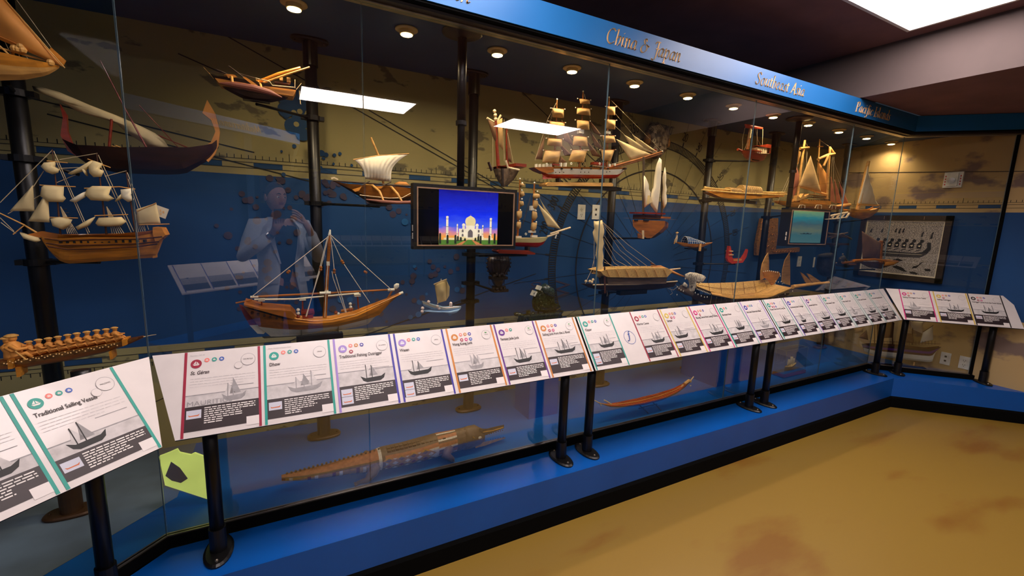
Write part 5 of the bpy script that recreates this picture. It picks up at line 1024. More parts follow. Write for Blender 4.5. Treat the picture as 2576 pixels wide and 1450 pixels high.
b = B(); o1 = resamp(s.P([(1788, 735), (1850, 744), (1905, 736), (1950, 716)], -.03), 16); o2 = resamp(s.P([(1791, 740), (1847, 751), (1936, 748), (1992, 724)], -.13), 16); b.loft([[o1[i], o2[i], o2[i]-V(0, 0, .006), o1[i]-V(0, 0, .006)] for i in range(16)]); b.build('outrigger_platform', 'pine', s.t)
b = B()
for k in range(1, 9):
    f_ = k/9; b.tube([o1[i]*(1-f_)+o2[i]*f_+V(0, 0, .0015) for i in range(2, 16)], .0012, 0, 4)
b.build('platform_reed', 'straw', s.t)
s.blob([(1730, 738), (1734, 714), (1730, 704), (1722, 700), (1724, 690), (1735, 685), (1752, 687), (1768, 692), (1776, 698), (1770, 708), (1758, 714), (1752, 706), (1749, 722), (1745, 736)], .012, 'carved_white', 'prow_board', dy=-.02)
s.blob([(1702, 730), (1706, 722), (1716, 716), (1726, 722), (1734, 730), (1746, 738), (1742, 748), (1724, 742)], .02, 'greywood', 'prow', dy=-.01); s.blob([(1716, 718), (1722, 710), (1728, 716), (1728, 726)], .01, 'carved_white', 'prow_scroll', dy=-.03)
s.slab([(1920, 684), (1940, 682), (1960, 684), (1963, 692), (1958, 700), (1950, 712), (1944, 720), (1936, 708), (1926, 700)], .01, 'honey', 'stern_board', dy=-.0)
b = B()
for k in range(5): b.tube([at(1734+5*k, 690+k, s.y-.034), at(1738+3*k, 706, s.y-.034), at(1738+2*k, 716, s.y-.034)], .0014, 0, 5)
for k in range(2): b.tube([at(1740, 722, s.y-.034)+(.010-.004*k)*V(math.cos(a), 0, math.sin(a)) for a in np.linspace(0, 2*math.pi, 11)], .0013, 0, 5, False)
b.build('carved_lines', 'darkwood', s.t)
sh = B(); sh.sphere(at(1703, 742, s.y-.03), .0046, 0, 8, (1, .5, 1.3)); o_ = at(1703, 742, s.y-.03); shell0 = sh.build('shell', 'shell_white', s.t, smooth=True)
SH = [(1704, 722), (1708, 726), (1713, 730), (1719, 733)]+[(1724+6*k, 692-3.2*math.sin(k*.5)) for k in range(8)]+[(1772, 696), (1762, 712), (1756, 715), (1724, 702)]+[(1754+3.6*k, 728+1.35*k) for k in range(10)]+[(1749, 737), (1756, 741), (1764, 745), (1772, 748), (1779, 748), (1803, 749), (1824, 752), (1845, 755), (1865, 758), (1885, 757), (1906, 757), (1925, 755), (1942, 752), (1958, 747), (1975, 740), (1994, 733)]+[(1921+5*k, 684-2*math.sin(k*.6)) for k in range(8)]+[(1962, 690), (1963, 695), (1952, 708), (1958, 710), (1965, 709), (1972, 713), (1950, 714), (1968, 714)]
for u, v in SH: c = shell0.copy(); COL.objects.link(c); c.parent = s.t; c.location = Vector(tuple(at(u, v, s.y-.05)-o_))
s.ropes([((1791+13*k, 742+.6*k), (1786+13*k, 768)) for k in range(14)], 'rope', .0012, 'hanging_cord', dy=-.06)
s.spar([(1994, 722), (2040, 716), (2085, 711)], 6, 'pine', 'tail_pole', tip=.6)
for c in ([(1933, 636), (1935, 660), (1935, 680), (1924, 700), (1914, 706), (1914, 685), (1918, 664), (1926, 646)], [(1987, 636), (1988, 680), (1988, 718), (1976, 715), (1967, 710), (1969, 680), (1975, 655)], [(2014, 685), (2022, 690), (2049, 717), (2036, 721), (2026, 710)], [(2030, 688), (2036, 690), (2060, 715), (2052, 717), (2040, 706)], [(2037, 690), (2070, 712), (2062, 714), (2044, 700)]): s.slab(c, .006, 'pine', 'leaf_shaped_paddle', dy=.06)
# W: carved L shaped board
s = Ship('carved_story_board', 'L shaped brown carved board behind the dark teal screen', 'carving', 2.79, (1955, 643), None)
s.slab([(1917, 550), (1958, 549), (1957, 590), (1952, 628), (2013, 623), (2011, 634), (1903, 643), (1904, 615), (1911, 580)], .03, 'carved_brown', 'board')
b = B(); [b.tube([at(1914+(k % 3)*13+8*q/5, 560+k*6+2*math.sin(q*2+k), s.y-.018) for q in range(6)], .003, 0, 5) for k in range(12)]; [b.tube([at(1945+k*8+8*q/5, 633+2*math.sin(q*2+k), s.y-.018) for q in range(6)], .003, 0, 5) for k in range(7)]; b.build('carved_relief', 'honey', s.t)
# X: two masted schooner
s = Ship('schooner_model', 'golden wooden two masted schooner model with tan sails, tiered cabins', 'model ship', 2.28, (2020, 535))
s.hull([(1953, 505), (1988, 508), (2040, 514), (2078, 519), (2110, 520), (2136, 517)], [(1955, 513), (1975, 519), (1995, 524), (2040, 529), (2078, 532), (2110, 527), (2130, 520)], .05, ['honey', 'pine'], n=22, e0=.5)
s.boxes([(2002, 500, 2078, 516)], 'honey', 'deck_house', dd=.04); s.boxes([(2012, 493, 2076, 500)], 'pine', 'deck_house', dd=.034); s.boxes([(2020, 489, 2072, 493)], 'honey', 'deck_house', dd=.028); s.boxes([(2022+6*k, 502, 2024+6*k, 505) for k in range(9)]+[(2020+5*k, 495, 2022+5*k, 497) for k in range(10)], 'rosewood', 'cabin_window', dd=.041)
s.boxes([(1992+8*k, 503, 1994+8*k, 510) for k in range(2)], 'pine', 'rail_post'); s.slab([(2004, 506), (2006, 492), (2014, 498), (2022, 487), (2024, 495), (2036, 488), (2030, 497), (2014, 504)], .03, 'pine', 'figure_group', dy=-.03)
for pts in ([(2004, 512), (2014, 430), (2025, 353)], [(2079, 517), (2083, 440), (2087.5, 370)], [(2048, 500), (2058, 420), (2062, 350)]): s.spar(pts, 4 if pts[0][0] != 2048 else 2.5, 'pine', 'mast', dy=0 if pts[0][0] != 2048 else .12, tip=.7)
s.spar([(2013, 374), (2034, 372)], 4, 'pine', 'crosstree'); s.spar([(2058, 401), (2080, 391), (2099, 387)], 4, 'pine', 'crosstree'); s.spar([(2087, 371), (2099, 388)], 3, 'pine', 'strut'); s.spar([(2058, 369), (2070, 369)], 2, 'teak', 'crosstree', dy=.12)
s.sail([(2039, 392), (2066, 484), (2010, 468), (2020, 440)], 'sail_tan', .02, dy=-.01); s.sail([(2057, 402), (2080, 440), (2079, 490), (2062, 482)], 'sail_orange', .02, dy=.01); s.sail([(2004, 420), (2010, 440), (2009, 466), (1992, 480)], 'sail_rust', .015); s.sail([(2003, 428), (2008, 470), (1996, 500), (1993, 478)], 'sail_rust', .01, dy=.02)
s.spar([(2009, 468), (2045, 479), (2080, 490)], 3.5, 'pine', 'boom'); s.spar([(2008, 378), (2006, 412), (2012, 382)], 3, 'pine', 'gaff', dy=-.02); s.spar([(2072, 418), (2084, 392)], 3, 'pine', 'gaff', dy=-.02)
for c in ([(2090.7, 445), (2102, 512), (2089, 506)], [(2099.4, 451.5), (2117.7, 513), (2104, 510)], [(2110.5, 456), (2135, 513), (2121, 512)]): s.sail(c, 'sail_rust', .008, 'jib')
s.spar([(2102, 520), (2120, 517), (2138, 515)], 4, 'pine', 'bowsprit'); s.ropes([((2026, 356), (2033, 372)), ((2032, 376), (2027, 430), (2026, 470)), ((2020, 374), (2016, 460)), ((2022, 374), (2022, 486)), ((2028, 376), (2030, 470)), ((2098, 390), (2095, 510)), ((2094, 390), (2091, 450)), ((2088, 376), (2136, 516)), ((2090, 400), (2111, 458)), ((1984, 446), (1966, 486), (1958, 505)), ((1986, 452), (1972, 486)), ((2015, 384), (2005, 420)), ((2083, 400), (2076, 470)), ((2062, 352), (2087, 370)), ((2040, 480), (2040, 495)), ((2050, 482), (2050, 495)), ((2060, 485), (2060, 495)), ((1999, 516), (1997, 540))], 'rope', .0012)
for u in (2012, 2054, 2090):
    b = B(); P = s.P([(u-4, 524), (u, 516), (u+8, 516), (u+13, 517), (u+12, 526)], -.055); b.tube(P, .0028, 0, 6); b.tube(s.P([(u+4, 517), (u+3, 526)], -.055), .0025, 0, 6); b.build('stand', 'ivory', s.t)
# Z: small sail boat near the end wall
s = Ship('small_white_sail_boat_model', 'small wooden boat model with single white triangular sail near the end wall', 'model boat', 2.15, (2168, 553))
s.hull([(2130, 525), (2150, 529), (2175, 529), (2195, 526), (2205, 520)], [(2136, 543), (2150, 549), (2170, 553), (2188, 547), (2202, 537)], .06, ['honey', 'pine'], e0=.6, e1=.5); s.spar([(2157, 530), (2168, 480), (2185, 406)], 5, 'pine', 'mast', dy=-.01, tip=.8)
s.sail([(2183, 418), (2192, 490), (2209, 517), (2158, 515)], 'sail_white', .025, dy=-.02, nu=12, ripple=.003); s.spar([(2158, 514), (2210, 517)], 2.5, 'pine', 'boom', dy=-.02)
b = B(); b.tube(s.P([(2076, 552), (2100, 551), (2130, 547)], -.12), [.002, .006, .004], 0, 8); b.build('float', 'ivory', s.t)
for k in range(4): s.spar([(2092+12*k, 549), (2100+12*k, 540-k)], 2.5, 'ivory', 'outrigger_arm', dy=-.1)
s.spar([(2080, 545), (2110, 539), (2132, 535)], 2.5, 'ivory', 'outrigger_arm', dy=-.1); s.ropes([((2183, 416), (2206, 520)), ((2178, 430), (2158, 512))], 'rope', .001)
# AA: brown sailed boat before the framed print
s = Ship('brown_sail_boat_model', 'brown boat model with one tall brown sail before the framed print', 'model boat', 1.98, (2200, 678))
s.hull([(2156, 657), (2180, 659), (2217, 660), (2240, 659), (2259, 657)], [(2168, 664), (2185, 673), (2215, 677), (2239, 668), (2250, 661)], .05, ['walnut', 'teak']); s.sail([(2168.6, 582), (2216, 612), (2212.5, 653), (2170, 651)], 'sail_brown', .025, dy=-.01, nu=12); s.spar([(2214, 658), (2217, 606)], 4, 'teak', 'mast'); s.spar([(2148, 656), (2200, 653), (2258, 659)], 3, 'teak', 'spar', dy=-.05)
s.blob([(2216, 655), (2236, 653), (2259, 658), (2240, 668), (2220, 670)], .03, 'sail_orange', 'bow_cloth', dy=-.03); s.spar([(2120, 662), (2168, 657)], 3, 'walnut', 'outrigger_arm', dy=-.04)
# BB: dark little models between the last boards and the frame
s = Ship('dark_spider_boat_model', 'small dark boat model with many thin spars on a plank', 'model boat', 2.30, (2108, 616)); s.hull([(2080, 588), (2108, 593), (2136, 592)], [(2086, 594), (2108, 600), (2130, 597)], .02, ['darkwood', 'darkwood'])
for p, q in (((2078, 585), (2140, 600)), ((2084, 596), (2132, 586)), ((2090, 600), (2118, 588)), ((2108, 580), (2106, 596)), ((2120, 590), (2142, 602)), ((2086, 588), (2112, 590))): s.spar([p, q], 2.2, 'greywood', 'spar', dy=-.01)
s.boxes([(2087, 612, 2127, 617)], 'rosewood', 'plank', dd=.03); s.spar([(2106, 597), (2106, 613)], 3, 'darkwood', 'stand')
s = Ship('dark_rock_sculpture', 'rough dark grey rock like sculpture above the last boards', 'sculpture', 2.42, (2075, 700), None); s.blob([(2065, 646), (2076, 639), (2086, 640), (2092, 650), (2090, 672), (2094, 690), (2082, 698), (2068, 694), (2062, 676), (2064, 660)], .06, 'rock_dark', 'rock'); s.blob([(2060, 646), (2070, 640), (2090, 636), (2090, 646), (2076, 650)], .05, 'rock_dark', 'crown', dy=-.02)
s = Ship('dark_dragon_boat_model', 'small dark carved boat model with an orange stern left of frame', 'model boat', 2.26, (2130, 672)); s.hull([(2100, 665), (2130, 667), (2157, 666)], [(2104, 670), (2130, 674), (2150, 671)], .025, ['darkwood', 'walnut']); s.blob([(2108, 664), (2112, 648), (2122, 642), (2126, 652), (2134, 656), (2132, 667)], .02, 'rock_dark', 'deck_figures'); s.slab([(2128, 664), (2155, 664), (2152, 669), (2132, 668)], .02, 'teak', 'stern'); s.balls([(2120, 640), (2114, 652), (2126, 658), (2118, 660), (2104, 662)], 6, 'greywood', 'figure', dy=-.02)
# DD: big ship low by the end wall, set parallel to the angled glass
QD = 4.975
def a45(u, v, d=0): return atn(u, v, (S2, S2, 0), QD+d)
t = thing('large_low_ship_model', 'large brown ship model with white underbody, seen below the angled board', 'model ship', a45(2260, 905), 'ship models in the case'); AX = (S2, S2, 0)
b = B(); hullmesh(b, [a45(*p) for p in ((2168, 866), (2200, 866), (2260, 870), (2330, 877), (2366, 872))], [a45(*p) for p in ((2174, 884), (2200, 896), (2260, 903), (2320, 910), (2345, 912), (2350, 888))], .05, n=24, mi=0, bands=((.42, 2), (.66, 0), (.80, 3), (2, 4)), ax=AX, e1=.25); b.build('hull', ['walnut', 'walnut', 'hull_white', 'print_purp', 'rosewood'], t)
b = B(); b.prism([a45(2190, 912, -.05), a45(2322, 922, -.05), a45(2345, 938, .0), a45(2310, 935, .05), a45(2190, 920, .05)], (0, 0, -.012)); b.build('base', 'rosewood', t)
for u in (2203, 2300): b = B(); p = a45(u, 905+.07*(u-2203)); b.tube([p-V(0, 0, .035), p], .006, 0, 8); b.build('pedestal', 'gold', t)
b = B(); [b.tube([a45(u, 868), a45(u+2, v)], [.005, .003], 0, 8) for u, v in ((2200, 760), (2245, 755), (2295, 770))]; b.build('mast', 'walnut', t)
for c, m_ in (([(2146, 826), (2172, 824), (2170, 836), (2150, 838)], 'sail_tan'), ([(2160, 850), (2180, 830), (2184, 856)], 'sail_brown'), ([(2204, 800), (2250, 812), (2246, 850), (2206, 852)], 'sail_brown'), ([(2290, 808), (2322, 810), (2320, 840), (2304, 836), (2294, 828)], 'sail_white'), ([(2322, 836), (2347, 820), (2347, 856), (2315, 863)], 'hull_white'), ([(2268, 812), (2282, 834), (2268, 832)], 'sail_white'), ([(2268, 838), (2296, 840), (2300, 862), (2270, 862)], 'sail_brown')):
    b = B(); b.sail([a45(*p) for p in c], .015, ax=(-S2, -S2, 0)); b.build('sail', m_, t, smooth=True)
b = B(); [b.tube([a45(2200+8*k, 868, -.03), a45(2200+8*k, 858, -.03)], .0015, 0, 4) for k in range(20)]; b.tube([a45(2195, 858, -.03), a45(2366, 866, -.03)], .002, 0, 4); b.tube([a45(2322, 836, 0), a45(2348, 819, 0)], .003, 0, 5); b.build('rail', 'walnut', t)
# EE: little ship in an acrylic box
g0 = atz(1970, 951, HB)[:2]; gx0, gy0, gx1, gy1 = 3.815, 2.09, 4.15, 2.19
t = thing('boxed_ship_model', 'tiny silver ship model inside a clear box on a brown base', 'model ship', ((gx0+gx1)/2, (gy0+gy1)/2, HB))
b = B(); b.box((gx0, gy0, HB), (gx1, gy1, HB+.028)); b.build('base', 'mahogany', t); b = B(); b.box((gx0+.01, gy0+.01, HB+.028), (gx1-.01, gy1-.01, HB+.032)); b.build('sea', 'mural_blue', t)
b = B(); b.box((gx0+.006, gy0+.006, HB+.0285), (gx1-.006, gy1-.006, HB+.24)); b.build('clear_cover', 'acrylic_m' if 'acrylic_m' in M else G_BOX, t)
b = B()
for z in (HB+.03, HB+.24):
    c = [(gx0+.006, gy0+.006, z), (gx1-.006, gy0+.006, z), (gx1-.006, gy1-.006, z), (gx0+.006, gy1-.006, z)]
    for k in range(4): b.tube([c[k], c[(k+1) % 4]], .0012, 0, 4)
for p in c: b.tube([p, (p[0], p[1], HB+.03)], .0012, 0, 4)
b.build('cover_edge', 'glass_edge', t); mx, my = (gx0+gx1)/2, (gy0+gy1)/2
b = B(); hullmesh(b, [(mx-.08, my, HB+.075), (mx, my, HB+.07), (mx+.09, my, HB+.095)], [(mx-.07, my, HB+.05), (mx, my, HB+.04), (mx+.07, my, HB+.06)], .02); b.build('hull', ['silver', 'ivory'], t)
b = B(); [b.tube([(mx+k*.035, my, HB+.06), (mx+k*.035, my, HB+.17-.02*abs(k))], .002, 0, 5) for k in (-1, 0, 1)]; b.build('mast', 'silver', t)
for k in (-1, 0, 1): b = B(); b.sail([(mx+k*.035-.018, my-.004, HB+.16-.02*abs(k)), (mx+k*.035+.018, my-.004, HB+.155-.02*abs(k)), (mx+k*.035+.02, my-.004, HB+.09), (mx+k*.035-.02, my-.004, HB+.085)], .008); b.build('sail', 'shell_white', t)
# FF: red dragon boat on its stand
s = Ship('red_dragon_boat_model', 'long slim red dragon boat model on a dark cross legged stand', 'model boat', 2.09, (1630, 1034))
tp = [(1505, 1014), (1530, 1019), (1560, 1017), (1610, 1009), (1660, 996), (1700, 981), (1722, 966), (1736, 956)]; bt = [(1507, 1015), (1532, 1024), (1560, 1025), (1610, 1020), (1660, 1008), (1700, 991), (1722, 976), (1738, 960)]
s.hull(tp, bt, .042, ['hull_brightred', 'hull_brightred', 'darkwood'], n=26, bands=((.45, 2),), pw=.8, deck=.86)
b = B(); T = resamp(s.P(tp), 40)
for i in range(8, 34): w_ = .04*math.sin(math.pi*i/39)**.8; b.obox(T[i]-V(0, 0, .002), (.004, 0, 0), (0, w_, 0), (0, 0, .0012))
b.build('thwart', 'hull_red', s.t); s.ropes([tp], 'sail_orange', .0022, 'gunwale', dy=-.038)
s.spar([(1722, 966), (1733, 958), (1737, 960)], 5, 'gold', 'dragon_head'); s.spar([(1736, 960), (1745, 948)], 2, 'ivory', 'horn'); s.spar([(1711, 979), (1718, 968)], 3, 'ivory', 'drummer'); s.spar([(1539, 1018), (1520, 1007)], 2.5, 'ivory', 'steering_oar'); s.spar([(1507, 1014), (1494, 1007)], 2, 'ivory', 'tail_spike'); s.balls([(1737, 971), (1512, 1020), (1510, 1016)], 5, 'hull_white', 'bead')
b = B()
for u, v, in ((1617, 1018), (1650, 1010)):
    c = at(u, v+3, s.y)
    for sg in (-1, 1): b.tube([c+V(-.012, -.03*sg, 0), (c[0]+.012, c[1]+.045*sg, HB)], .004, 0, 6)
b.tube([at(1617, 1025, s.y), at(1652, 1017, s.y)], .004, 0, 6); b.build('stand', 'darkwood', s.t)
# GG: painted wooden crocodile lying on the case floor (frame: X along the body, tail to the left)
t = thing('carved_crocodile', 'painted carved wooden crocodile with diamond pattern lying on the case floor', 'carving', (.6, 2.12, HB))
for k_, c_ in (('croc_brown', (104, 82, 62)), ('croc_red', (172, 108, 70)), ('croc_ochre', (176, 128, 44)), ('croc_white', (214, 206, 190)), ('croc_maroon', (112, 30, 26))): dm(k_, c_, .55, n=.15, sc=60)
cy = 2.12
def cr(x): return at_x(x)
PT = [(708, 1196, 1219), (760, 1185, 1216), (820, 1172, 1207), (880, 1155, 1198), (930, 1140, 1192), (960, 1128, 1188), (1010, 1118, 1182), (1060, 1104, 1172), (1100, 1092, 1163), (1130, 1086, 1150), (1155, 1080, 1140), (1170, 1077, 1132)]
HWD = [.012, .030, .038, .045, .055, .062, .068, .068, .062, .055, .048, .046]; rings = []; n = 36
for (u, v0, v1), hw in zip(PT, HWD):
    p, q = at(u, v0, cy), at(u, v1, cy-.03); zc_, zh = (p[2]+max(q[2], HB+.006))/2, (p[2]-max(q[2], HB+.006))/2
    rings.append([(p[0], cy+hw*math.cos(a), zc_+zh*math.sin(a)) for a in np.linspace(0, 2*math.pi, n, endpoint=False)])
rf = resamp(np.array(rings).reshape(len(rings), -1), 60).reshape(60, n, 3); b = B(); b.loft([list(r) for r in rf]); fs_m = []
for i in range(59):
    for j in range(n):
        a = (j+.5)/n*360; t_ = i/59                      # angle: 90 = back ridge, 270 = belly, 180..270 = side seen from the room (y-)
        if t_ < .46:
            m_ = 1 if 60 <= a <= 152 else 2
            if 152 < a < 166: m_ = 0
            if a >= 166 and i % 7 == 0: m_ = 4
            if a >= 166 and i % 7 == 2: m_ = 3
        elif t_ < .50: m_ = (1, 3, 0)[i % 3]
        elif t_ < .80:
            m_ = 0 if 60 < a < 138 else 1 if 138 <= a < 158 else 3
        elif t_ < .92: m_ = (1, 3, 0, 1)[j % 4]
        else: m_ = 0
        fs_m.append(m_)
b.m = fs_m+b.m[len(fs_m):]; b.build('body', ['croc_brown', 'croc_red', 'croc_ochre', 'croc_white', 'croc_maroon'], t)
b = B()
for i in range(22):
    p = at(722+11*i, 1191-2.9*i, cy); b.obox(p-V(0, 0, .002), (.0045, 0, 0), (0, .004, 0), (0, 0, .0045))
b.build('tail_ridge', 'croc_brown', t)
b = B()
for i in range(14):
    for j in (-1, 0, 1): p = at(975+10.5*i, 1124-2.35*i, cy); b.obox(p+V(0, -.012+.02*j, -.004-.004*abs(j)), (.0085, 0, 0), (0, .008, 0), (0, 0, .005))
b.build('back_scale', 'croc_brown', t)
b = B()   # diamonds painted on the flank
R_ = rf
def sp(ix, jj, k=1.03):
    j0 = int(math.floor(jj)) % n; f_ = jj-math.floor(jj); c0 = R_[ix][j0]*(1-f_)+R_[ix][(j0+1) % n]*f_; cen = R_[ix].mean(0); return cen+(c0-cen)*k
for r, j in enumerate((16.6, 18.3, 20.0, 21.7, 23.4)):
    for i in range(31+2*(r % 2), 47, 4):
        b.add([sp(i-2, j), sp(i, j-1.7), sp(min(58, i+2), j), sp(i, j+1.7)], [(0, 1, 2, 3)], 1 if r < 3 else 2)
        b.add([sp(i-1, j, 1.045), sp(i, j-1, 1.045), sp(i+1, j, 1.045), sp(i, j+1, 1.045)], [(0, 1, 2, 3)], (2, 3, 0, 3, 0)[r])
b.build('painted_diamond', ['croc_maroon', 'croc_ochre', 'croc_brown', 'croc_white'], t)
hd = B(); HP = [((1165, 1078), (1166, 1134)), ((1180, 1073), (1182, 1130)), ((1195, 1070), (1194, 1126)), ((1206, 1076), (1206, 1122)), ((1216, 1080), (1214, 1116))]; rings = []
for (a_, c_), w_ in zip(HP, (.05, .052, .046, .036, .026)):
    p, q = at(*a_, cy), at(*c_, cy-.01); rings.append([(p[0], cy+w_*math.cos(a), (p[2]+q[2])/2+(p[2]-q[2])/2*math.sin(a)) for a in np.linspace(0, 2*math.pi, 14, endpoint=False)])
hd.loft(rings); h = hd.build('head', 'croc_brown', t, smooth=True)
b = B(); b.loft([[at(u, v0, cy-w_), at(u, v0, cy+w_), at(u, v1, cy+w_), at(u, v1, cy-w_)] for u, v0, v1, w_ in ((1205, 1079, 1102, .03), (1225, 1079, 1094, .022), (1250, 1073, 1085, .017), (1268, 1069, 1078, .014))]); b.build('upper_jaw', 'croc_brown', h)
b = B(); b.loft([[at(u, v0, cy-w_), at(u, v0, cy+w_), at(u, v1, cy+w_), at(u, v1, cy-w_)] for u, v0, v1, w_ in ((1196, 1114, 1128, .03), (1220, 1112, 1122, .022), (1250, 1105, 1111, .017), (1271, 1100, 1104, .013))]); b.build('lower_jaw', 'croc_ochre', h)
b = B(); [b.add([at(1206+6.4*k, 1112-1.1*k, cy-.018+.0003*k), at(1210+6.4*k, 1111-1.1*k, cy-.018), at(1208+6.4*k, 1109-1.1*k, cy-.016), at(1208+6.4*k, 1111-1.1*k, cy-.010)], [(0, 1, 2), (0, 2, 3), (1, 3, 2), (0, 3, 1)]) for k in range(10)]; [b.add([at(1212+5.6*k, 1097-1.6*k, cy-.02), at(1216+5.6*k, 1096-1.6*k, cy-.02), at(1214+5.6*k, 1099-1.6*k, cy-.018), at(1214+5.6*k, 1096-1.6*k, cy-.012)], [(0, 1, 2), (0, 2, 3), (1, 3, 2), (0, 3, 1)]) for k in range(10)]; b.build('teeth', 'croc_maroon', h)
for k in (-1, 1): b = B(); b.sphere(at(1199, 1094, cy)+V(0, .04*k, 0), .010, 0, 10, (1.4, .5, .8)); b.build('eye', 'croc_white', h)
b = B(); b.tube([at(1214, 1088, cy-.026), at(1240, 1084, cy-.02), at(1266, 1076, cy-.015)], .0035, 0, 6); b.tube([at(1212, 1100, cy-.03), at(1200, 1108, cy-.036), at(1190, 1100, cy-.05)], .003, 0, 6); b.build('painted_lip', 'croc_ochre', h)
for (u0, v0), (u1, v1), (u2, v2) in (((938, 1165), (930, 1190), (895, 1206)), ((1122, 1120), (1108, 1142), (1135, 1150))):
    for sg in (-1, 1):
        a_, b_, c_ = at(u0, v0, cy), at(u1, v1, cy), atz(u2, v2, HB+.008); dx = c_[0]-a_[0]
        b = B(); b.tube([(a_[0], cy+sg*.045, a_[2]), (b_[0], cy+sg*.085, HB+.045), (a_[0]+dx*.5, cy+sg*.09, HB+.014), (a_[0]+dx, cy+sg*.085, HB+.009)], [.030, .026, .014, .008], 0, 10); l = b.build('leg', 'croc_brown', t, smooth=True)
        b = B(); [b.tube([(a_[0]+dx*.8, cy+sg*.085, HB+.007), (a_[0]+dx*1.12, cy+sg*.085+.012*q, HB+.004)], .004, 0, 5) for q in (-1, 0, 1)]; b.build('toe', 'croc_brown', l)
# ---- plinths, glowing light patch, wall plates, alarm, framed print
b = B(); b.box((1.385, 2.305, HB-.004), (1.605, 2.50, at(1350, 812.5, 2.38)[2])); tag(b.build('blue_plinth', 'blue_paint'), 'blue box plinth in the case behind the pair of black posts', 'plinth')
b = B(); b.box((3.06, 2.19, HB-.004), (3.52, 2.54, at(1850, 783, 2.22)[2])); tag(b.build('blue_plinth', 'blue_paint'), 'wide blue box plinth in the case beyond the red dragon boat', 'plinth')
dm('patch_lime_glow', (212, 232, 120), .6, sc=9, rgb2=(196, 214, 110), emit=.55, n=.02); P_ = [(415, 1222), (400, 1150), (426, 1140), (446, 1131), (452, 1140), (480, 1146), (490, 1141), (520, 1152), (545, 1158), (556, 1268)]  # emission stands in for a patch of light falling here
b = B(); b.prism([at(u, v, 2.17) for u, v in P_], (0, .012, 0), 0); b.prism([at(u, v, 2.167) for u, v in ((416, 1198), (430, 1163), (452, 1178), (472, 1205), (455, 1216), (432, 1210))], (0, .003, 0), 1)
tag(b.build('light_patch_cutout', ['patch_lime_glow', 'mural_navy']), 'yellow green light patch made as a glowing cutout with dark hole, low beside the left post', 'light patch')
def plate(fn, c, kind, label):
    b = B(); o = V(*c); q = lambda x, z, h: fn(o[0]+x, o[1]+z, h)
    for (x0, x1, z0, z1, h, mi) in ((-.035, .035, -.057, .057, .006, 0),): b.prism([q(x0, z0, 0), q(x1, z0, 0), q(x1, z1, 0), q(x0, z1, 0)], V(*q(0, 0, h))-V(*q(0, 0, 0)), mi)
    t_ = b.build('wall_plate', 'outlet_white'); tag(t_, label, 'outlet', 'white wall plates')
    b = B()
    for z in (-.02, .02):
        if kind == 'power':
            for x in (-.007, .007): b.quad(q(x-.0015, z-.005, .007), q(x+.0015, z-.005, .007), q(x+.0015, z+.006, .007), q(x-.0015, z+.006, .007))
            b.quad(q(-.003, z-.014, .007), q(.003, z-.014, .007), q(.003, z-.009, .007), q(-.003, z-.009, .007))
        else: b.quad(q(-.008, z-.008, .007), q(.008, z-.008, .007), q(.008, z+.008, .007), q(-.008, z+.008, .007))
    b.build('socket', 'outlet_slot', t_)
for p, k_, l_ in (((1462, 534), 'power', 'white power outlet, left of the pair under the tall ship'), ((1498, 534), 'data', 'white data plate, right of the pair under the tall ship'), ((2010, 658), 'power', 'white power outlet below the teal screen'), ((2050, 660), 'data', 'white data plate right of the outlet below the teal screen')):
    w_ = at(*p, WY); plate(fb, (w_[0], w_[2]), k_, l_)
fr2 = lambda s_, z, h=0: (RX-h, -s_, z)
plate(fr2, (-1.565, .40), 'data', 'white data plate, left of the pair low on the end wall'); plate(fr2, (-1.437, .40), 'power', 'white power outlet, right of the pair low on the end wall')
t = thing('fire_alarm', 'white fire alarm strobe with red letters on the end wall', 'alarm', (RX-.001, 1.738, 1.965)); X_ = RX
b = B(); b.prism([(X_, 1.80, 1.962), (X_, 1.672, 1.962), (X_, 1.672, 2.10), (X_, 1.80, 2.10)], (-.025, 0, 0)); b.build('housing', 'outlet_white', t)
b = B(); b.box((X_-.04, 1.70, 1.975), (X_-.025, 1.775, 2.09)); b.build('raised_front', 'outlet_white', t)
b = B(); b.tube([(X_-.041, 1.738, 2.025), (X_-.052, 1.738, 2.025)], .026, 0, 16); b.build('strobe', 'silver', t)
b = B()
for yy in (1.787, 1.685):
    for k in range(4): b.box((X_-.028, yy-.004, 1.985+.024*k), (X_-.025, yy+.004, 1.997+.024*k))
b.build('red_letters', 'red_plastic', t)
t = thing('framed_print', 'framed black and white canoe print on the end wall', 'framed picture', (RX-.02, 2.03, 1.085)); y0, y1, z0, z1 = 1.685, 2.395, 1.085, 1.71; F = .047
b = B()
for a, c in (((y0, z0), (y1, z0+F)), ((y0, z1-F), (y1, z1)), ((y0, z0), (y0+F, z1)), ((y1-F, z0), (y1, z1))): b.box((RX-.035, a[0], a[1]), (RX-.001, c[0], c[1]))
b.build('frame', 'darkwood', t); b = B(); b.box((RX-.018, y0+F-.002, z0+F-.002), (RX-.002, y1-F+.002, z1-F+.002)); b.build('mount', 'sail_white', t)
dm('print_engraving', (176, 166, 158), .7, sc=120, rgb2=(96, 90, 86), thr=(.44, .54), stretch=(1, 1, 1.6)); i0 = F+.012
b = B(); b.quad((RX-.019, y1-i0, z0+i0), (RX-.019, y0+i0, z0+i0), (RX-.019, y0+i0, z1-i0), (RX-.019, y1-i0, z1-i0)); pr_ = b.build('print', 'print_engraving', t)
PW, PH = y1-y0-2*i0, z1-z0-2*i0; g = lambda u, v, h=.0205: (RX-h, y1-i0-PW*u, z0+i0+PH*v); b = B()
def gp(pts, mi=0, h=.0205): b.add([g(u, v, h) for u, v in pts], [tuple(range(len(pts)))], mi)
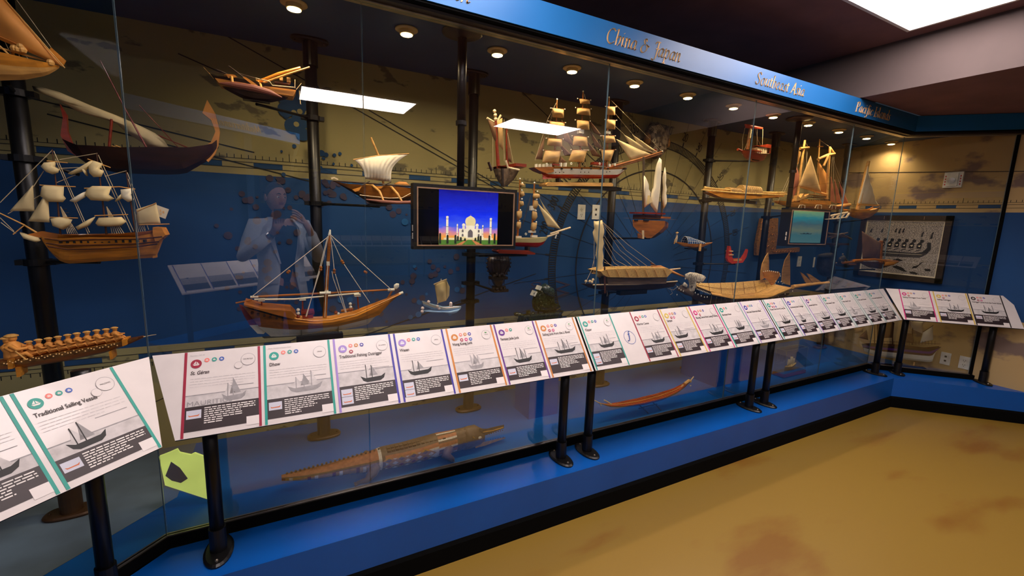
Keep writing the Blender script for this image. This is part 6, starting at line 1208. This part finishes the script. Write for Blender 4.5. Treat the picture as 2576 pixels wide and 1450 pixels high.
gp([(.04, .36), (.1, .31), (.78, .33), (.86, .40), (.9, .5), (.89, .62), (.84, .62), (.85, .52), (.8, .44), (.72, .415), (.08, .43)]); gp([(.06, .375), (.8, .385), (.8, .39), (.06, .38)], 1, .021)
for k in range(7):
    u = .16+.098*k; gp([(u-.03, .50), (u+.03, .50), (u+.034, .58), (u+.01, .63), (u-.03, .58)]); gp([(u+.005, .625), (u+.03, .605), (u+.052, .625), (u+.05, .66), (u+.02, .675), (u+.004, .655)]); gp([(u-.05, .43), (u+.03, .475), (u+.035, .49), (u-.02, .465)]); gp([(u-.02, .55), (u+.01, .53), (u+.02, .565)], 1, .021)
for u, v, h_ in ((.06, .82, .05), (.22, .83, .05), (.41, .84, .05), (.46, .83, .06), (.51, .84, .05), (.76, .78, .06), (.88, .77, .08)): gp([(u-.014, v-h_), (u+.016, v-h_*.9), (u+.012, v), (u+.024, v+h_*.4), (u+.01, v+h_*.7), (u-.004, v+h_*.2)])
for pts in ([(.44, .12), (.5, .15), (.58, .12), (.66, .04), (.6, .05), (.52, .08)], [(.68, .05), (.74, .06), (.8, .03), (.78, .01), (.7, .02)], [(.72, .16), (.8, .2), (.84, .26), (.8, .24), (.76, .13), (.7, .12)], [(.86, .13), (.93, .14), (.95, .1), (.88, .09)], [(.42, .24), (.5, .22), (.58, .25), (.5, .29)]): gp(pts)
b.build('printed_canoe', ['ink_black', 'sail_white'], pr_)
b = B()
for u in (.28, .72): b.box((RX-.037, y0+(y1-y0)*u, z1-.04), (RX-.035, y0+(y1-y0)*u+.003, z1-.008))
b.build('frame_joint', 'bezel_tan', t)
# ---- display poles with their brackets
def zpx(u, v, y=PY): return at(u, v, y)[2]
def tip(u, v, y): return at(u, v, y)
p = [flange_pole(-.825, 2.33, HB, CZ, .030, label=lab[0], collars=[(zpx(50, 236, 2.33), tip(20, 210, 2.2), 0), (zpx(70, 400, 2.33), tip(200, 440, 2.4), 0), (zpx(60, 660, 2.33), tip(250, 660, 2.18), 0)]),
     flange_pole(.180, PY, HB, CZ, .029, label=lab[1], collars=[(zpx(786, 298), tip(645, 262, 2.35), 0), (zpx(790, 512), tip(955, 520, 2.38), 0), (zpx(800, 850), tip(800, 848, 2.2), 0)]),
     flange_pole(1.085, PY, HB, CZ, .029, label=lab[2], collars=[(zpx(1180, 640), tip(1310, 641, 2.3), 0), (zpx(1180, 712), tip(1240, 730, 2.46), 0), (zpx(1180, 758), tip(1136, 772, 2.22), 0)]),
     flange_pole(2.213, PY, HB, CZ, .029, label=lab[3], collars=[(zpx(1535, 474), tip(1460, 471, 2.33), 0), (zpx(1530, 600), tip(1636, 600, 2.32), 0), (zpx(1522, 736), tip(1590, 736, 2.22), 0)]),
     flange_pole(3.24, PY, HB, CZ, .029, label=lab[4], collars=[(zpx(1782, 404), tip(1898, 406, 2.32), 0), (zpx(1768, 505), tip(1885, 504, 2.34), 0), (zpx(1757, 664), tip(1850, 665, 2.38), 0), (zpx(1758, 628), tip(1744, 627, 2.36), 0)]),
     flange_pole(4.12, PY, HB, CZ, .029, label=lab[5], collars=[(zpx(1940, 548), tip(2030, 534, 2.3), 0)]),
     flange_pole(5.20, 2.515, HB, CZ, .029, label=lab[6], collars=[(zpx(2112, 560, 2.515), tip(2168, 554, 2.17), 0), (zpx(2103, 680, 2.515), tip(2200, 678, 2.0), 0), (zpx(2107, 620, 2.515), tip(2108, 618, 2.32), 0)])]
# ------------------------------------------------------------------ the photographer (seen as a reflection in the glass)
dm('skin', (196, 148, 120), .55, n=.05, sc=30); dm('hair_grey', (70, 62, 58), .7, n=.3, sc=120); dm('jacket_cloth', (206, 214, 228), .85, n=.05, sc=60); dm('shirt_dark', (30, 36, 48), .9, n=.1, sc=60); dm('trouser_dark', (32, 34, 42), .9, n=.1, sc=60); dm('shoe_black', (22, 20, 20), .4); dm('lip', (160, 92, 84), .5); dm('eye_white', (230, 228, 222), .3)
man = thing('person', 'person in light grey blazer and dark shirt photographing with a phone, reflected in glass', 'person', (.01, -.40, 0))
rg = V(.94, -.342, 0); fwv = V(.342, .94, 0); T0 = V(.01, -.40, 0); up = V(0, 0, 1)
def L3(r, f_, z): return T0+rg*r+fwv*f_+up*z
LSH, RSH = L3(-.185, 0, 1.43), L3(.185, 0, 1.43); LEL, REL = V(-.262, -.27, 1.19), V(.30, -.34, 1.17); LWR, RWR = V(-.062, -.165, 1.36), V(.225, -.13, 1.395); LPA, RPA = V(-.012, -.085, 1.425), V(.20, -.075, 1.46)
verts = [(L3(0, 0, .93), .13), (L3(0, 0, 1.08), .115), (L3(0, 0, 1.25), .12), (L3(-.005, 0, 1.41), .095), (L3(-.015, .01, 1.50), .055), (L3(-.03, .03, 1.58), .06)]
edges = [(i, i+1) for i in range(5)]
def chain(a, pts):
    for p, r in pts: verts.append((V(*p), r)); edges.append((a, len(verts)-1)); a = len(verts)-1
    return a
lp = chain(3, [(LSH, .062), ((LSH+LEL)/2, .050), (LEL, .042), ((LEL+LWR)/2, .036), (LWR, .027), (LPA, .028)]); rp = chain(3, [(RSH, .062), ((RSH+REL)/2, .050), (REL, .042), ((REL+RWR)/2, .036), (RWR, .027), (RPA, .028)])
for sg in (-1, 1): chain(0, [(L3(.10*sg, 0, .84), .095), (L3(.11*sg, .01, .50), .06), (L3(.115*sg, -.02, .28), .052), (L3(.12*sg, -.03, .09), .038), (L3(.13*sg, .08, .04), .036), (L3(.13*sg, .15, .03), .03)])
cr_, cu_, cf_ = V(*RM[:, 0]), V(*-RM[:, 1]), V(*RM[:, 2]); PC = V(*EYEP)+cr_*.058-cf_*.026-cu_*.022
for k in range(4):      # left hand: fingers under and along the phone's lower edge
    b0 = LPA+cr_*(.012+.012*k)+up*.012; ln = (.075, .085, .080, .062)[k]; e_ = PC-cu_*.043-cf_*.008+cr_*(-.055+.021*k)
    chain(lp, [(b0+(e_-b0)*.35-cf_*.006, .0095), (b0+(e_-b0)*.75-cf_*.010, .0085), (e_, .008), (e_+cf_*.010+cu_*(.004+ln*.05), .0065)])
chain(lp, [(LPA-cr_*.028+up*.02, .012), (LPA-cr_*.030+up*.045+cf_*.01, .010), (PC-cr_*.07-cu_*.02-cf_*.008, .009), (PC-cr_*.05-cu_*.008-cf_*.013, .0075)])
for k in range(4):      # right hand: fingers curled over the far end of the phone
    b0 = RPA+up*(.030-.014*k)-cr_*.004; e_ = PC+cr_*.080+cu_*(.030-.019*k)+cf_*.004
    chain(rp, [(b0+(e_-b0)*.4+cr_*.010, .0095), (b0+(e_-b0)*.85+cr_*.008, .0085), (e_-cr_*.004+cf_*.004, .008), (e_-cr_*.022+cf_*.006, .0065)])
chain(rp, [(RPA-cr_*.02-cf_*.005, .012), (RPA-cr_*.045+up*.012, .010), (PC+cr_*.045-cu_*.012-cf_*.014, .009), (PC+cr_*.030-cu_*.0-cf_*.014, .0075)])
me = bpy.data.meshes.new('skel'); me.from_pydata([tuple(p) for p, r in verts], edges, []); ob = bpy.data.objects.new('skel', me); COL.objects.link(ob)
ly = me.skin_vertices[0] if len(me.skin_vertices) else None
sk = ob.modifiers.new('skin', 'SKIN')
if not len(me.skin_vertices):
    bm_ = __import__('bmesh').new(); bm_.from_mesh(me); bm_.verts.layers.skin.verify(); bm_.to_mesh(me); bm_.free()
for i, (p, r) in enumerate(verts): sv = me.skin_vertices[0].data[i]; sv.radius = (r, r); sv.use_root = (i == 0)
ss = ob.modifiers.new('sub', 'SUBSURF'); ss.levels = ss.render_levels = 1
bpy.context.view_layer.update()
ev = bpy.data.meshes.new_from_object(ob.evaluated_get(bpy.context.evaluated_depsgraph_get()))
b = B(); b.add([tuple(v.co) for v in ev.vertices], [tuple(p.vertices) for p in ev.polygons], 0)
bpy.data.objects.remove(ob)
HC = L3(-.045, .055, 1.665); hr = nrm(V(.86, -.50, 0)); hf = nrm(V(.50, .86, -.05)); hu = np.cross(hr, hf)   # head frame
def headpt(a, e, k=1):   # a azimuth from the face, e elevation
    x, y, z = math.sin(a)*math.cos(e), math.cos(a)*math.cos(e), math.sin(e)
    rx, ry, rz = .076, .094, .118; w = 1-.22*max(0, -z)**1.5
    p = [x*rx*w, y*ry*(1-.10*max(0, -z)), z*rz]; g = lambda ca, ce, s_: math.exp(-((a-ca)**2+(e-ce)**2)/s_)
    d = .024*g(0, -.10, .018)+.016*g(0, .06, .02)*.6-.010*(g(.38, .06, .03)+g(-.38, .06, .03))+.007*(g(.3, .24, .05)+g(-.3, .24, .05))+.010*g(0, -.85, .06)-.004*g(0, -.42, .01)+.005*g(0, -.36, .006)+.005*g(0, -.5, .008)
    return HC+hr*p[0]*k+hf*(p[1]*k+d)+hu*p[2]*k
NA, NE = 40, 28; az = [(-math.pi+2*math.pi*i/NA) for i in range(NA)]; els = [-1.45+2.9*j/NE for j in range(NE+1)]
rr_ = [[headpt(a, e) for a in az] for e in els]; f0 = len(b.f); b.loft(rr_)
q_ = 0
for j in range(NE):
    for i in range(NA):
        a, e = az[i]+math.pi/NA, (els[j]+els[j+1])/2
        if abs(e+.43) < .09 and abs(a) < .26: b.m[f0+q_] = 1
        q_ += 1
for sg in (-1, 1):
    c = HC+hr*.074*sg-hf*.006-hu*.005; b.loft([[c+hr*.010*sg*z+hf*(.017*math.cos(t_)*s_+(-.004 if z else 0))+hu*.031*math.sin(t_)*s_ for t_ in np.linspace(0, 2*math.pi, 12, endpoint=False)] for z, s_ in ((0, .6), (.5, .9), (1, 1), (1.2, .7))])
bo = b.build('body', ['skin', 'lip'], man, smooth=True)
for sg in (-1, 1):
    b = B(); c = headpt(.36*sg, .05)+hf*.004; b.sphere(c-hf*.004, .0105, 0, 10, (1.15, 1, .75)); e_ = b.build('eye', 'eye_white', man); b = B(); b.sphere(c+hf*.0035, .0052, 0, 8); b.build('iris', 'shoe_black', e_)
    b = B(); b.tube([headpt(.16*sg, .26)+hf*.003, headpt(.36*sg, .32)+hf*.003, headpt(.56*sg, .25)+hf*.002], [.003, .004, .002], 0, 6); b.build('eyebrow', 'hair_grey', man)
b = B(); rs = []
for j in range(9):
    row = []
    for i in range(NA):
        a = az[i]; lo = .80-.18*a*a if abs(a) < 1.0 else (.62-(abs(a)-1.0)*1.1 if abs(a) < 1.9 else -.40); e = lo+(1.5-lo)*j/8; row.append(headpt(a, e, 1.07))
    rs.append(row)
b.loft(rs); b.build('hair', 'hair_grey', man, smooth=True)
def torso(rs, a0, a1, n=28):
    out = []
    for z, rx, ry, dr, df in rs: c = L3(dr, df, z); out.append([c+rg*rx*math.sin(a)+fwv*ry*math.cos(a) for a in np.linspace(a0, a1, n)])
    return out
b = B(); b.loft(torso([(.90, .150, .110, 0, 0), (1.08, .150, .115, 0, 0), (1.25, .165, .125, 0, 0), (1.40, .165, .110, 0, 0), (1.465, .10, .08, -.008, .005), (1.50, .063, .063, -.012, .01)], 0, 2*math.pi*27/28)); b.build('t_shirt', 'shirt_dark', man, smooth=True)
b = B(); rings = []
for z, rx, ry, op in ((.80, .205, .150, .50), (.90, .195, .145, .42), (1.02, .178, .138, .34), (1.12, .175, .138, .34), (1.25, .190, .145, .44), (1.36, .200, .138, .52), (1.43, .190, .115, .55), (1.475, .125, .088, .6), (1.50, .085, .078, .7)):
    rings += torso([(z, rx, ry, -.004, 0)], op, 2*math.pi-op, 32)
b.loft(rings, closed=False); 
for S_, E_, W_ in ((LSH, LEL, LWR), (RSH, REL, RWR)): b.tube([S_+(L3(0, 0, 1.40)-S_)*.35, S_, (S_+E_)/2, E_, (E_+W_)/2, W_+(E_-W_)*.10], [.075, .076, .064, .058, .050, .042], 0, 14)
jk = b.build('blazer', 'jacket_cloth', man, smooth=True); sm = jk.modifiers.new('thick', 'SOLIDIFY'); sm.thickness = .004
for sg in (-1, 1):
    b = B(); P = [L3(.060*sg, .075, 1.50), L3(.105*sg, .118, 1.42), L3(.090*sg, .143, 1.26), L3(.060*sg, .143, 1.12)]; Q = [L3(.085*sg, .055, 1.49), L3(.150*sg, .100, 1.41), L3(.128*sg, .130, 1.30), L3(.070*sg, .145, 1.12)]
    b.loft([[P[i], Q[i], Q[i]+fwv*.006, P[i]+fwv*.006] for i in range(4)]); b.build('lapel', 'jacket_cloth', jk); b = B(); b.obox(L3(.135*sg, .118, .97), rg*.05+fwv*-.02*sg, fwv*.004, up*.018); b.build('pocket_flap', 'jacket_cloth', jk)
b = B(); b.loft(torso([(.80, .155, .12, 0, 0), (.96, .148, .112, 0, 0)], 0, 2*math.pi*27/28))
for sg in (-1, 1): b.tube([L3(.085*sg, 0, .88), L3(.105*sg, 0, .70), L3(.11*sg, .01, .50), L3(.118*sg, -.02, .28), L3(.12*sg, -.02, .07)], [.105, .095, .078, .070, .066], 0, 16)
b.build('trousers', 'trouser_dark', man, smooth=True)
for sg in (-1, 1): b = B(); b.loft([[L3(.12*sg, f_, 0)+rg*w_*math.cos(a)+up*(max(0, h_*math.sin(a))+.0) for a in np.linspace(0, math.pi, 9)] for f_, w_, h_ in ((-.085, .03, .07), (-.06, .042, .10), (.0, .044, .11), (.06, .048, .075), (.13, .05, .055), (.185, .035, .04))]); b.build('shoe', 'shoe_black', man, smooth=True)
b = B(); d = nrm(LWR-LEL); b.tube([LWR-d*.012, LWR+d*.012], .033, 0, 16); w_ = b.build('wristwatch', 'silver', man); b = B(); c = LWR+nrm(np.cross(d, rg))*.0-fwv*-.034; b.tube([c, c+fwv*.008], .019, 0, 16); b.build('watch_face', 'shoe_black', w_)
ph = thing('phone', 'dark smartphone held level by the reflected photographer', 'phone', PC); b = B(); b.obox(PC, cr_*.076, cu_*.037, cf_*.004); b.build('case', 'panel_black', ph)
b = B(); b.obox(PC-cf_*.0042, cr_*.072, cu_*.034, cf_*.0004); b.build('display', 'screen_off', ph)
# ------------------------------------------------------------------ the facing side of the room, seen only as reflections
b = B(); pA, pB = V(-1.9, -.62), V(.28, -2.48); dd = nrm(pB-pA); nn_ = V(-dd[1], dd[0])*1
if nn_@(V(0, 0)-pA) < 0: nn_ = -nn_
q3 = lambda s_, o_, z: (*(pA+dd*s_+nn_*o_), z); LN = float(np.linalg.norm(pB-pA))
b.prism([q3(0, -.08, 2.4), q3(LN, -.08, 2.4), q3(LN, 0, 2.4), q3(0, 0, 2.4)], (0, 0, .127)); b.prism([q3(LN, 0, 2.4), q3(LN, -.08, 2.4), (.36, -8, 2.4), (.28, -8, 2.4)], (0, 0, .127)); NOBASE.update(['trim_6', 'wall_left_2']); struct('trim_6', b, 'blue_fascia', 'blue fascia of the facing case')
k_ = .0155; fm_ = lambda u, v, h: q3(LN-.55-u*.0125, .001+h, 2.43+v*.0102); letters('Mediterranean', fm_, 'gold lettering reading Mediterranean, mirrored in the glass above the photographer', fm_(0, 0, 0))
b = B(); f4 = lambda s_, z, h=0: q3(s_, -.85+h, z); chartwall(b, f4, -.5, LN, .2, ticks=False, beige=2); f5 = lambda s_, z, h=0: (-.35-h*-1, -s_, z); chartwall(b, f5, 2.9, 8.0, .2, ticks=False, beige=2); struct('wall_left_2', b, WM)
b = B(); b.prism([q3(0, .22, 0), q3(LN+.05, .22, 0), (.62, -8, 0), (.3, -8, 0), q3(LN, -.1, 0), q3(0, -.1, 0)], (0, 0, HB)); NOBASE.update(['trim_7', 'trim_8']); struct('trim_7', b, 'blue_paint', 'blue bench of the facing case')
def farboard(c, d, ln, label):
    c, d = V(*c), nrm(V(*d)); n_ = V(-d[1], d[0]); t = thing('reading_board', label, 'information board', (*(c+d*ln/2), 0), 'angled reading boards along the case')
    P = lambda s_, w, h=0: V(*(c+d*s_+n_*.19*w), ZT-.24*w+h)
    b = B(); b.prism([P(0, 0), P(ln, 0), P(ln, 1), P(0, 1)], (0, 0, -.012), 0); b.build('panel', 'panel_white', t)
    b = B(); k = 0
    while .04+.24*k < ln-.2:
        s0 = .04+.24*k; b.quad(P(s0, .72, .002), P(s0+.215, .72, .002), P(s0+.215, .93, .002), P(s0, .93, .002), 0); b.quad(P(s0, .5, .002), P(s0+.215, .5, .002), P(s0+.215, .72, .002), P(s0, .72, .002), 1); b.quad(P(s0-.008, .02, .002), P(s0, .02, .002), P(s0, .98, .002), P(s0-.008, .98, .002), 2); k += 1
    b.build('info_section', ['ink_black', 'ink_grey', 'print_navy'], t)
    for s_ in (.1, ln-.1): b = B(); b.tube([P(s_, .4, -.02)*V(1, 1, 0), P(s_, .4, -.02)], .0235, 0, 12); b.build('post', 'black_metal', t)
farboard((-.90, -1.02), (1, -.74), 1.45, 'white reading board mirrored in the glass beside the photographer')
farboard((1.0, -7.3), (1, 0), 2.0, 'far white reading board mirrored in the glass, right of the photographer')
farboard((3.2, -7.3), (1, 0), 2.0, 'far white reading board mirrored in the glass, behind the big screen')
b = B(); b.box((.9, -8.1, 0), (RX, -7.6, HB), 0); b.box((.9, -7.7, 2.4), (RX, -7.62, 2.53), 0); struct('trim_8', b, 'blue_paint')
